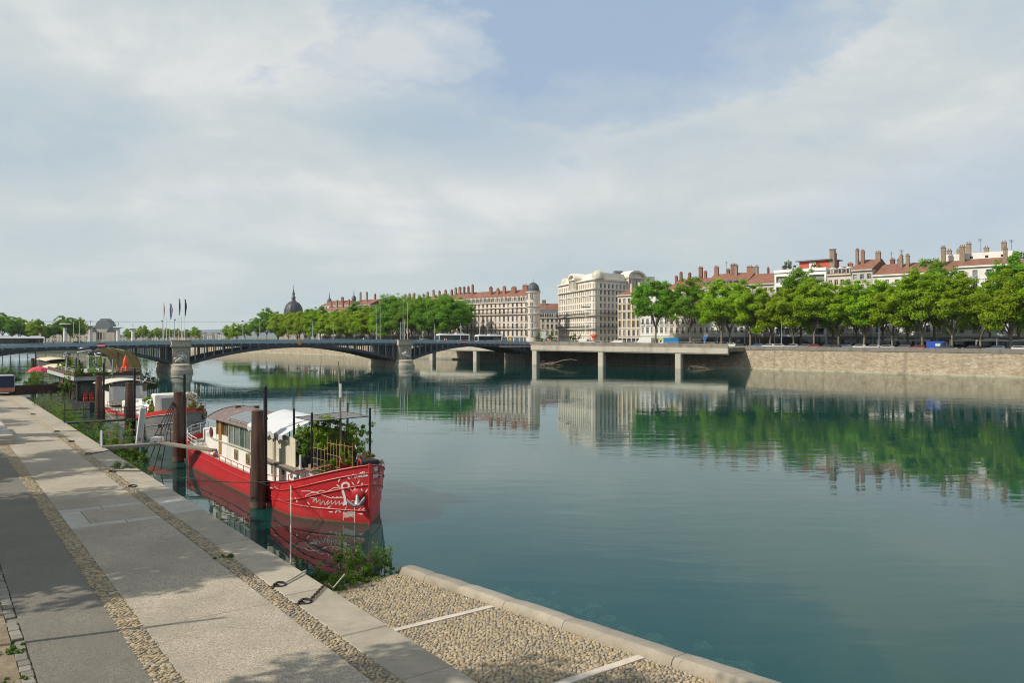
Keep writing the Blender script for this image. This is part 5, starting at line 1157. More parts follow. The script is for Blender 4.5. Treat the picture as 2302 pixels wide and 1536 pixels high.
def van(loc, rot, col, label, L=5.6, H=2.4, boxcol=None, lettering=None, group=None):
    o = thing('van', label, 'van', loc, rot, group); hw = .98
    prof = [(-L / 2, .4), (-L / 2 - .02, H - .15), (-L / 2 + .12, H), (L / 2 - 1.6, H), (L / 2 - .75, 1.35), (L / 2 - .05, 1.1), (L / 2, .6), (L / 2 - .05, .35)]
    b = MB(); b.loft([[(x * (1 - e), y, z) for x, z in prof] for y, e in ((-hw, .012), (-hw + .08, 0), (hw - .08, 0), (hw, .012))]); b.build('body', paint(col), o)
    b = MB(); b.add([(L / 2 - 1.55, -hw - .012, 1.35), (L / 2 - .9, -hw - .012, 1.35), (L / 2 - 1.35, -hw - .012, H - .25), (L / 2 - 1.75 - .35, -hw - .012, H - .25), (L / 2 - 2.1, -hw - .012, 1.35)], [(0, 1, 2, 3, 4)]); b.build('side_window', m_vglass, o, fix=False)
    b = MB(); b.add([(L / 2 - 1.55, -.8, H - .1), (L / 2 - 1.55, .8, H - .1), (L / 2 - .72, .85, 1.4), (L / 2 - .72, -.85, 1.4), (L / 2 - 1.6, -.8, H - .18), (L / 2 - 1.6, .8, H - .18), (L / 2 - .8, .85, 1.32), (L / 2 - .8, -.85, 1.32)], [(0, 1, 2, 3), (7, 6, 5, 4), (0, 4, 5, 1), (2, 6, 7, 3), (1, 5, 6, 2), (3, 7, 4, 0)]); b.build('windscreen', m_vglass, o)
    if lettering: b = MB(); b.box(-.7, .5, -hw - .02, -hw - .003, 1.2, 1.9); b.build('side_panel', paint(lettering), o)
    if boxcol: b = MB(); b.cbox(-L / 2 - .3, L / 2 - 1.7, -1.12, 1.12, .55, H + .55, .05); b.build('cargo_box', paint(boxcol), o)
    for x in (-L / 2 + 1.05, L / 2 - 1.05):
        for y in (-hw + .1, hw - .1): wheel(o, x, y, .34)
    b = MB(); b.box(L / 2 - .12, L / 2 + .01, -.85, -.55, .72, .95); b.build('headlight', m_chrome, o); b = MB(); b.box(L / 2 - .12, L / 2 + .01, .55, .85, .72, .95); b.build('headlight', m_chrome, o); return o
# bridge traffic
bz = lambda s: topz(min(s, S1)) - 1.25
bus(BR(s_at(38, 7) , 7, bz(-40)), BROT + math.pi * 0, 'white roofed dark city bus on the left end of the bridge', 12.5, 3.0, stripe=None)
bus(BR(s_at(1018, 6), 6, bz(70)), BROT + math.pi, 'white and black tram bus with red stripe right of the second pier', 12.0, 3.1, stripe=(.5, .03, .04))
bus(BR(s_at(1098, 5), 5, bz(80)), BROT + math.pi, 'white city bus right of the red striped one near the bridge end', 10.0, 2.9)
car(BR(s_at(180, 6), 6, bz(-24)), BROT, (.05, .055, .06), 'dark grey car on the bridge right of the left bus', group='cars on the bridge')
car(BR(s_at(950, 6), 6, bz(70)), BROT + math.pi, (.35, .36, .38), 'silver car on the bridge just right of the second pier', group='cars on the bridge')
# parked row behind the far wall
cols = [(.30, .31, .33), (.04, .045, .05), (.55, .55, .55), (.12, .13, .15), (.02, .02, .022), (.42, .43, .45), (.20, .03, .03), (.10, .16, .24)]
cn = ['silver', 'black', 'white', 'dark grey', 'jet black', 'light grey', 'dark red', 'slate blue']
px_list = [2296, 2240, 2185, 2130, 2062, 2030, 1998, 1962, 1930, 1905, 1880, 1858, 1834, 1808, 1780, 1755, 1728, 1702, 1668]
for i, px in enumerate(px_list):
    if 2070 < px < 2120: continue
    k = (i * 5 + 2) % 8; p = WL(wpx(px, 3.0), 3.0, STREET + .3)
    car(p, FROT + (math.pi if i % 3 else 0), cols[k], '%s car parked behind the far river wall, %s from the right edge' % (cn[k], ORD[i]))
car(WL(wpx(1648, 3.5), 3.5, STREET + .55), FROT, (.6, .6, .6), 'white hatchback parked where the stone wall meets the viaduct')
van(WL(wpx(2112, 3.2), 3.2, STREET + .25), FROT, (.02, .07, .38), 'bright blue van with pale side panel parked under the right trees', 5.8, 2.5, lettering=(.5, .55, .5))
bus(WL(wpx(2262, 15), 15, STREET), FROT, 'long white and glass city bus on the far street at the right', 14, 3.2); bus(WL(wpx(2190, 19.5), 19.5, STREET), FROT, 'dark windowed city bus behind the right trees', 12, 3.1); bus(WL(wpx(2030, 19.5), 19.5, STREET), FROT, 'city bus left of the blue van behind the tree trunks', 14, 3.1)
# traffic on the viaduct platform
vd = (pB - pA).normalized(); vr = math.atan2(vd.y, vd.x)
def VP(f, y, z=None):
    p = pA + vd * (dv.length * f) + Vector((-vd.y, vd.x)) * y; zz_ = 8.25 - .5 * f - 1.2; return Vector((p.x, p.y, zz_ if z is None else z))
van(VP(.275, 5), vr, (.68, .68, .67), 'plain white van on the viaduct before the grand building', 5.2, 2.2)
van(VP(.44, 5), vr + math.pi, (.66, .66, .66), 'low white van on the viaduct before the ochre house', 4.6, 1.5 + .4)
van(VP(.575, 5), vr + math.pi, (.68, .68, .67), 'white box truck on the viaduct left of the blue truck', 5.6, 2.2, (.68, .68, .67))
van(VP(.70, 5.4), vr + math.pi, (.66, .66, .66), 'truck with bright blue box on the viaduct', 6.4, 2.3, (.02, .16, .34))
for i, (f, c) in enumerate([(.06, 0), (.14, 1), (.2, 3), (.36, 2), (.52, 5), (.82, 4), (.9, 0)]):
    car(VP(f, 3.2), vr + (0 if i % 2 else math.pi), cols[c], '%s car on the viaduct roadway, %s from its left end' % (cn[c], ORD[i]), group='cars on the viaduct')
# small vehicle on the near quay at the far left
o = van(UN(131.5, 8.6, ZQ), math.atan2(U.y, U.x), (.22, .24, .26), 'grey truck with navy rear shutter and orange bumper at the far quay', 5.5, 2.2, (.25, .27, .30))
b = MB(); b.box(-3.13, -3.06, -1.0, 1.0, 1.1, 2.65); b.build('rear_shutter', paint((.01, .02, .07)), o); b = MB(); b.box(-3.15, -3.06, -1.0, 1.0, .72, .95); b.build('rear_bumper', paint((.75, .10, .01)), o)
# ---- street furniture at the bridgehead
def pole(loc, h, label, r=.09, col=None, head=None, name='street_pole', cat='pole', rot=0.0):
    o = thing(name, label, cat, loc, rot); b = MB(); b.tube([(0, 0, 0), (0, 0, h)], [r, r * .7], 8); b.build('shaft', col or m_frame, o, True); b = MB(); b.lathe([(r * 2, 0), (r * 1.8, .3), (r, .4)], 8); b.build('base', col or m_frame, o)
    if head: b = MB(); b.cbox(-head[0] / 2, head[0] / 2, -.2, .2, h, h + head[1], .08); b.build('head', m_iron, o)
    return o
def GP(px, d, z): return Vector(((px - 1151) / 1790 * d, d, z))
pole(GP(1078.5, 300, 7.0), 11.0, 'white pole beside the buses right of the bridge trees', .13)
pole(GP(1177, 292, 6.9), 9.8, 'thin white pole left of the domed turret street corner', .11); pole(GP(1193, 291, 6.9), 9.8, 'white pole with traffic lamp below the domed turret', .12, head=(.3, .3))
pole(GP(1317, 290, 6.9), 13.6, 'tall white lighting mast with flat dark head before the grand building', .15, head=(3.2, .3), name='lighting_mast', cat='lamp mast', rot=-.5)
pole(GP(1585, 262, 6.2), 10, 'grey lamp mast left of the blue sign between the plane trees', .1, m_lampg); pole(GP(1757, 240, 6), 9.5, 'green lamp post between the trunks before the office block', .1, m_lampg)
pole(GP(1976, 220, 6), 8, 'green lamp post between the trunks left of the blue van', .1, m_lampg); pole(GP(2241, 205, 6), 9, 'green lamp post right of the blue van', .1, m_lampg)
o = thing('direction_sign', 'white direction sign panels on a post near the grand building', 'sign', GP(1222, 300, 6.9), -.3)
b = MB(); b.tube([(0, .08, 0), (0, .08, 4.9)], .08, 6); b.build('post', m_lampg, o)
for k in range(4): b = MB(); b.box(-.85, .85, -.03, .03, 2.3 + k * .65, 2.85 + k * .65); b.build('sign_panel', M('sign_white_grey', (.5, .54, .56), .5), o)
o = thing('advertising_column', 'orange advertising column with dark green domed cap by the bridge end', 'kiosk', GP(1234, 292, 6.9), 0)
b = MB(); b.lathe([(.62, 0), (.62, 2.4)], 14); b.build('drum', M('kiosk_orange', (.62, .17, .02), .6), o, True); b = MB(); b.lathe([(.8, 2.403), (.85, 2.7), (.6, 3.1), (.25, 3.5), (.05, 3.9)], 14); b.build('cap', M('kiosk_green', (.02, .06, .045), .6), o, True)
bush('street_bush', 'leafy street bush before the grand building entrance', GP(1290, 318, 6.0), 7, 5, 5.2, 320, m_leafD, .35, 60, 34, 0, cat='bush'); bush('street_bush', 'dark street bush between the turret house and the sign', GP(1225, 352, 6.0), 10, 5, 6.5, 321, m_leafD, .4, 60, 40, 0, cat='bush')
o = thing('round_sign', 'yellow round shop sign on the dark shop front beside the buses', 'sign', WL(211.0, 29.7, STREET + 2.1), FROT); b = MB(); b.lathe([(.02, 0), (.95, .0), (.95, .12), (.02, .12)], 18); b.v = [(x, -z, y) for x, y, z in b.v]; b.build('disc', M('sign_yellow_face', (.72, .42, .01), .5), o); b = MB(); b.lathe([(.02, .123), (.42, .123), (.42, .15), (.02, .15)], 12); b.v = [(x, -z, y) for x, y, z in b.v]; b.build('emblem', m_iron, o)
o = thing('blue_sign', 'square blue road sign on a post between the plane trees', 'sign', GP(1584, 258, 6.2), -.4); b = MB(); b.box(-.55, .55, -.04, .04, 2.6, 3.8); b.build('panel', M('sign_blue', (.01, .13, .5), .5), o); b = MB(); b.tube([(0, .08, 0), (0, .08, 3.7)], .06, 6); b.build('post', m_lampg, o)

# ---- people on the bridge: one continuous skinned body each
def person(loc, rot, label, top, legs, pose='walk', s=1.0, cat='person'):
    V = [(0, 0, .95), (0, 0, 1.15), (0, 0, 1.38), (0, .0, 1.52), (0, .02, 1.66), (.09, .0, .9), (.11, .14, .5), (.11, .05, .06), (.11, .17, .04), (-.09, 0, .9), (-.11, -.02, .5), (-.11, -.2, .08), (-.11, -.1, .04), (.2, 0, 1.4), (.26, -.08, 1.13), (.25, .08, .9), (-.2, 0, 1.4), (-.26, .06, 1.13), (-.25, .2, .93)]
    E = [(0, 1), (1, 2), (2, 3), (3, 4), (0, 5), (5, 6), (6, 7), (7, 8), (0, 9), (9, 10), (10, 11), (11, 12), (2, 13), (13, 14), (14, 15), (2, 16), (16, 17), (17, 18)]
    if pose == 'sit':
        V = [(0, 0, .12), (0, 0, .32), (0, 0, .55), (0, .0, .70), (0, .02, .83), (.09, .05, .1), (.1, .45, .22), (.1, .8, .06), (.1, .88, .1), (-.09, .05, .1), (-.1, .45, .22), (-.1, .8, .06), (-.1, .88, .1), (.2, 0, .57), (.27, .2, .40), (.24, .42, .45), (-.2, 0, .57), (-.27, .2, .40), (-.24, .42, .45)]
    rr = [.15, .14, .17, .07, .115, .1, .075, .05, .04, .1, .075, .05, .04, .07, .055, .04, .07, .055, .04]
    if pose not in _pm:
        me = bpy.data.meshes.new('body'); me.from_pydata(V, E, []); ob = bpy.data.objects.new('tmp', me); COL.objects.link(ob)
        md = ob.modifiers.new('s', 'SKIN'); 
        for i, sv in enumerate(me.skin_vertices[0].data): sv.radius = (rr[i], rr[i]); sv.use_root = (i == 0)
        ob.modifiers.new('u', 'SUBSURF').levels = 1
        dg = bpy.context.evaluated_depsgraph_get(); me2 = bpy.data.meshes.new_from_object(ob.evaluated_get(dg)); bpy.data.objects.remove(ob); me2.polygons.foreach_set('use_smooth', [True] * len(me2.polygons)); _pm[pose] = me2
    me = _pm[pose].copy(); k = ('pm', top, legs, pose)
    if k not in _pm:
        t = NT('clothes'); z = t.n('ShaderNodeSeparateXYZ', {0: t.coord()}).outputs[2]
        hz_ = (.95, 1.52) if pose != 'sit' else (.2, .7)
        c = t.mix(t.math('GREATER_THAN', z, hz_[0]), legs, top); c = t.mix(t.math('GREATER_THAN', z, hz_[1]), c, (.38, .22, .15)); c = t.mix(t.math('GREATER_THAN', z, hz_[1] + .2), c, (.03, .02, .015)); t.pr(c, .8); _pm[k] = t.m
    me.materials.clear(); me.materials.append(_pm[k]); o = tag(put('person', me, None, loc, rot), label, cat, None); o.scale = (s,) * 3; return o
_pm = {}
for px, w, tp, lg, lb in [(88 + 1, 2, (.03, .03, .04), (.02, .02, .03), 'person in dark clothes walking just right of the left bus'), (99, 2, (.5, .45, .35), (.05, .06, .10), 'person in a pale top walking on the bridge right of the bus'), (120, 2, (.04, .04, .05), (.03, .03, .04), 'person in black walking on the left of the bridge'),
                          (145, 2, (.45, .12, .10), (.3, .25, .2), 'person in a red top walking near the left lamp posts'), (198, 2, (.62, .66, .72), (.10, .12, .18), 'person in a white top walking right of the left lamp posts'), (412, 1, (.55, .55, .55), (.25, .25, .26), 'person in white standing by the flags on the left pier'),
                          (493, 2, (.6, .6, .6), (.2, .2, .25), 'person in a pale top walking right of the left pier'), (817, 2, (.66, .64, .60), (.15, .16, .2), 'person in white walking left of the right pier'), (1004, 2, (.5, .15, .12), (.4, .35, .3), 'person in red standing before the striped bus'), (1000, 2.6, (.6, .5, .42), (.1, .1, .14), 'person in a beige top standing before the striped bus')]:
    s = s_at(px, w); person(BR(s, w, topz(min(s, S1)) - 1.12), BROT - 1.57 + (3.14 if px % 2 else 0), lb, tp, lg)
# ---- rowing boat with four people
o = thing('rowing_boat', 'slim white and turquoise rowing boat beyond the bridge shadow', 'boat', (-59.5, 231.1, 0), .35)
b = MB(); rings = []
for i in range(11):
    t_ = i / 10; w = .42 * math.sin(math.pi * (.04 + .92 * t_)) ** .7; x = -3.1 + 6.2 * t_; h = .28 + .12 * abs(t_ - .5) * 2
    rings.append([(x, -w, h), (x, -w * .7, .02), (x, 0, -.1), (x, w * .7, .02), (x, w, h), (x, w * .8, h - .02), (x, 0, .06), (x, -w * .8, h - .02)])
b.loft(rings); b.build('hull', M('rowboat_white', (.68, .70, .68), .5), o, True)
b = MB(); b.tube([(-3, -.1, .32), (0, -.43, .29), (3, -.1, .33)], .04, 6); b.build('stripe', M('turquoise', (.05, .35, .32), .5), o)
for i in range(3):
    b = MB(); x = -1.4 + i * 1.4; b.tube([(x, -.3, .4), (x + .3, -2.2, .05)], .03, 5); b.cbox(x + .2, x + .42, -2.6, -2.1, .02, .06, .01); b.build('oar', M('oar_wood', (.35, .22, .10), .6), o)
rm = Matrix.Translation(Vector((-59.5, 231.1, 0))) @ Matrix.Rotation(.35, 4, 'Z')
for i, (tp, nm) in enumerate([((.12, .10, .12), 'dark'), ((.5, .12, .08), 'red'), ((.55, .42, .30), 'beige'), ((.45, .10, .10), 'crimson')]):
    person(rm @ Vector((-1.9 + i * 1.2, 0, .05)), .35 - 1.57, 'person in a %s top rowing in the slim boat' % nm, tp, (.10, .10, .14), 'sit')
# ================================================================== distant landmarks
def FX_(px, d): return (px - 1151) / 1790 * d
FZ = lambda y, d: 10.2 + (755 - y) * d / 1790
# domed hospital
d = 600.0; m_gold = M('gilding', (.55, .36, .05), .35, .8); cx = FX_(660, d)
o = thing('domed_church', 'great dark slate dome with lantern and gold ornaments behind the trees', 'dome', (cx, d, 4), 0)
st = plaster('pale_limestone', (.52, .47, .39), (.36, .32, .27))
b = MB(); b.box(-9.5, 9.5, -7, 14, 0, 19.2); b.box(-8.3, 8.3, -7.6, 12, 19.2, 21.6); b.build('drum', st, o)
b = MB(); b.box(-9.9, 9.9, -7.9, 14, 19.0, 19.6); b.build('cornice', st, o)
for k in range(5): b = MB(); b.box(-7.2 + k * 3.3, -6.0 + k * 3.3, -7.7, -7.603, 15, 18.2); b.build('window', m_pane, o)
b = MB(); b.lathe([(7.3, 21.6), (7.3, 22.3), (7.0, 22.4)] + [(7.0 * math.cos(a) ** .8, 22.4 + 9.6 * math.sin(a)) for a in np.linspace(0, R(80), 10)], 16); dm = b.build('dome', M('dome_lead', (.045, .048, .058), .5, .1, scale=.5, var=.3), o, True)
for k in range(16): a = 6.283 * k / 16; b = MB(); b.tube([(math.cos(a) * 7.05 * math.cos(e) ** .8, math.sin(a) * 7.05 * math.cos(e) ** .8, 22.4 + 9.65 * math.sin(e)) for e in np.linspace(0, R(80), 8)], .13, 4); b.build('dome_rib', M('rib_lead', (.07, .07, .08), .5), dm)
for k in range(16): a = 6.283 * (k + .5) / 16; b = MB(); b.lathe([(.3, 0), (.35, .6), (.1, 1.1), (.03, 1.8)], 6, (math.cos(a) * 7.2, math.sin(a) * 7.2, 22.3)); b.build('gold_finial', m_gold, dm)
b = MB(); b.lathe([(2.3, 31.6), (2.0, 32.5), (1.5, 32.6), (1.4, 34.6), (1.7, 34.7), (1.6, 35.2), (1.0, 35.8), (.8, 37.2), (1.1, 37.5), (.9, 38.6), (.45, 39.6), (.5, 40.2), (.2, 41.2), (.06, 44.5)], 12); b.build('lantern', M('rib_lead', (.07, .07, .08)), o, True)
# mansard building with turrets
d = 545.0; cx = FX_(716, d)
b = Building('mansard_building', 'pale mansard roofed building with slim spired turrets above the trees', (cx, d, 5), R(-30), st)
b.facade(ID, 28, [(4, 2.4), (8, 2.4), (12, 2.4), (16, 2.2)], grid(28, 11, 1.3), 20, .3, m_frameg); b.body(28, 14, 20, True, False); b.band(ID, 0, 28, 19.5, .5, .5)
q = MB(); q.add([(0, -.3, 20), (28, -.3, 20), (28, 14, 20), (0, 14, 20), (1, 1.8, 26), (27, 1.8, 26), (27, 12, 26), (1, 12, 26)], [(0, 1, 5, 4), (1, 2, 6, 5), (2, 3, 7, 6), (3, 0, 4, 7), (4, 5, 6, 7)]); rf = q.build('roof', M('grey_mansard', (.17, .165, .165), .6, scale=.5), b.o)
for k in range(9):
    for z in (20.4, 23.2): q = MB(); c = 2.5 + k * 2.9; dy = (z - 20) * .3; q.box(c - .6, c + .6, dy - .35, dy + 1.2, z, z + 1.9); q.build('dormer', m_frame, rf)
q = MB(); q.add([(1, 1.8, 26.02), (27, 1.8, 26.02), (27, 12, 26.02), (1, 12, 26.02), (5, 7, 29.2), (23, 7, 29.2)], [(0, 1, 5, 4), (1, 2, 5), (2, 3, 4, 5), (3, 0, 4)]); rf2 = q.build('red_roof', m_tile, b.o); b.chimney(rf2, 18, 4, 27, 31, 2.2, 1, Br, 3)
for x, y, zt in ((3.5, 7, 26), (22, 11, 27.5)):
    q = MB(); q.lathe([(1.3, zt), (1.3, zt + 2.2), (1.6, zt + 2.4), (1.5, zt + 3.6), (1.0, zt + 4.6), (.3, zt + 5.4), (.25, zt + 6.4), (.04, zt + 9.5)], 10, (x, y, 0)); q.build('turret', m_slate, b.o, True)
b.finish()
for k, (px, d, y, w, h_, lb) in enumerate([(802, 520, 690, 18, 20, 'red roofed house between the mansard building and the tall chimneys'), (770, 560, 686, 16, 22, 'small red roof just right of the spired mansard building')]):
    b = Building('house', lb, (FX_(px, d), d, 5), R(-35), Be); H_ = FZ(y, d) - 5 - 3; b.body(w, 10, H_, False, False); rf = b.roof(w, 10, H_, 3, m_tile); b.chimney(rf, 3, 4, H_, H_ + 4.6, 1.6, 1, Br, 3); b.chimney(rf, w - 5, 4, H_, H_ + 4.8, 2.2, 1, Br, 3); b.finish()
# pool towers with saucer tops
m_wt = M('white_concrete', (.66, .67, .66), .7, scale=.6)
for k, (px, d, y, w) in enumerate([(147, 560, 731, 6.6), (204, 590, 735, 6.6), (266, 610, 738, 6.4), (299, 680, 740, 6.2)]):
    o = thing('white_tower', 'slim white tower with saucer top left of the flags, %s from the left' % ORD[k], 'tower', (FX_(px, d), d, 4), 0, 'white saucer towers'); h_ = FZ(y, d) - 4
    b = MB(); b.lathe([(1.5, 0), (1.3, h_ * .5), (1.2, h_ - .3)], 10); b.build('shaft', m_wt, o, True)
    b = MB(); b.lathe([(1.0, h_ - .3), (w * .55, h_ + .3), (w * .6, h_ + .75), (w * .5, h_ + 1.0), (.5, h_ + 1.15)], 18); b.build('saucer', m_wt, o, True)
    b = MB(); b.tube([(0, 0, h_ + 1), (0, 0, h_ + 5.2)], [.14, .06], 5); b.build('spike', m_iron, o); b = MB(); b.box(-.05, .05, -.5, .5, h_ + 2.8, h_ + 4.2); b.build('pennant', m_lampg, o)
# domed university hall
d = 640.0; cx = FX_(229, d); o = thing('domed_hall', 'stone hall with squared grey dome between the white towers', 'building', (cx, d, 4), .1)
b = MB(); b.box(-7.5, 9, 0, 14, 0, 11.5); b.box(-9, -4, -1, 6, 0, 9.5); b.box(4, 10, -1, 6, 0, 9.5); b.build('wall', st, o)
b = MB(); sq = lambda w, z: [(-w, 2 - w * .2 + 1, z), (w, 2 - w * .2 + 1, z), (w, 14, z), (-w, 14, z)]
b.loft([sq(6.4, 11.5), sq(6.1, 13.5), sq(5.2, 16), sq(3.8, 18), sq(2.2, 19.2), sq(2.0, 20.0)]); b.build('dome', M('hall_zinc', (.13, .145, .16), .55, scale=.6), o)
b = MB(); b.yprism([(-9.3, 9.5), (-3.7, 9.5), (-6.5, 13)], -1.3, 6); b.yprism([(3.7, 9.5), (10.3, 9.5), (7, 13)], -1.3, 6); b.build('gable_roof', m_slate, o)
for k in range(4): b = MB(); x = -3.2 + k * 2.1; b.box(x, x + 1.0, -.1, -.003, 3, 9); b.build('window', m_pane, o)
# low far town
rr = random.Random(5)
town = [(82, 800, 734, 50, 12, (.50, .42, .34)), (330, 1000, 745, 24, 9, (.5, .47, .42)), (341, 1050, 740, 20, 14, (.42, .30, .22)), (356, 1100, 741, 18, 12, (.55, .45, .36)), (383, 960, 744, 8, 10, (.55, .50, .42)), (396, 950, 746, 9, 10, (.5, .42, .33)), (410, 940, 745, 8, 10, (.56, .50, .42)), (422, 980, 746, 10, 10, (.52, .46, .40)), (434, 900, 742, 7, 8, (.50, .38, .26)), (442, 1000, 747, 9, 10, (.55, .52, .48)), (455, 1300, 750, 16, 12, (.5, .48, .45)), (473, 1500, 747, 14, 14, (.52, .46, .44)), (487, 1500, 749, 16, 14, (.55, .52, .5)), (262, 900, 752, 34, 10, (.45, .42, .38)), (190, 760, 744, 12, 12, (.48, .42, .35))]
for k, (px, d, y, w, dp, c) in enumerate(town):
    b = Building('distant_house', 'distant pale building low on the left skyline, %s from the left edge' % ORD[sorted(range(len(town)), key=lambda q: town[q][0]).index(k)], (FX_(px, d), d, 3.5), 0, plaster('far_wall_%d' % k, c), 'building', 'distant left skyline'); H_ = FZ(y, d) - 3.5; rise = 1.6 if k else 3.4; H_ = max(4, H_ - rise)
    nc = max(3, int(w / 3.4)); nr = max(1, int(H_ / 3.3)); b.facade(ID, w, [(1.0 + i * 3.3, 1.6) for i in range(nr)], grid(w, min(nc, 24), 1.2), H_, .25, m_frameg); b.body(w, dp, H_, True, False); rf = b.roof(w, dp, H_, rise, m_tile if k in (0, 2, 3, 4, 5, 7) else m_zinc)
    if k == 0:
        for x in np.linspace(4, w - 4, 10): b.chimney(rf, x, dp * .45, H_ + 1, H_ + 5, 1.8, 1.2, Br, 2)
    b.finish()
# overhead wires of the trolley line beyond
for k, (y, d) in enumerate(((722.5, 232), (724, 240))):
    o = MB(); p = [(FX_(-30, d - 30), d - 30, FZ(y, d - 30)), (FX_(200, d), d, FZ(y, d)), (FX_(330, d + 8), d + 8, FZ(y + 1, d + 8)), (FX_(600, d + 30), d + 30, FZ(y + .5, d + 30))]; o.tube(p, .022, 4); tag(o.build('overhead_wire', m_iron), 'thin overhead wire above the bridge, %s of two' % ('upper' if k == 0 else 'lower'), 'wire')
# ================================================================== boats
class Hull:
    """x from stern (0) to stem (L); +y = port. profile functions for half beam and sheer"""
    def __init__(s, L, B, sheer, bow0, bexp, stern0, wexp, keel=-.7, x0=0.0):
        s.x0 = x0; s.L, s.B, s.bow0, s.bexp, s.stern0, s.wexp, s.keel = L, B, bow0, bexp, stern0, wexp, keel; s.sx = [a for a, _ in sheer]; s.sz = [z for _, z in sheer]
    def sheer(s, x): return float(np.interp(x, s.sx, s.sz)) if False else s._sm(x)
    def _sm(s, x):
        return sum(float(np.interp(x + o, s.sx, s.sz)) for o in (-1, -.5, 0, .5, 1)) / 5
    def half(s, x, z):
        f = max(0, min(1, z / max(.3, s.sheer(x)))); f = f * f * (3 - 2 * f)
        def hb(e, B):
            if x > s.bow0: t_ = min(1, (x - s.bow0) / (s.L - s.bow0)); return B * (1 - t_ ** e)
            if x < s.stern0: t_ = min(1, (s.stern0 - x) / (s.stern0 - s.x0)); return B * math.sqrt(max(0, 1 - t_ ** 2.4)) 
            return B
        return hb(s.wexp, s.B * .97) * (1 - f) + hb(s.bexp, s.B) * f
    def pt(s, x, z, side, off=0.0):
        y = s.half(x, z); p = Vector((x, side * y, z))
        if off:
            e = .05; tx = Vector((2 * e, side * (s.half(min(s.L, x + e), z) - s.half(x - e, z)), 0)); tz = Vector((0, side * (s.half(x, z + e) - s.half(x, z - e)), 2 * e)); n = tx.cross(tz).normalized()
            if n.y * side < 0: n = -n
            p = p + n * off
        return p
    def xs(s, n=56): 
        a = list(s.x0 + np.linspace(0, 1, 10) ** 1.8 * (s.stern0 - s.x0)); b = list(np.linspace(s.stern0, s.bow0, 18)[1:]); c = list(s.bow0 + (s.L - s.bow0) * (1 - (1 - np.linspace(0, 1, 22)[1:]) ** 1.5)); return a + b + c
    def shell(s, z0=None, top=0.0):
        mb = MB(); xs = s.xs(); fr = [0, .18, .36, .55, .75, .9, 1.0]
        for side in (-1, 1):
            rows_ = []
            for x in xs:
                zt = s.sheer(x) + top; zb = s.keel if z0 is None else z0(x); rows_.append([tuple(s.pt(x, max(zb + (zt - zb) * f, zb), side)) for f in fr])
            mb.loft(rows_, closed=False)
        # close the stem and stern gaps
        return mb
    def band(s, d0, d1, off, side=None, x0=0.0):
        mb = MB()
        for sd in ((-1, 1) if side is None else (side,)):
            rows_ = []
            for x in s.xs():
                if x < x0: continue
                zt = s.sheer(x); rows_.append([tuple(s.pt(x, zt - d0, sd, off)), tuple(s.pt(x, zt - d1, sd, off)), tuple(s.pt(x, zt - d1, sd, -.02)), tuple(s.pt(x, zt - d0, sd, -.02))])
            mb.loft(rows_)
        return mb
    def line(s, d, r, side, x0=0.0, x1=None, off=.0, const=None):
        return MB().tube([tuple(s.pt(x, (s.sheer(x) - d) if const is None else const, side, off)) for x in s.xs() if x0 <= x <= (x1 or s.L)], r, 6)
    def deck(s, dz, inset=.08):
        mb = MB(); xs = [x for x in s.xs() if s.x0 + .1 < x < s.L - .15]
        mb.loft([[(x, -max(.02, s.half(x, s.sheer(x) - dz) - inset), s.sheer(x) - dz), (x, max(.02, s.half(x, s.sheer(x) - dz) - inset), s.sheer(x) - dz)] for x in xs], closed=False); return mb
def hull_paint(name, col, col2, scum):
    t = NT(name); v = t.coord(); z = t.n('ShaderNodeSeparateXYZ', {0: v}).outputs[2]
    a = t.noise(v, .7, 5, .6); dr = t.noise(t.coord((2.5, 2.5, .25)), 1.0, 5, .65)
    c = t.mix(a, col, col2); c = t.mix(t.ramp(dr, [(.58, 0.0), (.76, .4)]), c, c3(col, 1.5) if max(col) < .3 else (.50, .20, .17)); c = t.mix(t.ramp(t.noise(v, 4, 5, .7), [(.62, 0.0), (.72, .35)]), c, c3(col, .5))
    wl_ = t.math('ADD', z, t.math('MULTIPLY', t.noise(v, 1.5, 4), -.16))
    c = t.mix(t.ramp(wl_, [(.0, 1.0), (.07, 0.0)]), c, scum); c = t.mix(t.ramp(wl_, [(.07, .55), (.32, 0.0)]), c, c3(col2, .5))
    mp_ = t.n('ShaderNodeMapping', {'Vector': v}); mp_.inputs['Rotation'].default_value = (R(90), 0, 0)
    br = t.n('ShaderNodeTexBrick', {'Vector': mp_.outputs[0], 'Scale': 1.0, 'Mortar Size': .012, 'Brick Width': 2.6, 'Row Height': .85}); seam = br.outputs['Fac']
    c = t.mix(t.math('MULTIPLY', seam, .6), c, c3(col, .4))
    rs = t.noise(t.coord((3.2, 3.2, .22)), 1.0, 6, .7); c = t.mix(t.ramp(rs, [(.57, 0.0), (.70, .6)]), c, (.16, .05, .03))
    sf = t.noise(t.coord((.9, .9, 5.0)), 1.0, 5, .7); c = t.mix(t.ramp(sf, [(.60, 0.0), (.68, .45)]), c, c3(col2, 1.6) if max(col) < .3 else (.46, .12, .10))
    t.pr(c, t.math('ADD', t.math('MULTIPLY', a, .35), .28), 0, t.bump(t.math('ADD', t.noise(v, .9, 3), t.math('MULTIPLY', seam, -.4)), .16, .06)); return t.m
m_red = hull_paint('red_hull_paint', (.50, .020, .026), (.44, .016, .022), (.10, .11, .04)); m_redp = M('red_rail_paint', (.40, .02, .022), .45, scale=2)
m_grey = hull_paint('grey_hull_paint', (.20, .20, .195), (.15, .15, .15), (.06, .065, .04)); m_redg = M('bright_red_band', (.52, .035, .022), .5, scale=1.2, dirt=(.30, .05, .03))
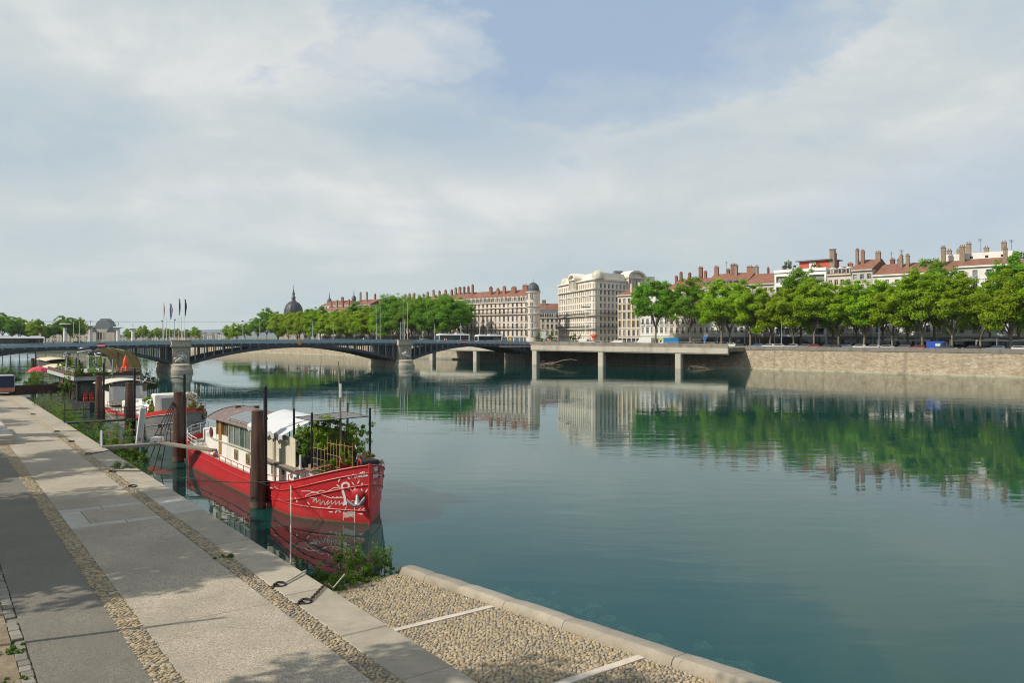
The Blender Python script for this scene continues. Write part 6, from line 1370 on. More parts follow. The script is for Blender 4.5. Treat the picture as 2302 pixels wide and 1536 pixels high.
m_whb = M('boat_white', (.70, .69, .66), .5, scale=.9, var=.08, dirt=(.54, .50, .43)); m_deckw = M('boat_deck', (.40, .37, .31), .8, scale=1.2, var=.25); m_wood = M('varnished_wood', (.30, .15, .045), .5, scale=2, var=.3, stretch=(1, 1, 6)); m_oldw = M('weathered_wood', (.20, .17, .13), .85, scale=2, var=.35, stretch=(4, 1, 1))
m_black = M('black_metal', (.018, .018, .02), .5, .3); m_wht = M('white_line_paint', (.70, .66, .62), .6, var=.08); m_bglass = glassm('boat_glass', (.05, .07, .065), (.17, .21, .19), .35, .08)
m_bamboo = M('bamboo', (.42, .27, .10), .6, scale=4); m_pot = M('black_pot', (.02, .022, .025), .6); m_terra = M('terracotta', (.42, .14, .06), .8); m_steel = M('galvanised_steel', (.40, .42, .43), .35, .9, scale=3)
BROTB = math.atan2(-U.y, -U.x)
def rail(mb, pts, h, r=.022, mid=(.5,), posts=True):
    mb.tube([(p[0], p[1], p[2] + h) for p in pts], r, 6)
    for f in mid: mb.tube([(p[0], p[1], p[2] + h * f) for p in pts], r * .75, 5)
    if posts:
        for p in pts: mb.tube([p, (p[0], p[1], p[2] + h)], r, 5)
    return mb
# ---------------------------------------------------------------- red houseboat
RH = Hull(34.0, 2.92, [(0, 2.2), (4, 2.05), (8, 1.72), (12, 1.6), (20, 1.48), (26, 1.5), (28.5, 1.72), (30.5, 2.15), (32.3, 2.75), (34, 3.25), (36, 3.5)], 28.6, 2.15, 10.0, 1.75, x0=3.9)
RB = thing('houseboat', 'red and white houseboat with painted bow, wheelhouse and plant covered foredeck', 'boat', UN(73.2, 19.25, 0), BROTB)
RM = Matrix.Translation(UN(73.2, 19.25, 0)) @ Matrix.Rotation(BROTB, 4, 'Z')
RH.shell().build('hull', m_red, RB, 'all', fix=True)
RH.deck(.35).build('deck', m_deckw, RB)
for d_, x0 in ((.0, 0), (.42, 0), (1.05, 23)):
    for sd in (-1, 1): RH.line(d_, .05 if d_ == 0 else .04, sd, x0, None, .01).build('rubbing_strake', m_redp, RB, True)
for sd in (-1, 1): RH.line(0, .04, sd, 25.5, None, .01, .72).build('rubbing_strake', m_redp, RB, True)
b = MB(); b.tube([tuple(Vector((34.02, 0, z))) for z in (-.6, 1.5, 3.3)], .07, 8); b.build('stem_post', m_redp, RB, True)
# cabin trunk: low white side with portholes and windows
zc0, zc1 = 1.05, 2.48; cy_ = 2.02
b = MB(); pl = [(8.0, -1.3), (9.5, -1.75), (12, -cy_), (29.2, -cy_), (30.0, -1.4), (30.0, 1.4), (29.2, cy_), (12, cy_), (9.5, 1.75), (8.0, 1.3)]; b.prism(pl, zc0, zc1); b.build('cabin_trunk', m_whb, RB)
b = MB(); b.prism([(x * .999 + .02, y * 1.04) for x, y in pl], zc1 + .003, zc1 + .09); b.build('cabin_top', m_deckw, RB)
def sq_window(x, z, w, h, y, nm='cabin_window'):
    b = MB(); b.cbox(x - w / 2, x + w / 2, y - .05, y + .01, z, z + h, .02); f = b.build(nm, M('brass_frame', (.30, .20, .08), .5, .3), RB); b = MB(); b.cbox(x - w / 2 + .12, x + w / 2 - .12, y - .07, y - .052, z + .1, z + h - .1, .01); b.build('pane', m_bglass, f)
    b = MB(); b.tube([(x + .08 + .16 * math.cos(a), y - .085, z + h / 2 + .2 * math.sin(a)) for a in np.linspace(0, 6.283, 13)], .03, 5); b.build('porthole_ring', M('brass', (.45, .30, .08), .35, .7), f)
for x in (17.6, 20.1, 25.0): sq_window(x, 1.62, .8, .72, -cy_)
for x in (26.6, 27.9, 28.9):
    b = MB(); b.lathe([(.02, 0), (.17, 0), (.19, .03), (.15, .05)], 12); b.v = [(x + vx, -cy_ - vz, 2.0 + vy) for vx, vy, vz in b.v]; b.build('porthole', m_bglass, RB)
# raised side and wheelhouse
b = MB(); b.box(12.6, 16.2, -1.95, 1.95, zc1 + .092, 2.9); b.box(16.2, 22.0, -2.0, 2.0, zc1 + .092, 2.62); b.build('wheelhouse_base', m_whb, RB)
wz0, wz1 = 2.9, 4.05
def wh_panel(x0, x1, y, glass=True, wood=False):
    pass
b = MB(); 
for x in (12.62, 13.45, 14.25, 15.1, 15.9): b.box(x - .06, x + .06, -1.96, -1.86, wz0, wz1); b.box(x - .06, x + .06, 1.86, 1.96, wz0, wz1)
for y in (-1.0, 0, 1.0): b.box(12.56, 12.68, y - .05, y + .05, wz0, wz1)
b.box(12.6, 16.2, -1.955, -1.87, wz1 - .1, wz1 + .02); b.box(12.6, 16.2, 1.87, 1.955, wz1 - .1, wz1 + .02); b.build('wheelhouse_frame', m_wood, RB)
b = MB(); b.box(12.63, 16.1, -1.92, -1.90, wz0, wz1 - .1); b.build('wheelhouse_pane', m_bglass, RB); b = MB(); b.box(12.61, 12.63, -1.85, 1.85, wz0, wz1 - .1); b.build('wheelhouse_pane', m_bglass, RB); b = MB(); b.box(12.63, 16.1, 1.90, 1.92, wz0, wz1 - .1); b.build('wheelhouse_pane', m_bglass, RB)
b = MB(); b.cbox(13.5, 14.15, -2.05, -1.965, 1.55, 4.0, .02); b.build('wheelhouse_door', m_wood, RB); b = MB(); b.box(14.2, 15.6, -2.03, -1.96, 1.5, 3.0); b.build('wheelhouse_side', m_whb, RB)
# curved corrugated roof
b = MB(); n = 34; rings = []
for i in range(n + 1):
    y = -2.35 + 4.7 * i / n; z = 4.12 + .62 * (1 - (y / 2.35) ** 2) + (.035 if i % 2 else 0); rings.append([(11.3 + .5 * (y / 2.35) ** 2, y, z), (21.2, y, z + .02), (21.2, y, z - .05), (11.3 + .5 * (y / 2.35) ** 2, y, z - .05)])
b.loft(rings); m_corr = M('brown_corrugated', (.145, .105, .095), .6, scale=1.5, var=.25, col2=(.30, .19, .16)); b.build('wheelhouse_roof', m_corr, RB)
b = MB(); b.tube([(11.3 + .5 * (y / 2.35) ** 2, y, 4.14 + .62 * (1 - (y / 2.35) ** 2)) for y in np.linspace(-2.35, 2.35, 13)], .06, 6); b.build('roof_edge', M('brown_edge', (.10, .05, .04), .7), RB)
for y in (-.3, 1.1): 
    b = MB(); b.cbox(12.2, 12.5, y - .18, y + .18, 4.66 - .1 * abs(y), 4.95 - .1 * abs(y), .04); b.build('roof_vent', M('brown_edge', (.10, .05, .04)), RB)
# sunroom
x0, x1, yb, yt, z0, z1 = 16.2, 21.0, -2.12, -2.02, 2.66, 4.32
b = MB(); fr_ = []
b.box(x0, x1, -2.16, -2.0, z0 - .12, z0); b.box(x0, x1, -2.14, -1.98, z1, z1 + .08)
for k in range(5): x = x0 + .04 + (x1 - x0 - .08) * k / 4; b.box(x - .05, x + .05, -2.15, -2.03, z0, z1)
sun = b.build('sunroom_frame', M('pale_green_frame', (.42, .42, .35), .6), RB)
for k in range(4): xa = x0 + .09 + (x1 - x0 - .08) * k / 4; b = MB(); b.box(xa, xa + (x1 - x0) / 4 - .12, -2.1, -2.07, z0, z1); b.build('sunroom_pane', m_bglass, sun)
b = MB(); b.box(x1 - .02, x1 + .04, -2.0, -.9, z0, z1); b.build('sunroom_pane', m_bglass, sun)
for k in range(4): 
    xa = x0 + (x1 - x0) * k / 4; b = MB(); b.add([(xa + .02, -2.2, z1 + .09), (xa + 1.18, -2.2, z1 + .09), (xa + 1.18, -.9, 4.78), (xa + .02, -.9, 4.78), (xa + .02, -2.2, z1 + .13), (xa + 1.18, -2.2, z1 + .13), (xa + 1.18, -.9, 4.82), (xa + .02, -.9, 4.82)], [(0, 3, 2, 1), (4, 5, 6, 7), (0, 1, 5, 4), (1, 2, 6, 5), (2, 3, 7, 6), (3, 0, 4, 7)]); b.build('sunroom_roof_panel', M('lead_grey_panel', (.17, .185, .195), .45, scale=2), sun)
# cream corrugated side wall + white awning
b = MB(); n = 66; P_ = []
for i in range(n + 1): x = 21.3 + 7.3 * i / n; P_.append((x, -2.06 + (.025 if i % 2 else 0)))
b.loft([[(x, y, 2.57), (x, y, 4.24), (x, y + .04, 4.24), (x, y + .04, 2.57)] for x, y in P_]); b.build('cream_side_screen', M('cream_corrugated', (.56, .51, .40), .6, scale=1.2, var=.08, dirt=(.42, .37, .28)), RB)
b = MB(); b.box(25.0, 25.32, -2.12, -2.085, 1.1, 4.2); b.build('grey_downpipe', M('drain_grey', (.33, .31, .27), .6), RB)
b = MB(); b.box(21.3, 29.6, -2.45, -1.9, 2.49 + .002, 2.565); b.build('side_shelf', m_oldw, RB)
def cloth(name, fn, nu, nv, mat, parent):
    b = MB(); V = [[fn(i / nu, j / nv) for j in range(nv + 1)] for i in range(nu + 1)]; b.loft([[(x, y, z) for x, y, z in r] for r in V], closed=False); o = b.build(name, mat, parent, 'all'); return o
def awn(u, v):
    x = 21.2 + 6.4 * u; y = -2.45 + 4.9 * v; z = 4.42 + .85 * (1 - abs(2 * v - 1) ** 1.3) - .1 * math.sin(u * math.pi * 3) ** 2 * (1 - abs(2 * v - 1)) - (.12 * abs(math.sin(u * 19)) if v in (0, 1) else 0) - .25 * max(0, u - .8); return x, y, z
m_canvas = M('white_canvas', (.52, .53, .54), .75, scale=1.1, var=.08); cloth('awning', awn, 26, 12, m_canvas, RB)
cloth('awning_valance', lambda u, v: (21.2 + 6.4 * u, -2.46 + .02 * math.sin(u * 60), awn(u, 0)[2] - v * (.28 + .06 * math.sin(u * 45))), 60, 2, M('valance', (.40, .41, .42), .8), RB)
for x in (21.4, 24.3, 27.4):
    for y in (-1.95, 1.95): b = MB(); b.tube([(x, y, 2.57), (x, y, 4.5)], .035, 6); b.build('awning_pole', m_black, RB)
b = MB(); b.box(21.3, 28.4, 1.9, 1.95, 2.57, 4.2); b.build('far_side_screen', M('cream_corrugated', (.56, .51, .40)), RB)
# shade sail with four black posts
for x, y, zt in ((28.1, -1.95, 5.95), (30.3, -1.75, 5.85), (31.0, 1.5, 6.0), (27.5, 1.7, 6.05)): b = MB(); b.box(x - .05, x + .05, y - .05, y + .05, 2.5, zt); b.build('sail_post', m_black, RB)
SP = [(28.1, -1.9, 5.42), (30.3, -1.7, 5.36), (31.0, 1.45, 5.5), (27.5, 1.65, 5.5)]
def sail(u, v):
    p = [(1 - u) * (1 - v) * SP[0][k] + u * (1 - v) * SP[1][k] + u * v * SP[2][k] + (1 - u) * v * SP[3][k] for k in range(3)]; c = (SP[0][0] + SP[2][0]) / 2; e = .12 * (math.sin(math.pi * u) * (v in (0, 1)) + math.sin(math.pi * v) * (u in (0, 1))); p[0] += (c - p[0]) * e * .5; p[1] += (0 - p[1]) * e * .5; p[2] -= .12 * math.sin(math.pi * u) * math.sin(math.pi * v); return p
cloth('shade_sail', sail, 12, 12, M('grey_sailcloth', (.15, .145, .14), .8, scale=2), RB)
b = MB(); b.tube([SP[0], SP[1], SP[2], SP[3], SP[0]], .025, 5); b.build('sail_rope', m_black, RB)
b = MB(); b.tube([(30.05, .1, 2.5), (30.03, .1, 5), (29.95, .08, 7.2), (29.85, .05, 8.7)], [.09, .08, .06, .035], 8); mst = b.build('mast', m_oldw, RB, True); b = MB(); b.tube([(29.98, .12, 6.6), (29.95, .12, 7.4)], .09, 7); b.build('mast_band', m_whb, mst)
b = MB(); b.tube([(29.0, 1.0, 2.5), (28.95, 1.0, 6.9)], .03, 6); b.build('thin_pole', m_oldw, RB)
# foredeck timber staging
for k in range(7): b = MB(); b.cbox(28.2 + k * .03, 30.7, -1.9 + k * .5, -1.45 + k * .5, 2.58, 2.66, .01); b.build('staging_plank', m_oldw, RB)
for k in range(4): b = MB(); b.cbox(29.9, 30.3, -1.8 + k * .9, -1.2 + k * .9, 2.66, 2.9, .02); b.build('staging_step', m_oldw, RB)
RH.deck(.55).build('foredeck', m_oldw, RB)
b = MB(); b.cbox(32.0, 33.0, -.1, 1.1, 2.3, 3.28, .06); b.build('black_locker', m_black, RB)
b = MB(); b.lathe([(.25, -.45), (.28, -.4), (.28, .4), (.25, .45)], 12); b.v = [(32.3 + z * .2, -.55 + z, 2.9 + y) for x, y, z in b.v]; b.build('windlass_drum', m_redp, RB, True)
for x, y in ((32.0, -.8), (33.1, -.15)): b = MB(); b.tube([(x + .22 * math.cos(a), y, 3.15 + .26 * math.sin(a)) for a in np.linspace(0, 6.283, 15)], .035, 6); b.build('red_hose_coil', m_redp, RB)
# rails
b = MB(); rail(b, [tuple(RH.pt(x, RH.sheer(x), -1)) for x in np.linspace(14.2, 24.5, 9)], .38, .022, ()); b.build('side_rail', m_redp, RB)
b = MB(); rail(b, [tuple(RH.pt(x, RH.sheer(x), -1)) for x in np.linspace(25.0, 29.0, 4)], .36, .022, ()); b.build('side_rail', m_redp, RB)
for sd in (-1, 1): b = MB(); rail(b, [tuple(RH.pt(x, RH.sheer(x), sd)) for x in np.linspace(29.6, 32.4, 3)], .4, .022, (), True); b.build('bow_rail', m_redp, RB)
b = MB(); pts = [tuple(RH.pt(x, RH.sheer(x), -1)) for x in (11.0, 9.4, 7.8, 6.2, 5.0, 4.1, 3.5)] + [tuple(RH.pt(x, RH.sheer(x), 1)) for x in (3.5, 4.1, 5.0, 6.2, 7.8)]; rail(b, pts, .85, .025, (.35, .7)); b.build('stern_rail', m_frame, RB)
b = MB(); b.prism([(4.4, -.7), (7.9, -1.3), (7.9, 1.3), (4.4, .7)], 1.4, 2.5); b.build('stern_cabin', m_whb, RB); b = MB(); b.cbox(8.8, 10.0, -.7, .5, 2.57, 2.95, .05); b.build('stern_hatch', m_whb, RB); b = MB(); b.cbox(10.2, 11.2, -1.5, -.6, 2.57, 2.85, .04); b.build('deck_box', m_oldw, RB)
b = MB(); b.lathe([(.02, 0), (.36, 0), (.38, .03), (.02, .05)], 18); b.v = [(11.5 + x, -2.02 - z, 2.95 + y) for x, y, z in b.v]; b.build('round_plaque', M('maroon_disc', (.10, .018, .018), .5), RB)
b = MB(); b.box(10.9, 12.6, -1.98, -1.9, 2.5, 3.3); b.build('aft_bulwark', m_whb, RB)
for x in (26.2, 29.5): b = MB(); b.tube([(x, -2.1, 1.2), (x, -2.1, 3.4)], .06, 7); b.build('white_stanchion', m_frame, RB)
# fenders and rope coil
b = MB(); g = np.random.default_rng(3)
for k in range(14): a0 = g.uniform(0, 6); b.tube([(29.0 + .45 * math.cos(a0 + a) * g.uniform(.8, 1.1), -2.0 + .25 * math.sin(a0 + a), 1.62 + .03 * k * g.uniform(.7, 1.3)) for a in np.linspace(0, 5.5, 9)], .028, 4)
b.build('coiled_rope', M('dark_rope', (.05, .045, .04), .9), RB)
for x, z, r in ((24.7, 1.2, .3), (24.9, .7, .25)):
    b = MB(); b.sphere((x, -2.95, z), r, 10, 7, .8, .8, 1.6); b.build('fender', M('black_fender', (.025, .025, .028), .6), RB, 'all')
def hull_px(px, py):
    """photo measurement -> (x, z) on the starboard bow"""
    best = None; xs_ = np.linspace(23, 34, 34)
    for lvl in range(3):
        best = None
        for x in xs_:
            u_ = 73.2 - x; z = 1.5
            for _ in range(3): y = -RH.half(x, z); n_ = 19.25 + y; d_ = .806 * u_ + .592 * n_; X = -.592 * u_ + .806 * n_; z = 10.2 - (py - 755) * d_ / 1790
            e = abs(1151 + 1790 * X / d_ - px)
            if best is None or e < best[0]: best = (e, x, z)
        st_ = xs_[1] - xs_[0]; xs_ = np.clip(np.linspace(best[1] - st_, best[1] + st_, 9), 23, 34)
    return best[1], best[2]
# anchor in its hawse
b = MB(); hx, hz = hull_px(806, 1112)
p = RH.pt(hx, hz, -1, .05)
b.lathe([(.14, 0), (.3, .02), (.34, .1), (.26, .16)], 14); nrm = (RH.pt(hx, hz, -1, 1) - RH.pt(hx, hz, -1, .0)).normalized(); qr = nrm.to_track_quat('Z', 'Y').to_matrix(); b.v = [tuple(qr @ Vector(v) + p) for v in b.v]; b.build('hawse_pipe', m_redp, RB, True)
b = MB(); s0 = p + nrm * .12; dn = Vector((.25, 0, -1)).normalized(); s1 = s0 + dn * .5 + nrm * .12; ax = nrm.cross(dn).normalized()
b.tube([tuple(s0), tuple(s1)], [.09, .13], 8)
for sg in (-1, 1):
    a0 = s1; a1 = s1 + ax * sg * .19 + nrm * .08; a2 = s1 + ax * sg * .38 - dn * .2 + nrm * .14; a3 = s1 + ax * sg * .5 - dn * .38 + nrm * .14; b.tube([tuple(a0), tuple(a1), tuple(a2), tuple(a3)], [.09, .1, .1, .03], 8)
b.build('anchor', m_steel, RB, True)
# white painted ornament on the bow (line figure with bird, feathers, leaves) and the boat's name
def cp(x, y): return hull_px(590 + x / 5.297, 900 + y / 5.297)
def stroke(mb, pts, w, side=-1, sub_=3):
    q = [cp(*p) for p in pts]; L_ = []
    for i in range(len(q) - 1):
        for k in range(sub_): f = k / sub_; L_.append((q[i][0] + (q[i + 1][0] - q[i][0]) * f, q[i][1] + (q[i + 1][1] - q[i][1]) * f))
    L_.append(q[-1]); P3 = [RH.pt(x, z, side, .014) for x, z in L_]; nn = [(RH.pt(x, z, side, 1) - RH.pt(x, z, side, .01)).normalized() for x, z in L_]; mb.ribbon(P3, w, nn)
for pts, w in [([(952, 1045), (950, 1010), (972, 988), (1005, 984), (1030, 1000), (1032, 1035), (1010, 1060)], .055), ([(955, 1040), (962, 1090), (978, 1140), (988, 1190), (980, 1235), (960, 1245)], .075), ([(985, 1190), (1000, 1215), (995, 1250)], .04),
               ([(460, 1085), (560, 1083), (640, 1098), (700, 1075), (770, 1092), (850, 1045), (910, 1040), (960, 1068)], .018), ([(515, 1140), (590, 1100), (650, 1100), (720, 1130), (800, 1160), (860, 1168), (950, 1160)], .018), ([(520, 1150), (580, 1160), (640, 1170), (600, 1190)], .016),
               ([(600, 1215), (650, 1165), (640, 1225), (690, 1180), (685, 1250), (735, 1195), (745, 1255), (790, 1190), (775, 1250), (830, 1195), (825, 1245), (880, 1195), (870, 1250), (920, 1200), (910, 1250), (960, 1215)], .016),
               ([(780, 1150), (830, 1170), (840, 1150), (880, 1170), (885, 1148), (925, 1168), (930, 1148), (965, 1165)], .014), ([(1032, 1010), (1050, 1060), (1085, 1095), (1118, 1110), (1122, 1160), (1100, 1215), (1098, 1300), (1100, 1460)], .016), ([(1000, 1215), (1040, 1225), (1075, 1195), (1105, 1215)], .014), ([(1005, 1265), (975, 1320), (965, 1370), (966, 1432)], .016)]: orn = MB(); stroke(orn, pts, w); orn.build('painted_line', m_wht, RB, fix=False)
orn = MB()
for k in range(7): stroke(orn, [(970 + k * 3, 1345 + k * 9), (1030, 1330 + k * 9), (1095, 1315 + k * 9)], .009, -1, 1)
for k in range(9): stroke(orn, [(972 + k * 15, 1345), (985 + k * 13, 1372), (972 + k * 14, 1400)], .009, -1, 1)
orn.build('painted_lace', m_wht, RB, fix=False)
def leafmark(x, y, a, l=26):
    orn = MB()
    c, s_ = math.cos(a), math.sin(a); stroke(orn, [(x - c * l, y - s_ * l), (x, y), (x + c * l, y + s_ * l)], .016, -1, 1); 
    for k in (-.3, .25): stroke(orn, [(x + c * l * k - s_ * 8, y + s_ * l * k + c * 8), (x + c * l * k + s_ * 8, y + s_ * l * k - c * 8)], .022, -1, 1)
    orn.build('painted_leaf', m_wht, RB, fix=False)
for x, y, a in [(345, 1080, 1.2), (208, 1195, 1.4), (355, 1180, 1.2), (405, 1175, .6), (412, 1200, 1.4), (550, 1230, .8), (630, 1278, .1), (692, 1288, -.2), (795, 1275, -.5), (818, 1332, .1), (882, 1325, -1), (920, 1322, .7), (915, 957, -1.1), (1025, 925, .7), (1068, 900, -1), (1145, 975, -1.2), (1080, 995, 1), (905, 1020, .5), (1100, 1050, -1), (1185, 1005, -1.2), (1135, 1085, -.8), (1185, 1075, 1.2), (1240, 1080, -.9), (1155, 1300, -.7), (1200, 1300, -.6), (1175, 1357, .1), (105, 1045, .3), (168, 1042, .5)]: leafmark(x, y, a)
g = np.random.default_rng(8)
for k in range(34):
    por = MB(); x = g.uniform(31.2, 33.6); z = g.uniform(1.2, RH.sheer(x) - .35); a = g.uniform(0, 3.1); l = .1
    P3 = [RH.pt(x + math.cos(a) * l * f, z + math.sin(a) * l * f, 1, .014) for f in (-1, 0, 1)]; nn = (RH.pt(x, z, 1, 1) - RH.pt(x, z, 1, .01)).normalized(); por.ribbon(P3, .022, nn); por.build('painted_leaf', m_wht, RB, fix=False)
def hull_text(H_, txt, x0, z0, size, side, mat, parent, name='boat_name', dirx=-1):
    cu = bpy.data.curves.new('t', 'FONT'); cu.body = txt; cu.size = size; cu.offset = .012 * size / .26; cu.resolution_u = 2; ob = bpy.data.objects.new('t', cu); COL.objects.link(ob); bpy.context.view_layer.update()
    me = bpy.data.meshes.new_from_object(ob.evaluated_get(bpy.context.evaluated_depsgraph_get())); bpy.data.objects.remove(ob); me.name = name
    for v in me.vertices:
      x, y = v.co.x, v.co.y
      if isinstance(x0, tuple): v.co = H_.pt(*cp(x0[0] + x * .95, x0[1] - y - x * .13), side, .016)
      else: v.co = H_.pt(x0 + x * (1 if side < 0 else -1), z0 + y + (H_.sheer(x0 + x * (1 if side < 0 else -1)) - H_.sheer(x0)) * .45, side, .016)
    me.materials.clear(); me.materials.append(mat); return put(name, me, parent)
hull_text(RH, 'NID', (1158, 885), 0, 38, -1, m_wht, RB); hull_text(RH, "D'AMOUR", (1098, 928), 0, 37, -1, m_wht, RB)
hull_text(RH, 'NID', 33.6, 2.78, .3, 1, m_wht, RB); hull_text(RH, "D'AMOUR", 33.7, 2.42, .28, 1, m_wht, RB)

# potted plants, trellises (things standing on the boat)
def rb(x, y, z): return RM @ Vector((x, y, z))
def pot_plant(label, loc, pr_, ph, w, h, seed, mat, potm=None, ls=.09, clumps=26, cnt=70):
    o = thing('potted_plant', label, 'plant', loc, BROTB); b = MB(); b.lathe([(pr_ * .72, 0), (pr_, ph * .92), (pr_ * 1.06, ph), (pr_ * .95, ph), (pr_ * .9, ph - .05)], 14); b.build('pot', potm or m_pot, o, True)
    b = MB(); b.lathe([(.01, ph - .06), (pr_ * .9, ph - .055), (.01, ph - .05)], 12); b.build('soil', M('soil', (.04, .03, .02), .95), o)
    g = np.random.default_rng(seed); C = np.stack([g.normal(0, w * .25, clumps), g.normal(0, w * .25, clumps), ph + g.random(clumps) * h], 1); V, F = leaves(C, g.uniform(.12, .3, clumps) * w * .6, cnt, ls, seed, .35, .9); put('foliage', npmesh('foliage', V, F, mat), o)
    b = MB()
    for k in range(5): e = C[g.integers(0, clumps)]; b.tube([(0, 0, ph - .1), (e[0] * .4, e[1] * .4, (ph + e[2]) / 2), tuple(e)], [.025, .018, .008], 5)
    b.build('stems', M('green_stem', (.10, .12, .05)), o); return o
m_leafE = leafm('terrace_leaves', (.10, .17, .014), (.21, .33, .025), (.35, .43, .05), .48)
pot_plant('tall shrub in a black pot at the aft end of the foredeck', rb(28.9, -1.3, 2.66), .32, .75, 1.4, 1.4, 501, m_leafE)
pot_plant('dark leafy shrub in a rounded black pot beside the cream screen', rb(29.4, -1.75, 2.66), .34, .6, 1.2, 1.3, 502, m_leafC)
pot_plant('bushy shrub in a tall black tub left of the bamboo trellis', rb(30.2, -1.2, 2.9), .32, .85, 1.25, 1.3, 503, m_leafE)
pot_plant('climbing shrub reaching up to the grey shade sail', rb(28.9, -.3, 2.66), .34, .7, 1.6, 2.1, 504, m_leafE, None, .1, 34)
pot_plant('broad shrub behind the trellis on the far side of the foredeck', rb(29.8, .9, 2.66), .34, .7, 1.9, 1.6, 505, m_leafE, None, .1, 32)
pot_plant('small herb pot inside the foremost bamboo trellis', rb(31.3, -1.35, 2.0), .24, .4, .9, .75, 506, m_leafD, None, .07)
pot_plant('pale green plant in a black pot by the bow rail', rb(31.75, -1.15, 2.15), .24, .4, .8, .8, 507, m_leafC, None, .07)
pot_plant('yellow green tomato plant inside the second bamboo trellis', rb(32.0, -.6, 2.4), .22, .35, .9, 1.0, 508, m_leafE, m_terra, .07)
pot_plant('straggly red tinged plant near the black locker', rb(31.4, 1.2, 2.3), .26, .4, 1.2, .7, 509, leafm('reddish_leaves', (.10, .05, .02), (.18, .10, .03), (.14, .17, .04), .3), m_terra, .07)
bush('climbing_vine', 'green vine spilling over the edge of the white awning', rb(28.3, -1.5, 3.0), 1.1, 1.0, 1.9, 510, m_leafE, .11, 90, 30, BROTB, cat='vine')
def trellis(label, loc, w, h, nx, nz):
    o = thing('bamboo_trellis', label, 'trellis', loc, BROTB)
    for k in range(nx): b = MB(); b.tube([(w * k / (nx - 1), .02 * (k % 2), 0), (w * k / (nx - 1), 0, h * (1 - .06 * (k % 3)))], .015, 5); b.build('upright_cane', m_bamboo, o)
    for k in range(nz): b = MB(); z = h * (.25 + .6 * k / max(1, nz - 1)); b.tube([(-.1, -.035, z), (w + .1, -.035, z + .04)], .012, 5); b.build('cross_cane', m_bamboo, o)
trellis('bamboo trellis nearest the red gunwale on the foredeck', rb(30.6, -1.75, 2.3), 1.5, 1.9, 4, 3); trellis('bamboo trellis in the middle of the foredeck', rb(31.0, -1.1, 2.4), 1.6, 2.1, 5, 3); trellis('bamboo trellis close to the black locker', rb(31.2, -.4, 2.5), 1.5, 1.8, 4, 2)
# ---------------------------------------------------------------- grey houseboat behind
PH = Hull(33.0, 2.75, [(0, 2.3), (3, 1.9), (7, 1.55), (15, 1.65), (22, 1.85), (27, 2.3), (30, 2.8), (33, 3.3), (35, 3.5)], 28.3, 2.6, 4.5, 2.2)
PO = UN(112.6, 20.0, 0); PB = thing('houseboat', 'grey hulled houseboat with red gunwale band and white deckhouse', 'boat', PO, BROTB); PMx = Matrix.Translation(PO) @ Matrix.Rotation(BROTB, 4, 'Z')
PH.shell().build('hull', m_grey, PB, 'all'); PH.deck(.2).build('deck', m_deckw, PB); PH.band(-.02, .42, .03).build('gunwale_band', m_redg, PB)
for sd in (-1, 1): PH.line(.42, .05, sd, 0, None, .03).build('rubbing_strake', m_grey, PB, True); PH.line(1.3, .04, sd, 20, None, .01).build('rubbing_strake', m_grey, PB, True)
hull_text(PH, 'PAULA', 31.2, 2.62, .34, -1, m_wht, PB); hull_text(PH, 'PAULA', 32.55, 2.68, .34, 1, m_wht, PB)
def tyre(parent, c, nrm, name='tyre_fender'):
    b = MB(); q = Vector(nrm).to_track_quat('Z', 'Y').to_matrix(); n1_, n2_ = 14, 7; V = []
    rings = [[tuple(q @ Vector(((.34 + .13 * math.cos(2 * math.pi * j / n2_)) * math.cos(2 * math.pi * i / n1_), (.34 + .13 * math.cos(2 * math.pi * j / n2_)) * math.sin(2 * math.pi * i / n1_), .13 * math.sin(2 * math.pi * j / n2_))) + Vector(c)) for j in range(n2_)] for i in range(n1_ + 1)]
    b.loft(rings, cap=False); return b.build(name, M('pale_tyre', (.24, .21, .17), .9), parent, 'all')
p = PH.pt(31.0, 2.35, 1, .12); tyre(PB, p, PH.pt(31.0, 2.35, 1, 1) - PH.pt(31.0, 2.35, 1, 0))
for sd, x in ((1, 32.2), (-1, 31.0), (1, 30)): b = MB(); q = PH.pt(x, 1.55, sd, .02); n_ = PH.pt(x, 1.55, sd, 1) - PH.pt(x, 1.55, sd, 0); b.lathe([(.02, 0), (.16, 0), (.2, .04), (.16, .06)], 12); qm = n_.to_track_quat('Z', 'Y').to_matrix(); b.v = [tuple(qm @ Vector(v) + q) for v in b.v]; b.build('porthole', m_black, PB)
b = MB(); b.cbox(12.0, 26.8, -1.9, 1.9, 1.6, 2.75, .12); b.build('cabin_trunk', m_whb, PB)
for k, (x, w) in enumerate(((14, 1.6), (17.5, 1.8), (21, 1.6), (24, 1.8))): b = MB(); b.cbox(x, x + w, -1.2, .6, 2.752, 3.0 + .1 * (k % 2), .06); b.build('hatch_cover', m_whb, PB)
b = MB(); b.cbox(26.9, 28.6, -1.9, 2.1, 2.0, 4.4, .12); dh = b.build('deckhouse', m_whb, PB)
b = MB(); b.box(28.602, 28.64, -1.35, 1.1, 2.5, 4.05); b.build('grey_front_panel', M('panel_grey', (.20, .215, .22), .5), dh); b = MB(); b.tube([(28.66, -1.35, 2.5), (28.66, -1.35, 4.05), (28.66, 1.1, 4.05), (28.66, 1.1, 2.5)], .06, 5); b.build('panel_frame', m_frame, dh)
b = MB(); b.lathe([(.12, 0), (.14, .1), (.12, .55), (.05, .65)], 10, (29.0, 1.7, 2.55)); b.build('gas_bottle', m_redg, PB, True); b = MB(); b.lathe([(.14, 0), (.14, .4), (.05, .48)], 10, (29.6, 2.0, 2.65)); b.build('float_ball', m_redg, PB, True)
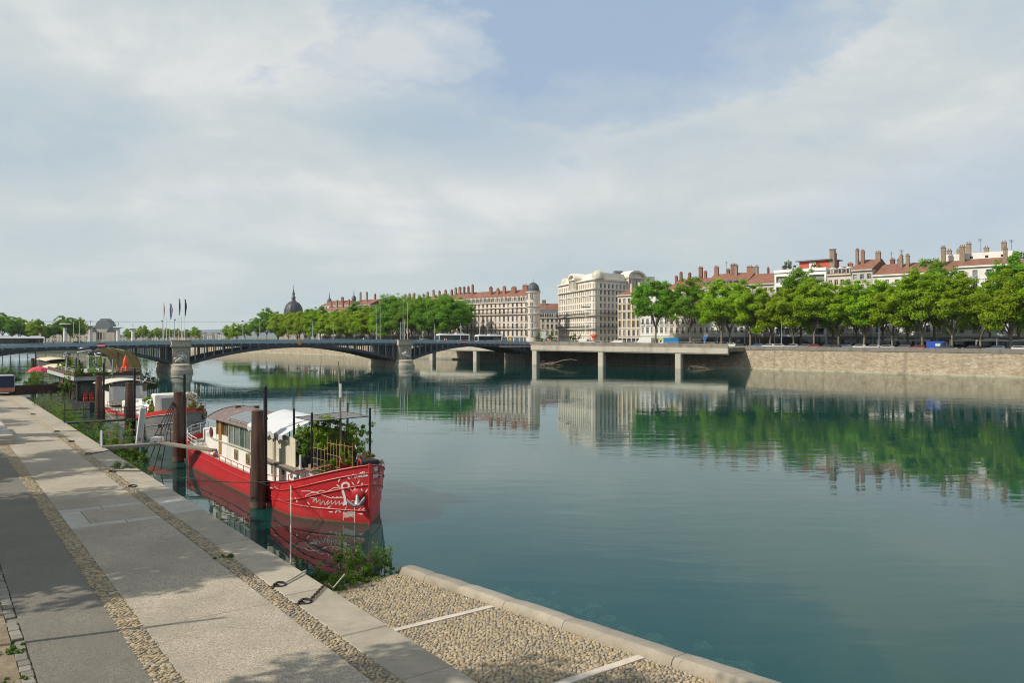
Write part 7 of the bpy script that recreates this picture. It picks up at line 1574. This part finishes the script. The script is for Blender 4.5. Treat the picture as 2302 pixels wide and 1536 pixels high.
# wheelhouse aft with cream roof and tarpaulin
b = MB(); rings = []
for i in range(13): y = -3.0 + 6.0 * i / 12; z = 4.28 + .5 * (1 - (y / 3.0) ** 2); rings.append([(-.6, y, z - .05), (6.2, y, z), (6.2, y, z - .08), (-.6, y, z - .13)])
b.loft(rings); b.build('wheelhouse_roof', M('cream_canvas', (.58, .52, .42), .7, scale=1), PB)
b = MB(); b.box(.2, 5.6, -2.1, 2.1, 1.7, 3.3); b.build('wheelhouse_base', m_whb, PB); b = MB()
for x in (.2, 1.6, 2.9, 4.2, 5.55): b.box(x - .06, x + .06, -2.1, -2.0, 3.3, 4.3); b.box(x - .06, x + .06, 2.0, 2.1, 3.3, 4.3)
for y in (-1.2, -.3, .6, 1.5): b.box(5.5, 5.6, y - .05, y + .05, 3.3, 4.4)
b.build('wheelhouse_frame', m_wood, PB); b = MB(); b.box(5.52, 5.55, -2.0, 2.0, 3.3, 4.3); b.build('wheelhouse_pane', m_bglass, PB); b = MB(); b.box(.3, 5.5, -2.06, -2.03, 3.3, 4.2); b.build('wheelhouse_pane', m_bglass, PB)
cloth('tarpaulin', lambda u, v: (6.4 + .5 * v + .08 * math.sin(u * 14), -2.2 + 3.6 * u, 4.0 - 1.6 * v + .04 * math.sin(u * 9 + v * 5)), 18, 8, M('grey_tarpaulin', (.38, .38, .37), .8, scale=1.4), PB)
b = MB(); b.tube([(6.35, -2.25, 1.8), (6.35, -2.25, 4.2)], .05, 6); b.build('awning_pole', m_frame, PB); b = MB(); b.tube([(6.4, -.4, 3.4), (6.45, -.38, 4.35)], [.16, .09], 8); b.build('furled_blind', m_whb, PB, True)
b = MB(); b.tube([(-.8, 2.4, 2.2), (-1.3, 2.6, 4.9)], .035, 6); fp = b.build('flagstaff', m_frame, PB); cloth('ensign', lambda u, v: (-1.28 + .06 * math.sin(u * 9), 2.55 - .5 * u * (1 - .3 * v), 4.75 - 1.0 * v - .4 * u), 8, 5, M('ensign_cloth', (.16, .03, .05), .8), fp)
b = MB(); rail(b, [tuple(PH.pt(x, PH.sheer(x), -1)) for x in np.linspace(8, 20, 8)], .85, .02, (.5,)); b.build('side_rail', m_black, PB); b = MB(); rail(b, [tuple(PH.pt(x, PH.sheer(x), -1)) for x in np.linspace(21.5, 30.5, 7)], .5, .02, ()); b.build('bow_rail', m_redp, PB); b = MB(); rail(b, [tuple(PH.pt(x, PH.sheer(x), 1)) for x in np.linspace(25, 31.5, 5)], .45, .02, ()); b.build('bow_rail', m_redp, PB)
b = MB(); 
for k in range(18): z = .9 + .0 * k
b.tube([tuple(PH.pt(27.5, 1.9, -1, .05)), tuple(PH.pt(27.6, .4, -1, .2))], .12, 7); b.build('fender', m_black, PB)
pb = lambda x, y, z: PMx @ Vector((x, y, z))
pot_plant('geraniums in a terracotta trough amid the grey houseboat', pb(21.8, .3, 2.76), .3, .35, 1.3, .9, 601, m_leafE, m_terra, .1); pot_plant('second terracotta planter amidships of the grey houseboat', pb(22.8, .9, 2.76), .3, .35, 1.4, 1.0, 602, m_leafC, m_terra, .1)
pot_plant('tall yellow green shrub beside the white deckhouse', pb(27.6, -2.15, 2.2), .3, .4, 1.2, 1.5, 603, m_leafE, None, .1); pot_plant('wispy dry shrub on the bow of the grey houseboat', pb(30.6, 1.2, 2.8), .25, .4, 1.3, 1.9, 604, leafm('dry_leaves', (.16, .12, .07), (.24, .19, .11), (.20, .19, .09), .3), m_terra, .07)
bush('flower_box', 'trailing red and green flowers over the bow of the grey houseboat', pb(31.3, 1.2, 2.9), 1.8, 1.6, .8, 605, leafm('flower_mix', (.25, .04, .02), (.12, .16, .03), (.22, .20, .05), .3), .09, 80, 26, BROTB, cat='flowers')
# ---------------------------------------------------------------- restaurant barge
RP = UN(150, 20, 0); RB2 = thing('restaurant_barge', 'two decked dark restaurant barge with roof terrace and white fascia', 'boat', RP, BROTB)
m_dk = M('dark_barge', (.035, .035, .038), .6, scale=1); m_brn = M('brown_cladding', (.10, .045, .03), .7, scale=1.5)
b = MB(); b.prism([(0, -3.6), (1, -4.3), (29, -4.3), (31, -2.5), (31, 2.5), (29, 4.3), (1, 4.3), (0, 3.6)], -.8, 1.3); b.build('hull', m_dk, RB2)
b = MB(); b.box(1, 28.2, -3.6, 3.6, 1.3, 4.15); b.build('lower_cabin', m_dk, RB2)
for k in range(6): b = MB(); b.box(3 + k * 4.2, 6.2 + k * 4.2, -3.66, -3.603, 1.9, 3.8); b.build('cabin_window', m_bglass, RB2)
for k in range(3): b = MB(); b.box(28.203, 28.26, -3.2 + k * 2.2, -1.4 + k * 2.2, 1.6, 3.9); b.build('cabin_window', m_bglass, RB2)
b = MB(); b.box(.4, 29.6, -4.2, 4.2, 4.15, 4.68); b.build('white_fascia', M('fascia_grey', (.38, .40, .41), .6, scale=1), RB2)
b = MB()
for y0, y1 in ((-4.15, -4.05), (4.05, 4.15)): b.box(.5, 29.5, y0, y1, 4.683, 5.2)
b.box(29.4, 29.5, -4.05, 4.05, 4.683, 5.2); b.build('terrace_parapet', m_brn, RB2)
b = MB(); rail(b, [(x, -4.1, 5.2) for x in np.linspace(.6, 29.4, 10)] + [(29.45, y, 5.2) for y in (-2, 0, 2, 4.1)], .5, .02, (.5,)); b.build('terrace_rail', m_frame, RB2)
for k in range(5):
    b = MB(); x = 28.9; b.cbox(x, x + .5, -3.0 + k * .75, -2.5 + k * .75, 1.35, 1.8, .03); b.box(x, x + .06, -3.0 + k * .75, -2.5 + k * .75, 1.8, 2.5); b.build('red_seat', M('red_seat', (.38, .03, .025), .6), RB2)
rbm = Matrix.Translation(RP) @ Matrix.Rotation(BROTB, 4, 'Z'); rp = lambda x, y, z: rbm @ Vector((x, y, z))
o = thing('shell_canopy', 'large curved wicker shell canopy on the restaurant terrace', 'canopy', rp(24.0, 1.6, 4.7), BROTB + R(45)); o.scale = (1.15, 1.15, .92)
b = MB(); rings = []
for i in range(15):
    a = R(-10 + 112 * i / 14); rr_ = 3.6; rings.append([(-1.6 + .25 * math.cos(j * .9), 2.6 - (1 - math.cos(0)) + (-rr_ * (1 - math.cos(a)) if True else 0) + 0 * j, 0) for j in range(2)])
V = []
for i in range(17):
    a = R(92 * i / 16); row = []
    for j in range(9): x = -2.0 + 4.0 * j / 8; k = 1 - .12 * ((j - 4) / 4) ** 2; row.append((x, 2.6 - 3.9 * (1 - math.cos(a)) * k, .2 + 3.9 * math.sin(a) * k))
    V.append(row)
b.loft(V, closed=False); b.build('woven_shell', M('wicker', (.34, .28, .14), .85, scale=3, var=.4, bump=.8), o, 'all')
for j in range(0, 9, 2): b = MB(); b.tube([V[i][j] for i in range(17)], .05, 5); b.build('rib', M('rib_wood', (.24, .18, .09), .8), o)
b = MB(); b.tube([(-.2, 1.0, 0), (-.2, 1.1, 3.4)], [.2, .14], 7); b.build('support_post', m_oldw, o)
o = thing('orange_sculpture', 'bright orange rocket shaped sculpture on the restaurant terrace', 'sculpture', rp(29.2, 2.2, 5.2), BROTB)
b = MB(); b.lathe([(.30, .5), (.36, .9), (.34, 1.4), (.22, 1.85), (.08, 2.15), (.02, 2.3)], 12); b.build('rocket_body', M('orange_plastic', (.75, .07, .01), .4), o, True)
for k in range(3): a = k * 2.09; b = MB(); b.tube([(math.cos(a) * .25, math.sin(a) * .25, .8), (math.cos(a) * .5, math.sin(a) * .5, .4), (math.cos(a) * .5, math.sin(a) * .5, 0)], [.12, .15, .17], 6); b.build('fin', M('orange_plastic', (.75, .07, .01)), o, True)
for k, (x, y, zt, lb) in enumerate([(14, -3.2, 2.6, 'leftmost'), (16.5, -1.6, 3.4, 'second'), (19, -.6, 2.8, 'third'), (20, .4, 3.1, 'fourth'), (21, 1.0, 2.7, 'rightmost')]):
    o = thing('wing_sculpture', 'white rimmed dark wing shaped lamp on the terrace, %s of five' % lb, 'sculpture', rp(x, y, 4.7), BROTB + k); b = MB(); b.tube([(0, 0, 0), (.05, .05, zt * .6), (.25, .1, zt)], [.09, .06, .05], 6); b.build('stem', m_frame if k % 2 == 0 else m_lampg, o)
    b = MB(); b.sphere((.5, .1, zt + .1), .85, 12, 7, 1.1, .6, .5); b.build('wing', M('wing_dark', (.04, .045, .07), .35), o, 'all'); b = MB(); b.tube([(.5 + 1.0 * math.cos(a), .1 + .55 * math.sin(a), zt - .2 + .16 * math.cos(a)) for a in np.linspace(0, 6.283, 17)], .06, 6); b.build('white_rim', m_frame, o, True)
for k, (x, y, w, h, mt) in enumerate([(13.5, -2.6, 1.2, 2.4, m_leafC), (17, -1.8, 1.0, 1.5, m_leafD), (20.5, -.6, 1.2, 2.6, m_leafC), (22.5, .2, 1.2, 2.4, m_leafE), (6, -3, 1.6, 1.2, m_leafE), (29.8, -3.6, 1.2, 1.2, m_leafC), (29, -1.0, 3.2, 1.0, m_leafC)]):
    bush('terrace_plant', 'green climbing plant on the restaurant terrace, %s from the far end' % ORD[k], rp(x, y, 4.7), w, w, h, 640 + k, mt, .16, 60, 22, BROTB, 'terrace plants', 'plant')
bush('olive_bush', 'round grey green olive bush at the river corner of the terrace', rp(29.0, 4.6, 2.6), 3.4, 3.0, 3.2, 660, m_leafG, .16, 110, 50, BROTB, cat='bush')
bush('bamboo_plant', 'hanging green leaves at the quay corner of the restaurant barge', rp(26.0, -4.8, 1.5), 1.6, 2.2, 3.6, 661, m_leafC, .17, 70, 30, BROTB, cat='plant')
o = MB(); o.tube([tuple(rp(30.5, .2, 2.0)), tuple(rp(30.3, .4, 8.6 - 1.6))], .06, 6); tag(o.build('flagpole', M('pale_green_frame', (.42, .42, .35))), 'pale green pole rising before the shell canopy', 'pole')
# ---------------------------------------------------------------- barges further back
def barge(label, u0, n0, L, w, hullc, cabc, roofc, z1, zr, name='house_barge'):
    loc = UN(u0, n0, 0); o = thing(name, label, 'boat', loc, BROTB); b = MB(); b.prism([(0, -w * .7), (1.5, -w), (L - 3, -w), (L, -w * .3), (L, w * .3), (L - 3, w), (1.5, w), (0, w * .7)], -.6, 1.4); b.build('hull', M('bargehull_%.2f_%.2f' % hullc[:2], hullc, .6), o)
    b = MB(); b.cbox(3, L - 5, -w * .78, w * .78, 1.4, z1, .1); c = b.build('cabin', M('bargecab_%.2f_%.2f' % cabc[:2], cabc, .7), o)
    for k in range(int((L - 9) / 2.6)): b = MB(); x = 4 + k * 2.6; b.box(x, x + 1.3, -w * .78 - .03, -w * .78 - .003, 1.9, min(z1 - .3, 3.2)); b.build('window', m_bglass, c)
    for k in range(2): b = MB(); b.box(L - 4.997, L - 4.95, -w * .6 + k * w * .7, -w * .15 + k * w * .7, 1.9, min(z1 - .3, 3.2)); b.build('window', m_bglass, c)
    b = MB(); b.loft([[(2.4, y, z1 + .05 + zr * (1 - (y / w) ** 2)), (L - 4.2, y, z1 + .05 + zr * (1 - (y / w) ** 2)), (L - 4.2, y, z1 + zr * (1 - (y / w) ** 2) - .08), (2.4, y, z1 + zr * (1 - (y / w) ** 2) - .08)] for y in np.linspace(-w * .95, w * .95, 9)]); b.build('roof', M('bargeroof_%.2f_%.2f' % roofc[:2], roofc, .7), o)
    b = MB(); rail(b, [(x, -w + .1, 1.4) for x in np.linspace(2, L - 3, 9)], .9, .025, (.5,)); b.build('rail', m_black, o); return o
barge('dark green barge with lattice rails moored beyond the rust footbridge', 158, 17.5, 22, 2.4, (.03, .05, .035), (.05, .08, .05), (.05, .09, .05), 2.8, .3)
barge('wooden house barge with cream wheelhouse roof beyond the footbridge', 186, 21, 24, 2.6, (.06, .03, .025), (.12, .07, .05), (.55, .48, .30), 4.0, .5)
barge('far barge with long cream roof under the left bridge arch', 216, 23, 26, 2.8, (.03, .03, .03), (.06, .05, .05), (.55, .48, .30), 4.8, .4)
barge('white roofed barge moored behind the rusty piles', 172, 26, 24, 2.6, (.04, .04, .045), (.45, .45, .44), (.6, .6, .6), 3.2, .25)
for k, (u_, n_, mt, w) in enumerate([(150, 14, m_leafC, 5), (158, 15.5, m_leafC, 6), (170, 16.5, m_leafE, 4), (150, 17.5, m_leafD, 4), (178, 12.5, m_leafD, 6)]): bush('deck_plants', 'green planting on the left barges beyond the footbridge, %s' % ['by the quay', 'in the green lattice', 'by the pink parasol', 'by the tall boards', 'nearest the bridge'][k], UN(u_, n_, 1.4), w * .6, w, 2.6, 680 + k, mt, .2, 70, 34, QROT, cat='plants')
o = thing('parasol', 'pink folded beach parasol on the green barge', 'parasol', UN(166, 16.2, 1.4), 0); b = MB(); b.tube([(0, 0, 0), (0, 0, 3.4)], .04, 6); b.build('pole', m_frame, o); b = MB(); b.lathe([(1.9, 2.35), (1.2, 2.95), (.03, 3.35)], 8); b.lathe([(1.85, 2.33), (1.15, 2.92), (.03, 3.31)], 8); b.build('canopy', M('pink_cloth', (.55, .05, .10), .8), o)
# boards, ladders, poles round the footbridge
for k, (u_, n_, h, w, lb) in enumerate([(134, 16.2, 5.2, .5, 'rusty leaning ladder post beside the footbridge'), (126, 16.0, 4.4, .22, 'thin rusty pole standing in the water before the footbridge')]):
    b = MB(); p = UN(u_, n_, -.5); b.tube([tuple(p), (p.x + .2, p.y, p.z + h)], w * .5, 6); tag(b.build('rusty_post', M('rust', (.16, .06, .03), .9, scale=2, var=.4)), lb, 'post')
o = thing('board_screen', 'screen of tall weathered boards behind the rusty piles', 'fence', UN(142, 19.5, 1.2), QROT)
for k in range(7): b = MB(); b.box(k * .42 - 1.4, k * .42 - 1.02, -.04, .04, 0, 3.2 + .1 * (k % 2)); b.build('board', m_oldw, o)
m_rust = M('dark_rust_steel', (.055, .028, .022), .8, scale=1, var=.4)
o = thing('steel_footbridge', 'dark rust steel footbridge from the quay to the far barges', 'footbridge', UN(130, 9.6, 0), QROT)
for y in (-1.0, 1.0): b = MB(); b.box(-.4, 10.2, y - .1, y + .1, 2.02, 3.25); b.build('side_girder', m_rust, o)
b = MB(); b.box(-.4, 10.2, -.9, .9, 2.05, 2.2); b.build('walkway', m_oldw, o)
for k in range(9): b = MB(); x = .2 + k * 1.2; b.box(x, x + .12, -1.18, -1.103, 2.02, 3.25); b.build('stiffener', m_rust, o)
b = MB(); rail(b, [(x, -1.0, 3.25) for x in np.linspace(0, 10, 6)], .9, .025, (.5,)); b.build('handrail', m_rust, o)
for x in (4.5, 9.5): b = MB(); b.tube([(x, -.8, -1), (x, -.8, 2.02)], .15, 8); b.build('pile_leg', m_rust, o)
# ---------------------------------------------------------------- mooring piles
t = NT('rusty_pile_steel'); v = t.coord(); z = t.n('ShaderNodeSeparateXYZ', {0: v}).outputs[2]; a = t.noise(t.coord((3, 3, .35)), 1.2, 6, .65); b_ = t.noise(v, 6, 4, .6)
c = t.ramp(a, [(.3, (.030, .018, .015)), (.5, (.060, .030, .022)), (.7, (.155, .072, .042))]); c = t.mix(t.ramp(b_, [(.55, 0.0), (.7, .4)]), c, (.15, .075, .05))
c = t.mix(t.ramp(t.math('ADD', z, t.math('MULTIPLY', b_, .12)), [(.0, 0.0), (.1, 0.0), (.14, .5), (.42, .5), (.52, 0.0)]), c, (.15, .12, .08)); c = t.mix(t.ramp(z, [(.04, 1.0), (.10, 0.0)]), c, (.03, .035, .02)); t.pr(c, .7, .1, t.bump(a, .3, .03)); m_pile = t.m
for k, (u_, n_, zt, lb) in enumerate([(46.9, 15.78, 5.78, 'thick rusty mooring pile in front of the red houseboat'), (68.0, 16.4, 5.66, 'rusty mooring pile at the bow of the grey houseboat'), (86.3, 16.2, 5.55, 'rusty mooring pile amidships of the grey houseboat'), (99.2, 15.5, 5.7, 'rusty mooring pile at the stern of the grey houseboat'), (128.4, 17.1, 5.35, 'rusty mooring pile beside the end of the footbridge'), (162, 19.8, 5.2, 'far rusty pile left of the wooden boards'), (146, 19.0, 5.2, 'far rusty pile right of the wooden boards'), (190, 17.5, 5.6, 'leftmost far rusty pile near the cream roofs')]):
    o = thing('mooring_pile', lb, 'pile', UN(u_, n_, 0), QROT, 'rusty mooring piles'); r0, r1 = (.46, .35)
    b = MB(); b.lathe([(r0, -2), (r0, 0), (r1, zt - .03), (r1 - .03, zt), (r1 - .08, zt - .02)], 20); b.build('tube', m_pile, o, True); b = MB(); b.lathe([(.01, zt - .06), (r1 - .06, zt - .05), (.01, zt - .04)], 14); b.build('cap', m_rust, o)
    b = MB(); b.box(-.09 + .52, .09 + .52, .1, .28, .2, zt + 1.25); pst = b.build('guide_post', m_black, o)
    b = MB(); b.tube([(.52, .19, zt + 1.0), (.1, .5, zt + 1.12), (-.3, .9, zt + 1.05)], .05, 5); b.build('guide_arm', m_black, pst); b = MB(); b.sphere((.52, .19, zt + 1.32), .12, 8, 5); b.build('guide_knob', m_black, pst, True)
    for zz_ in (1.4, zt - .6): b = MB(); b.lathe([(r0 - (r0 - r1) * zz_ / zt + .05, zz_), (r0 - (r0 - r1) * zz_ / zt + .05, zz_ + .1), (r0 - (r0 - r1) * zz_ / zt, zz_ + .1), (r0 - (r0 - r1) * zz_ / zt, zz_)], 18) if zz_ < 0 else b.box(.3, .62, .05, .32, zz_, zz_ + .12); b.build('bracket', m_rust, o)
# ---------------------------------------------------------------- gangways
o = thing('gangway', 'black steel gangway with railings from the quay to the grey houseboat', 'gangway', UN(85.5, 10.4, 2.0), QROT)
b = MB(); b.box(0, 7.2, -.6, .6, -.12, .02); b.build('platform', m_black, o)
for y in (-.6, .6): b = MB(); rail(b, [(x, y, 0) for x in (0, 1.7, 3.4, 5.3, 7.1)], 1.15, .03, (.35, .7)); b.build('railing', m_black, o)
b = MB(); b.tube([(.0, -.6, 0), (0, -.6, 1.9)], .045, 6); b.build('gate_post', m_black, o)
o = thing('gangway', 'grey steel gangway platform reaching from the quay towards the pile', 'gangway', UN(65.0, 10.3, 2.0), QROT)
m_grs = M('grey_steel', (.24, .24, .23), .6, .3, scale=2)
b = MB(); b.box(0, 4.6, -.55, .55, -.16, .02); b.build('platform', m_grs, o)
for k in range(6): b = MB(); b.cbox(.1 + k * .75, .78 + k * .75, -.53, .53, .022, .05, .01); b.build('tread_plank', m_oldw, o)
b = MB(); rail(b, [(x, .55, 0) for x in (.0, 1.5, 3.0, 4.5)], 1.05, .02, (.5,)); b.build('railing', m_grs, o)
b = MB(); rail(b, [(.0, -.55, 0), (.0, .1, 0)], 1.2, .04, (.5,)); b.box(-.02, .02, -.5, .08, .1, 1.15); b.build('gate', M('gate_grey', (.33, .36, .38), .5), o); b = MB(); b.tube([(.4, 0, -.16), (.1, 0, -.9)], .05, 5); b.tube([(.9, .3, -.16), (.15, .3, -1.1)], .04, 5); b.build('strut', m_grs, o)
o = thing('gangplank', 'long narrow wooden plank bridging to the stern of the red houseboat', 'gangplank'); pa_ = UN(65.2, 14.2, 2.15); pz = RM @ Vector((13.2, -2.3, 1.85)); dd = (pz - pa_)
b = MB(); sidev_ = Vector((-dd.y, dd.x, 0)).normalized() * .32
b.loft([[tuple(p + sidev_), tuple(p - sidev_), tuple(p - sidev_ - Vector((0, 0, .14))), tuple(p + sidev_ - Vector((0, 0, .14)))] for p in (pa_, pa_ + dd * .5 - Vector((0, 0, .04)), pz)]); b.build('plank', m_oldw, o); b = MB(); b.cbox(pa_.x - .4, pa_.x + .4, pa_.y - .3, pa_.y + .3, pa_.z - .1, pa_.z + .28, .05); b.build('end_block', m_whb, o)
o = thing('service_pillar', 'white leaning service pillar standing on the small gangway', 'pillar', UN(65.3, 12.9, 2.03), QROT); o.rotation_euler = (R(3), R(6), QROT); b = MB(); b.cbox(-.2, .2, -.16, .16, 0, 2.75, .03); b.build('casing', M('service_white', (.55, .57, .58), .5), o); b = MB(); b.box(-.13, .13, -.175, -.163, .15, 2.6); b.build('inset_panel', M('service_inset', (.40, .43, .46), .5), o); b = MB(); b.box(-.1, .1, -.185, -.177, .2, .45); b.build('socket_plate', m_grs, o)
o = thing('lifting_frame', 'black tubular lifting frame hung from the mooring pile', 'frame'); tp_ = UN(68.0, 16.0, 4.85)
for k, (u_, n_, z) in enumerate([(63.5, 12.3, .25), (63.2, 12.9, .2), (63.3, 13.5, .1), (63.6, 14.1, .2)]): b = MB(); e = UN(u_, n_, z); b.tube([tuple(tp_ + Vector((.06 * k, 0, 0))), tuple(tp_ * .5 + e * .5), tuple(e)], .035, 5); b.build('stay', m_black, o)
for k, f in enumerate((.35, .5, .65)): b = MB(); A_ = tp_ * (1 - f) + UN(63.5, 12.3, .25) * f; B_ = tp_ * (1 - f) + UN(63.6, 14.1, .2) * f; b.tube([tuple(A_), tuple(B_)], .028, 5); b.build('cross_bar', m_black, o)
b = MB(); A_ = UN(64.4, 14.3, 2.0); b.tube([tuple(A_), tuple(A_ + Vector((0, 0, 1.1))), tuple(A_ + Vector((.35, .2, 1.5))), tuple(A_ + Vector((.6, .3, 1.1))), tuple(A_ + Vector((.6, .3, 0)))], .03, 5); b.build('hoop', m_black, o)
# ---------------------------------------------------------------- rings, ropes
m_ropew = M('pale_rope', (.42, .38, .31), .9, scale=9, var=.3); m_roped = M('tarred_rope', (.03, .028, .026), .9)
def ring(u_, n_, label, r=.17):
    o = thing('mooring_ring', label, 'mooring ring', UN(u_, n_, ZQ), QROT, 'iron mooring rings'); b = MB(); b.tube([(r * math.cos(a), r * math.sin(a), .05 + .03 * math.sin(a)) for a in np.linspace(0, 6.283, 19)], .035, 7); b.build('ring', m_black, o, True)
    b = MB(); b.tube([(-r - .06, 0, -.02), (-r - .05, 0, .1), (-r + .05, 0, .12), (-r + .07, 0, -.02)], .03, 6); b.build('staple', m_rust, o); b = MB(); b.cbox(-r - .16, -r + .16, -.13, .13, 0, .02, .005); b.build('plate', m_rust, o); return o
for u_, n_, lb in [(25.5, 9.32, 'black iron ring holding the pale rope on the quay edge'), (23.4, 9.35, 'black iron ring holding the chain, nearest the ramp'), (46.9, 9.0, 'upright rusty ring on the cobble strip beyond the pale slabs'), (52.7, 9.0, 'iron ring with the long tarred rope'), (61.5, 9.0, 'iron ring with chain before the small gangway'), (69.5, 9.0, 'small dark iron ring between the two gangways'), (77.5, 8.95, 'iron ring with a thin line near the black gangway'), (96, 8.9, 'farthest iron ring on the quay edge')]: ring(u_, n_, lb)
def rope(name, label, pts, r, mat, sag=0.0, cat='rope'):
    P3 = []
    for i in range(len(pts) - 1):
        a, c = Vector(pts[i]), Vector(pts[i + 1])
        for k in range(8): f = k / 8; P3.append(a.lerp(c, f) - Vector((0, 0, sag * 4 * f * (1 - f) if i == len(pts) - 2 or sag < 0 else 0)))
    P3.append(Vector(pts[-1])); b = MB(); b.tube([tuple(p) for p in P3], r, 6); return tag(b.build(name, mat), label, cat)
bow = RM @ Vector((29.2, -2.55, 1.9)); 
rope('mooring_rope', 'pale mooring rope from the quay ring over the edge', [UN(25.5, 9.5, ZQ + .08), UN(26.3, 10.5, ZQ + .1), UN(27.2, 10.7, .4)], .035, m_ropew)
rope('mooring_rope', 'pale mooring rope hanging from the red bow to the quay foot', [bow, UN(28.4, 10.75, .6)], .032, m_ropew, .5)
rope('mooring_rope', 'long tarred rope from the quay ring to the red bow', [UN(52.7, 9.2, ZQ + .06), UN(51.5, 10.5, ZQ + .08), bow + Vector((0, 0, .06))], .028, m_roped, .35)
rope('mooring_rope', 'tarred rope stretched across the red hull to the pile', [RM @ Vector((33.2, -.9, 1.9)), UN(46.9, 15.6, 1.6)], .018, m_roped, .3)
rope('mooring_rope', 'thin line from the red stern to the second pile', [RM @ Vector((4.2, -1.2, 2.2)), UN(68, 16.2, 1.7)], .02, m_ropew, .15); rope('mooring_rope', 'slack line from the red stern to the grey bow', [RM @ Vector((3.9, -.8, 2.2)), PMx @ Vector((30, -2.0, 1.4))], .016, m_ropew, .4); rope('mooring_rope', 'thin vertical yellow line hanging on the red hull', [RM @ Vector((13.9, -2.72, 1.6)), RM @ Vector((14.3, -2.8, -.2))], .018, M('yellow_rope', (.6, .35, .05), .8))
rope('mooring_rope', 'diagonal line on the red bow from the rail', [RM @ Vector((29.0, -2.6, 1.95)), RM @ Vector((32.0, -2.4, .1))], .014, m_roped); rope('mooring_rope', 'slack tarred rope from ring to quay foot by the small gangway', [UN(61.5, 9.2, ZQ + .05), UN(62.5, 10.5, ZQ + .06), UN(63.5, 10.7, .5)], .03, m_roped); rope('mooring_rope', 'thin tarred rope from the far ring to the grey houseboat', [UN(77.5, 9.1, ZQ + .05), UN(76.8, 10.5, ZQ + .06), PMx @ Vector((26, -2.7, 1.9))], .022, m_roped, .3)
rope('yellow_line', 'yellow hose along the grey hull', [PMx @ Vector((6, -2.8, 1.4)), PMx @ Vector((15, -2.85, .5))], .03, M('yellow_rope', (.6, .35, .05)), .1, 'hose')
# chain over the edge
o = thing('mooring_chain', 'rusty chain from the ring over the limestone edge', 'chain'); c0, c1 = UN(23.4, 9.5, ZQ + .07), UN(24.6, 10.52, ZQ + .08); lk = MB(); lk.tube([(.07 * math.cos(a), .045 * math.sin(a), 0) for a in np.linspace(0, 6.283, 11)], .018, 5); lm = lk.mesh('chain_link', m_rust, True)
n = 13; ang = math.atan2(c1.y - c0.y, c1.x - c0.x)
for k in range(n): put('chain_link', lm, o, c0.lerp(c1, k / n) + Vector((0, 0, .01)), (R(90) if k % 2 else 0, 0, ang))
for k in range(9): put('chain_link', lm, o, c1 + Vector((.02 * k, .03 * k, -.11 * k)), (0 if k % 2 else R(90), R(90), 0))
rope('frayed_rope', 'frayed rope end hanging at the ramp corner', [UN(24.6, 10.6, ZQ + .05), UN(25.6, 11.2, 1.55), UN(26.2, 11.9, 1.75)], .025, m_ropew)
# low stone block at the left edge
o = thing('stone_block_wall', 'low pale stone wall end at the left edge of the quay', 'wall', UN(70.5, 5.2, ZQ), QROT)
for k in range(5):
    b = MB(); b.cbox(-3.4 + .0, 0 - .02 * k, k * 2.4, k * 2.4 + 2.38, 0, .42, .03); b.build('lower_stone', m_pale, o); b = MB(); b.cbox(-3.4, .06, k * 2.4 + .1, k * 2.4 + 2.46, .423, .72, .05); b.build('coping_stone', m_pale, o)
# plain pole left of the picture whose shadow crosses the quay
pole(UN(26.2, -3.2, ZQ), 8.8, 'plain steel pole left of the cycle lane, its shadow crossing the quay', .11, m_lampg)
# ---------------------------------------------------------------- summer haze over the river valley
b = MB(); b.box(-4100, 4100, -300, 7600, -6, 200); t = NT('valley_haze')
pv_ = t.n('ShaderNodeVolumePrincipled', {'Color': (.80, .88, .93, 1), 'Density': .00005, 'Anisotropy': .1}); t.set(t.out.inputs['Volume'], pv_.outputs[0])
hz_o = b.build('haze', t.m); struct(hz_o, 'stuff')
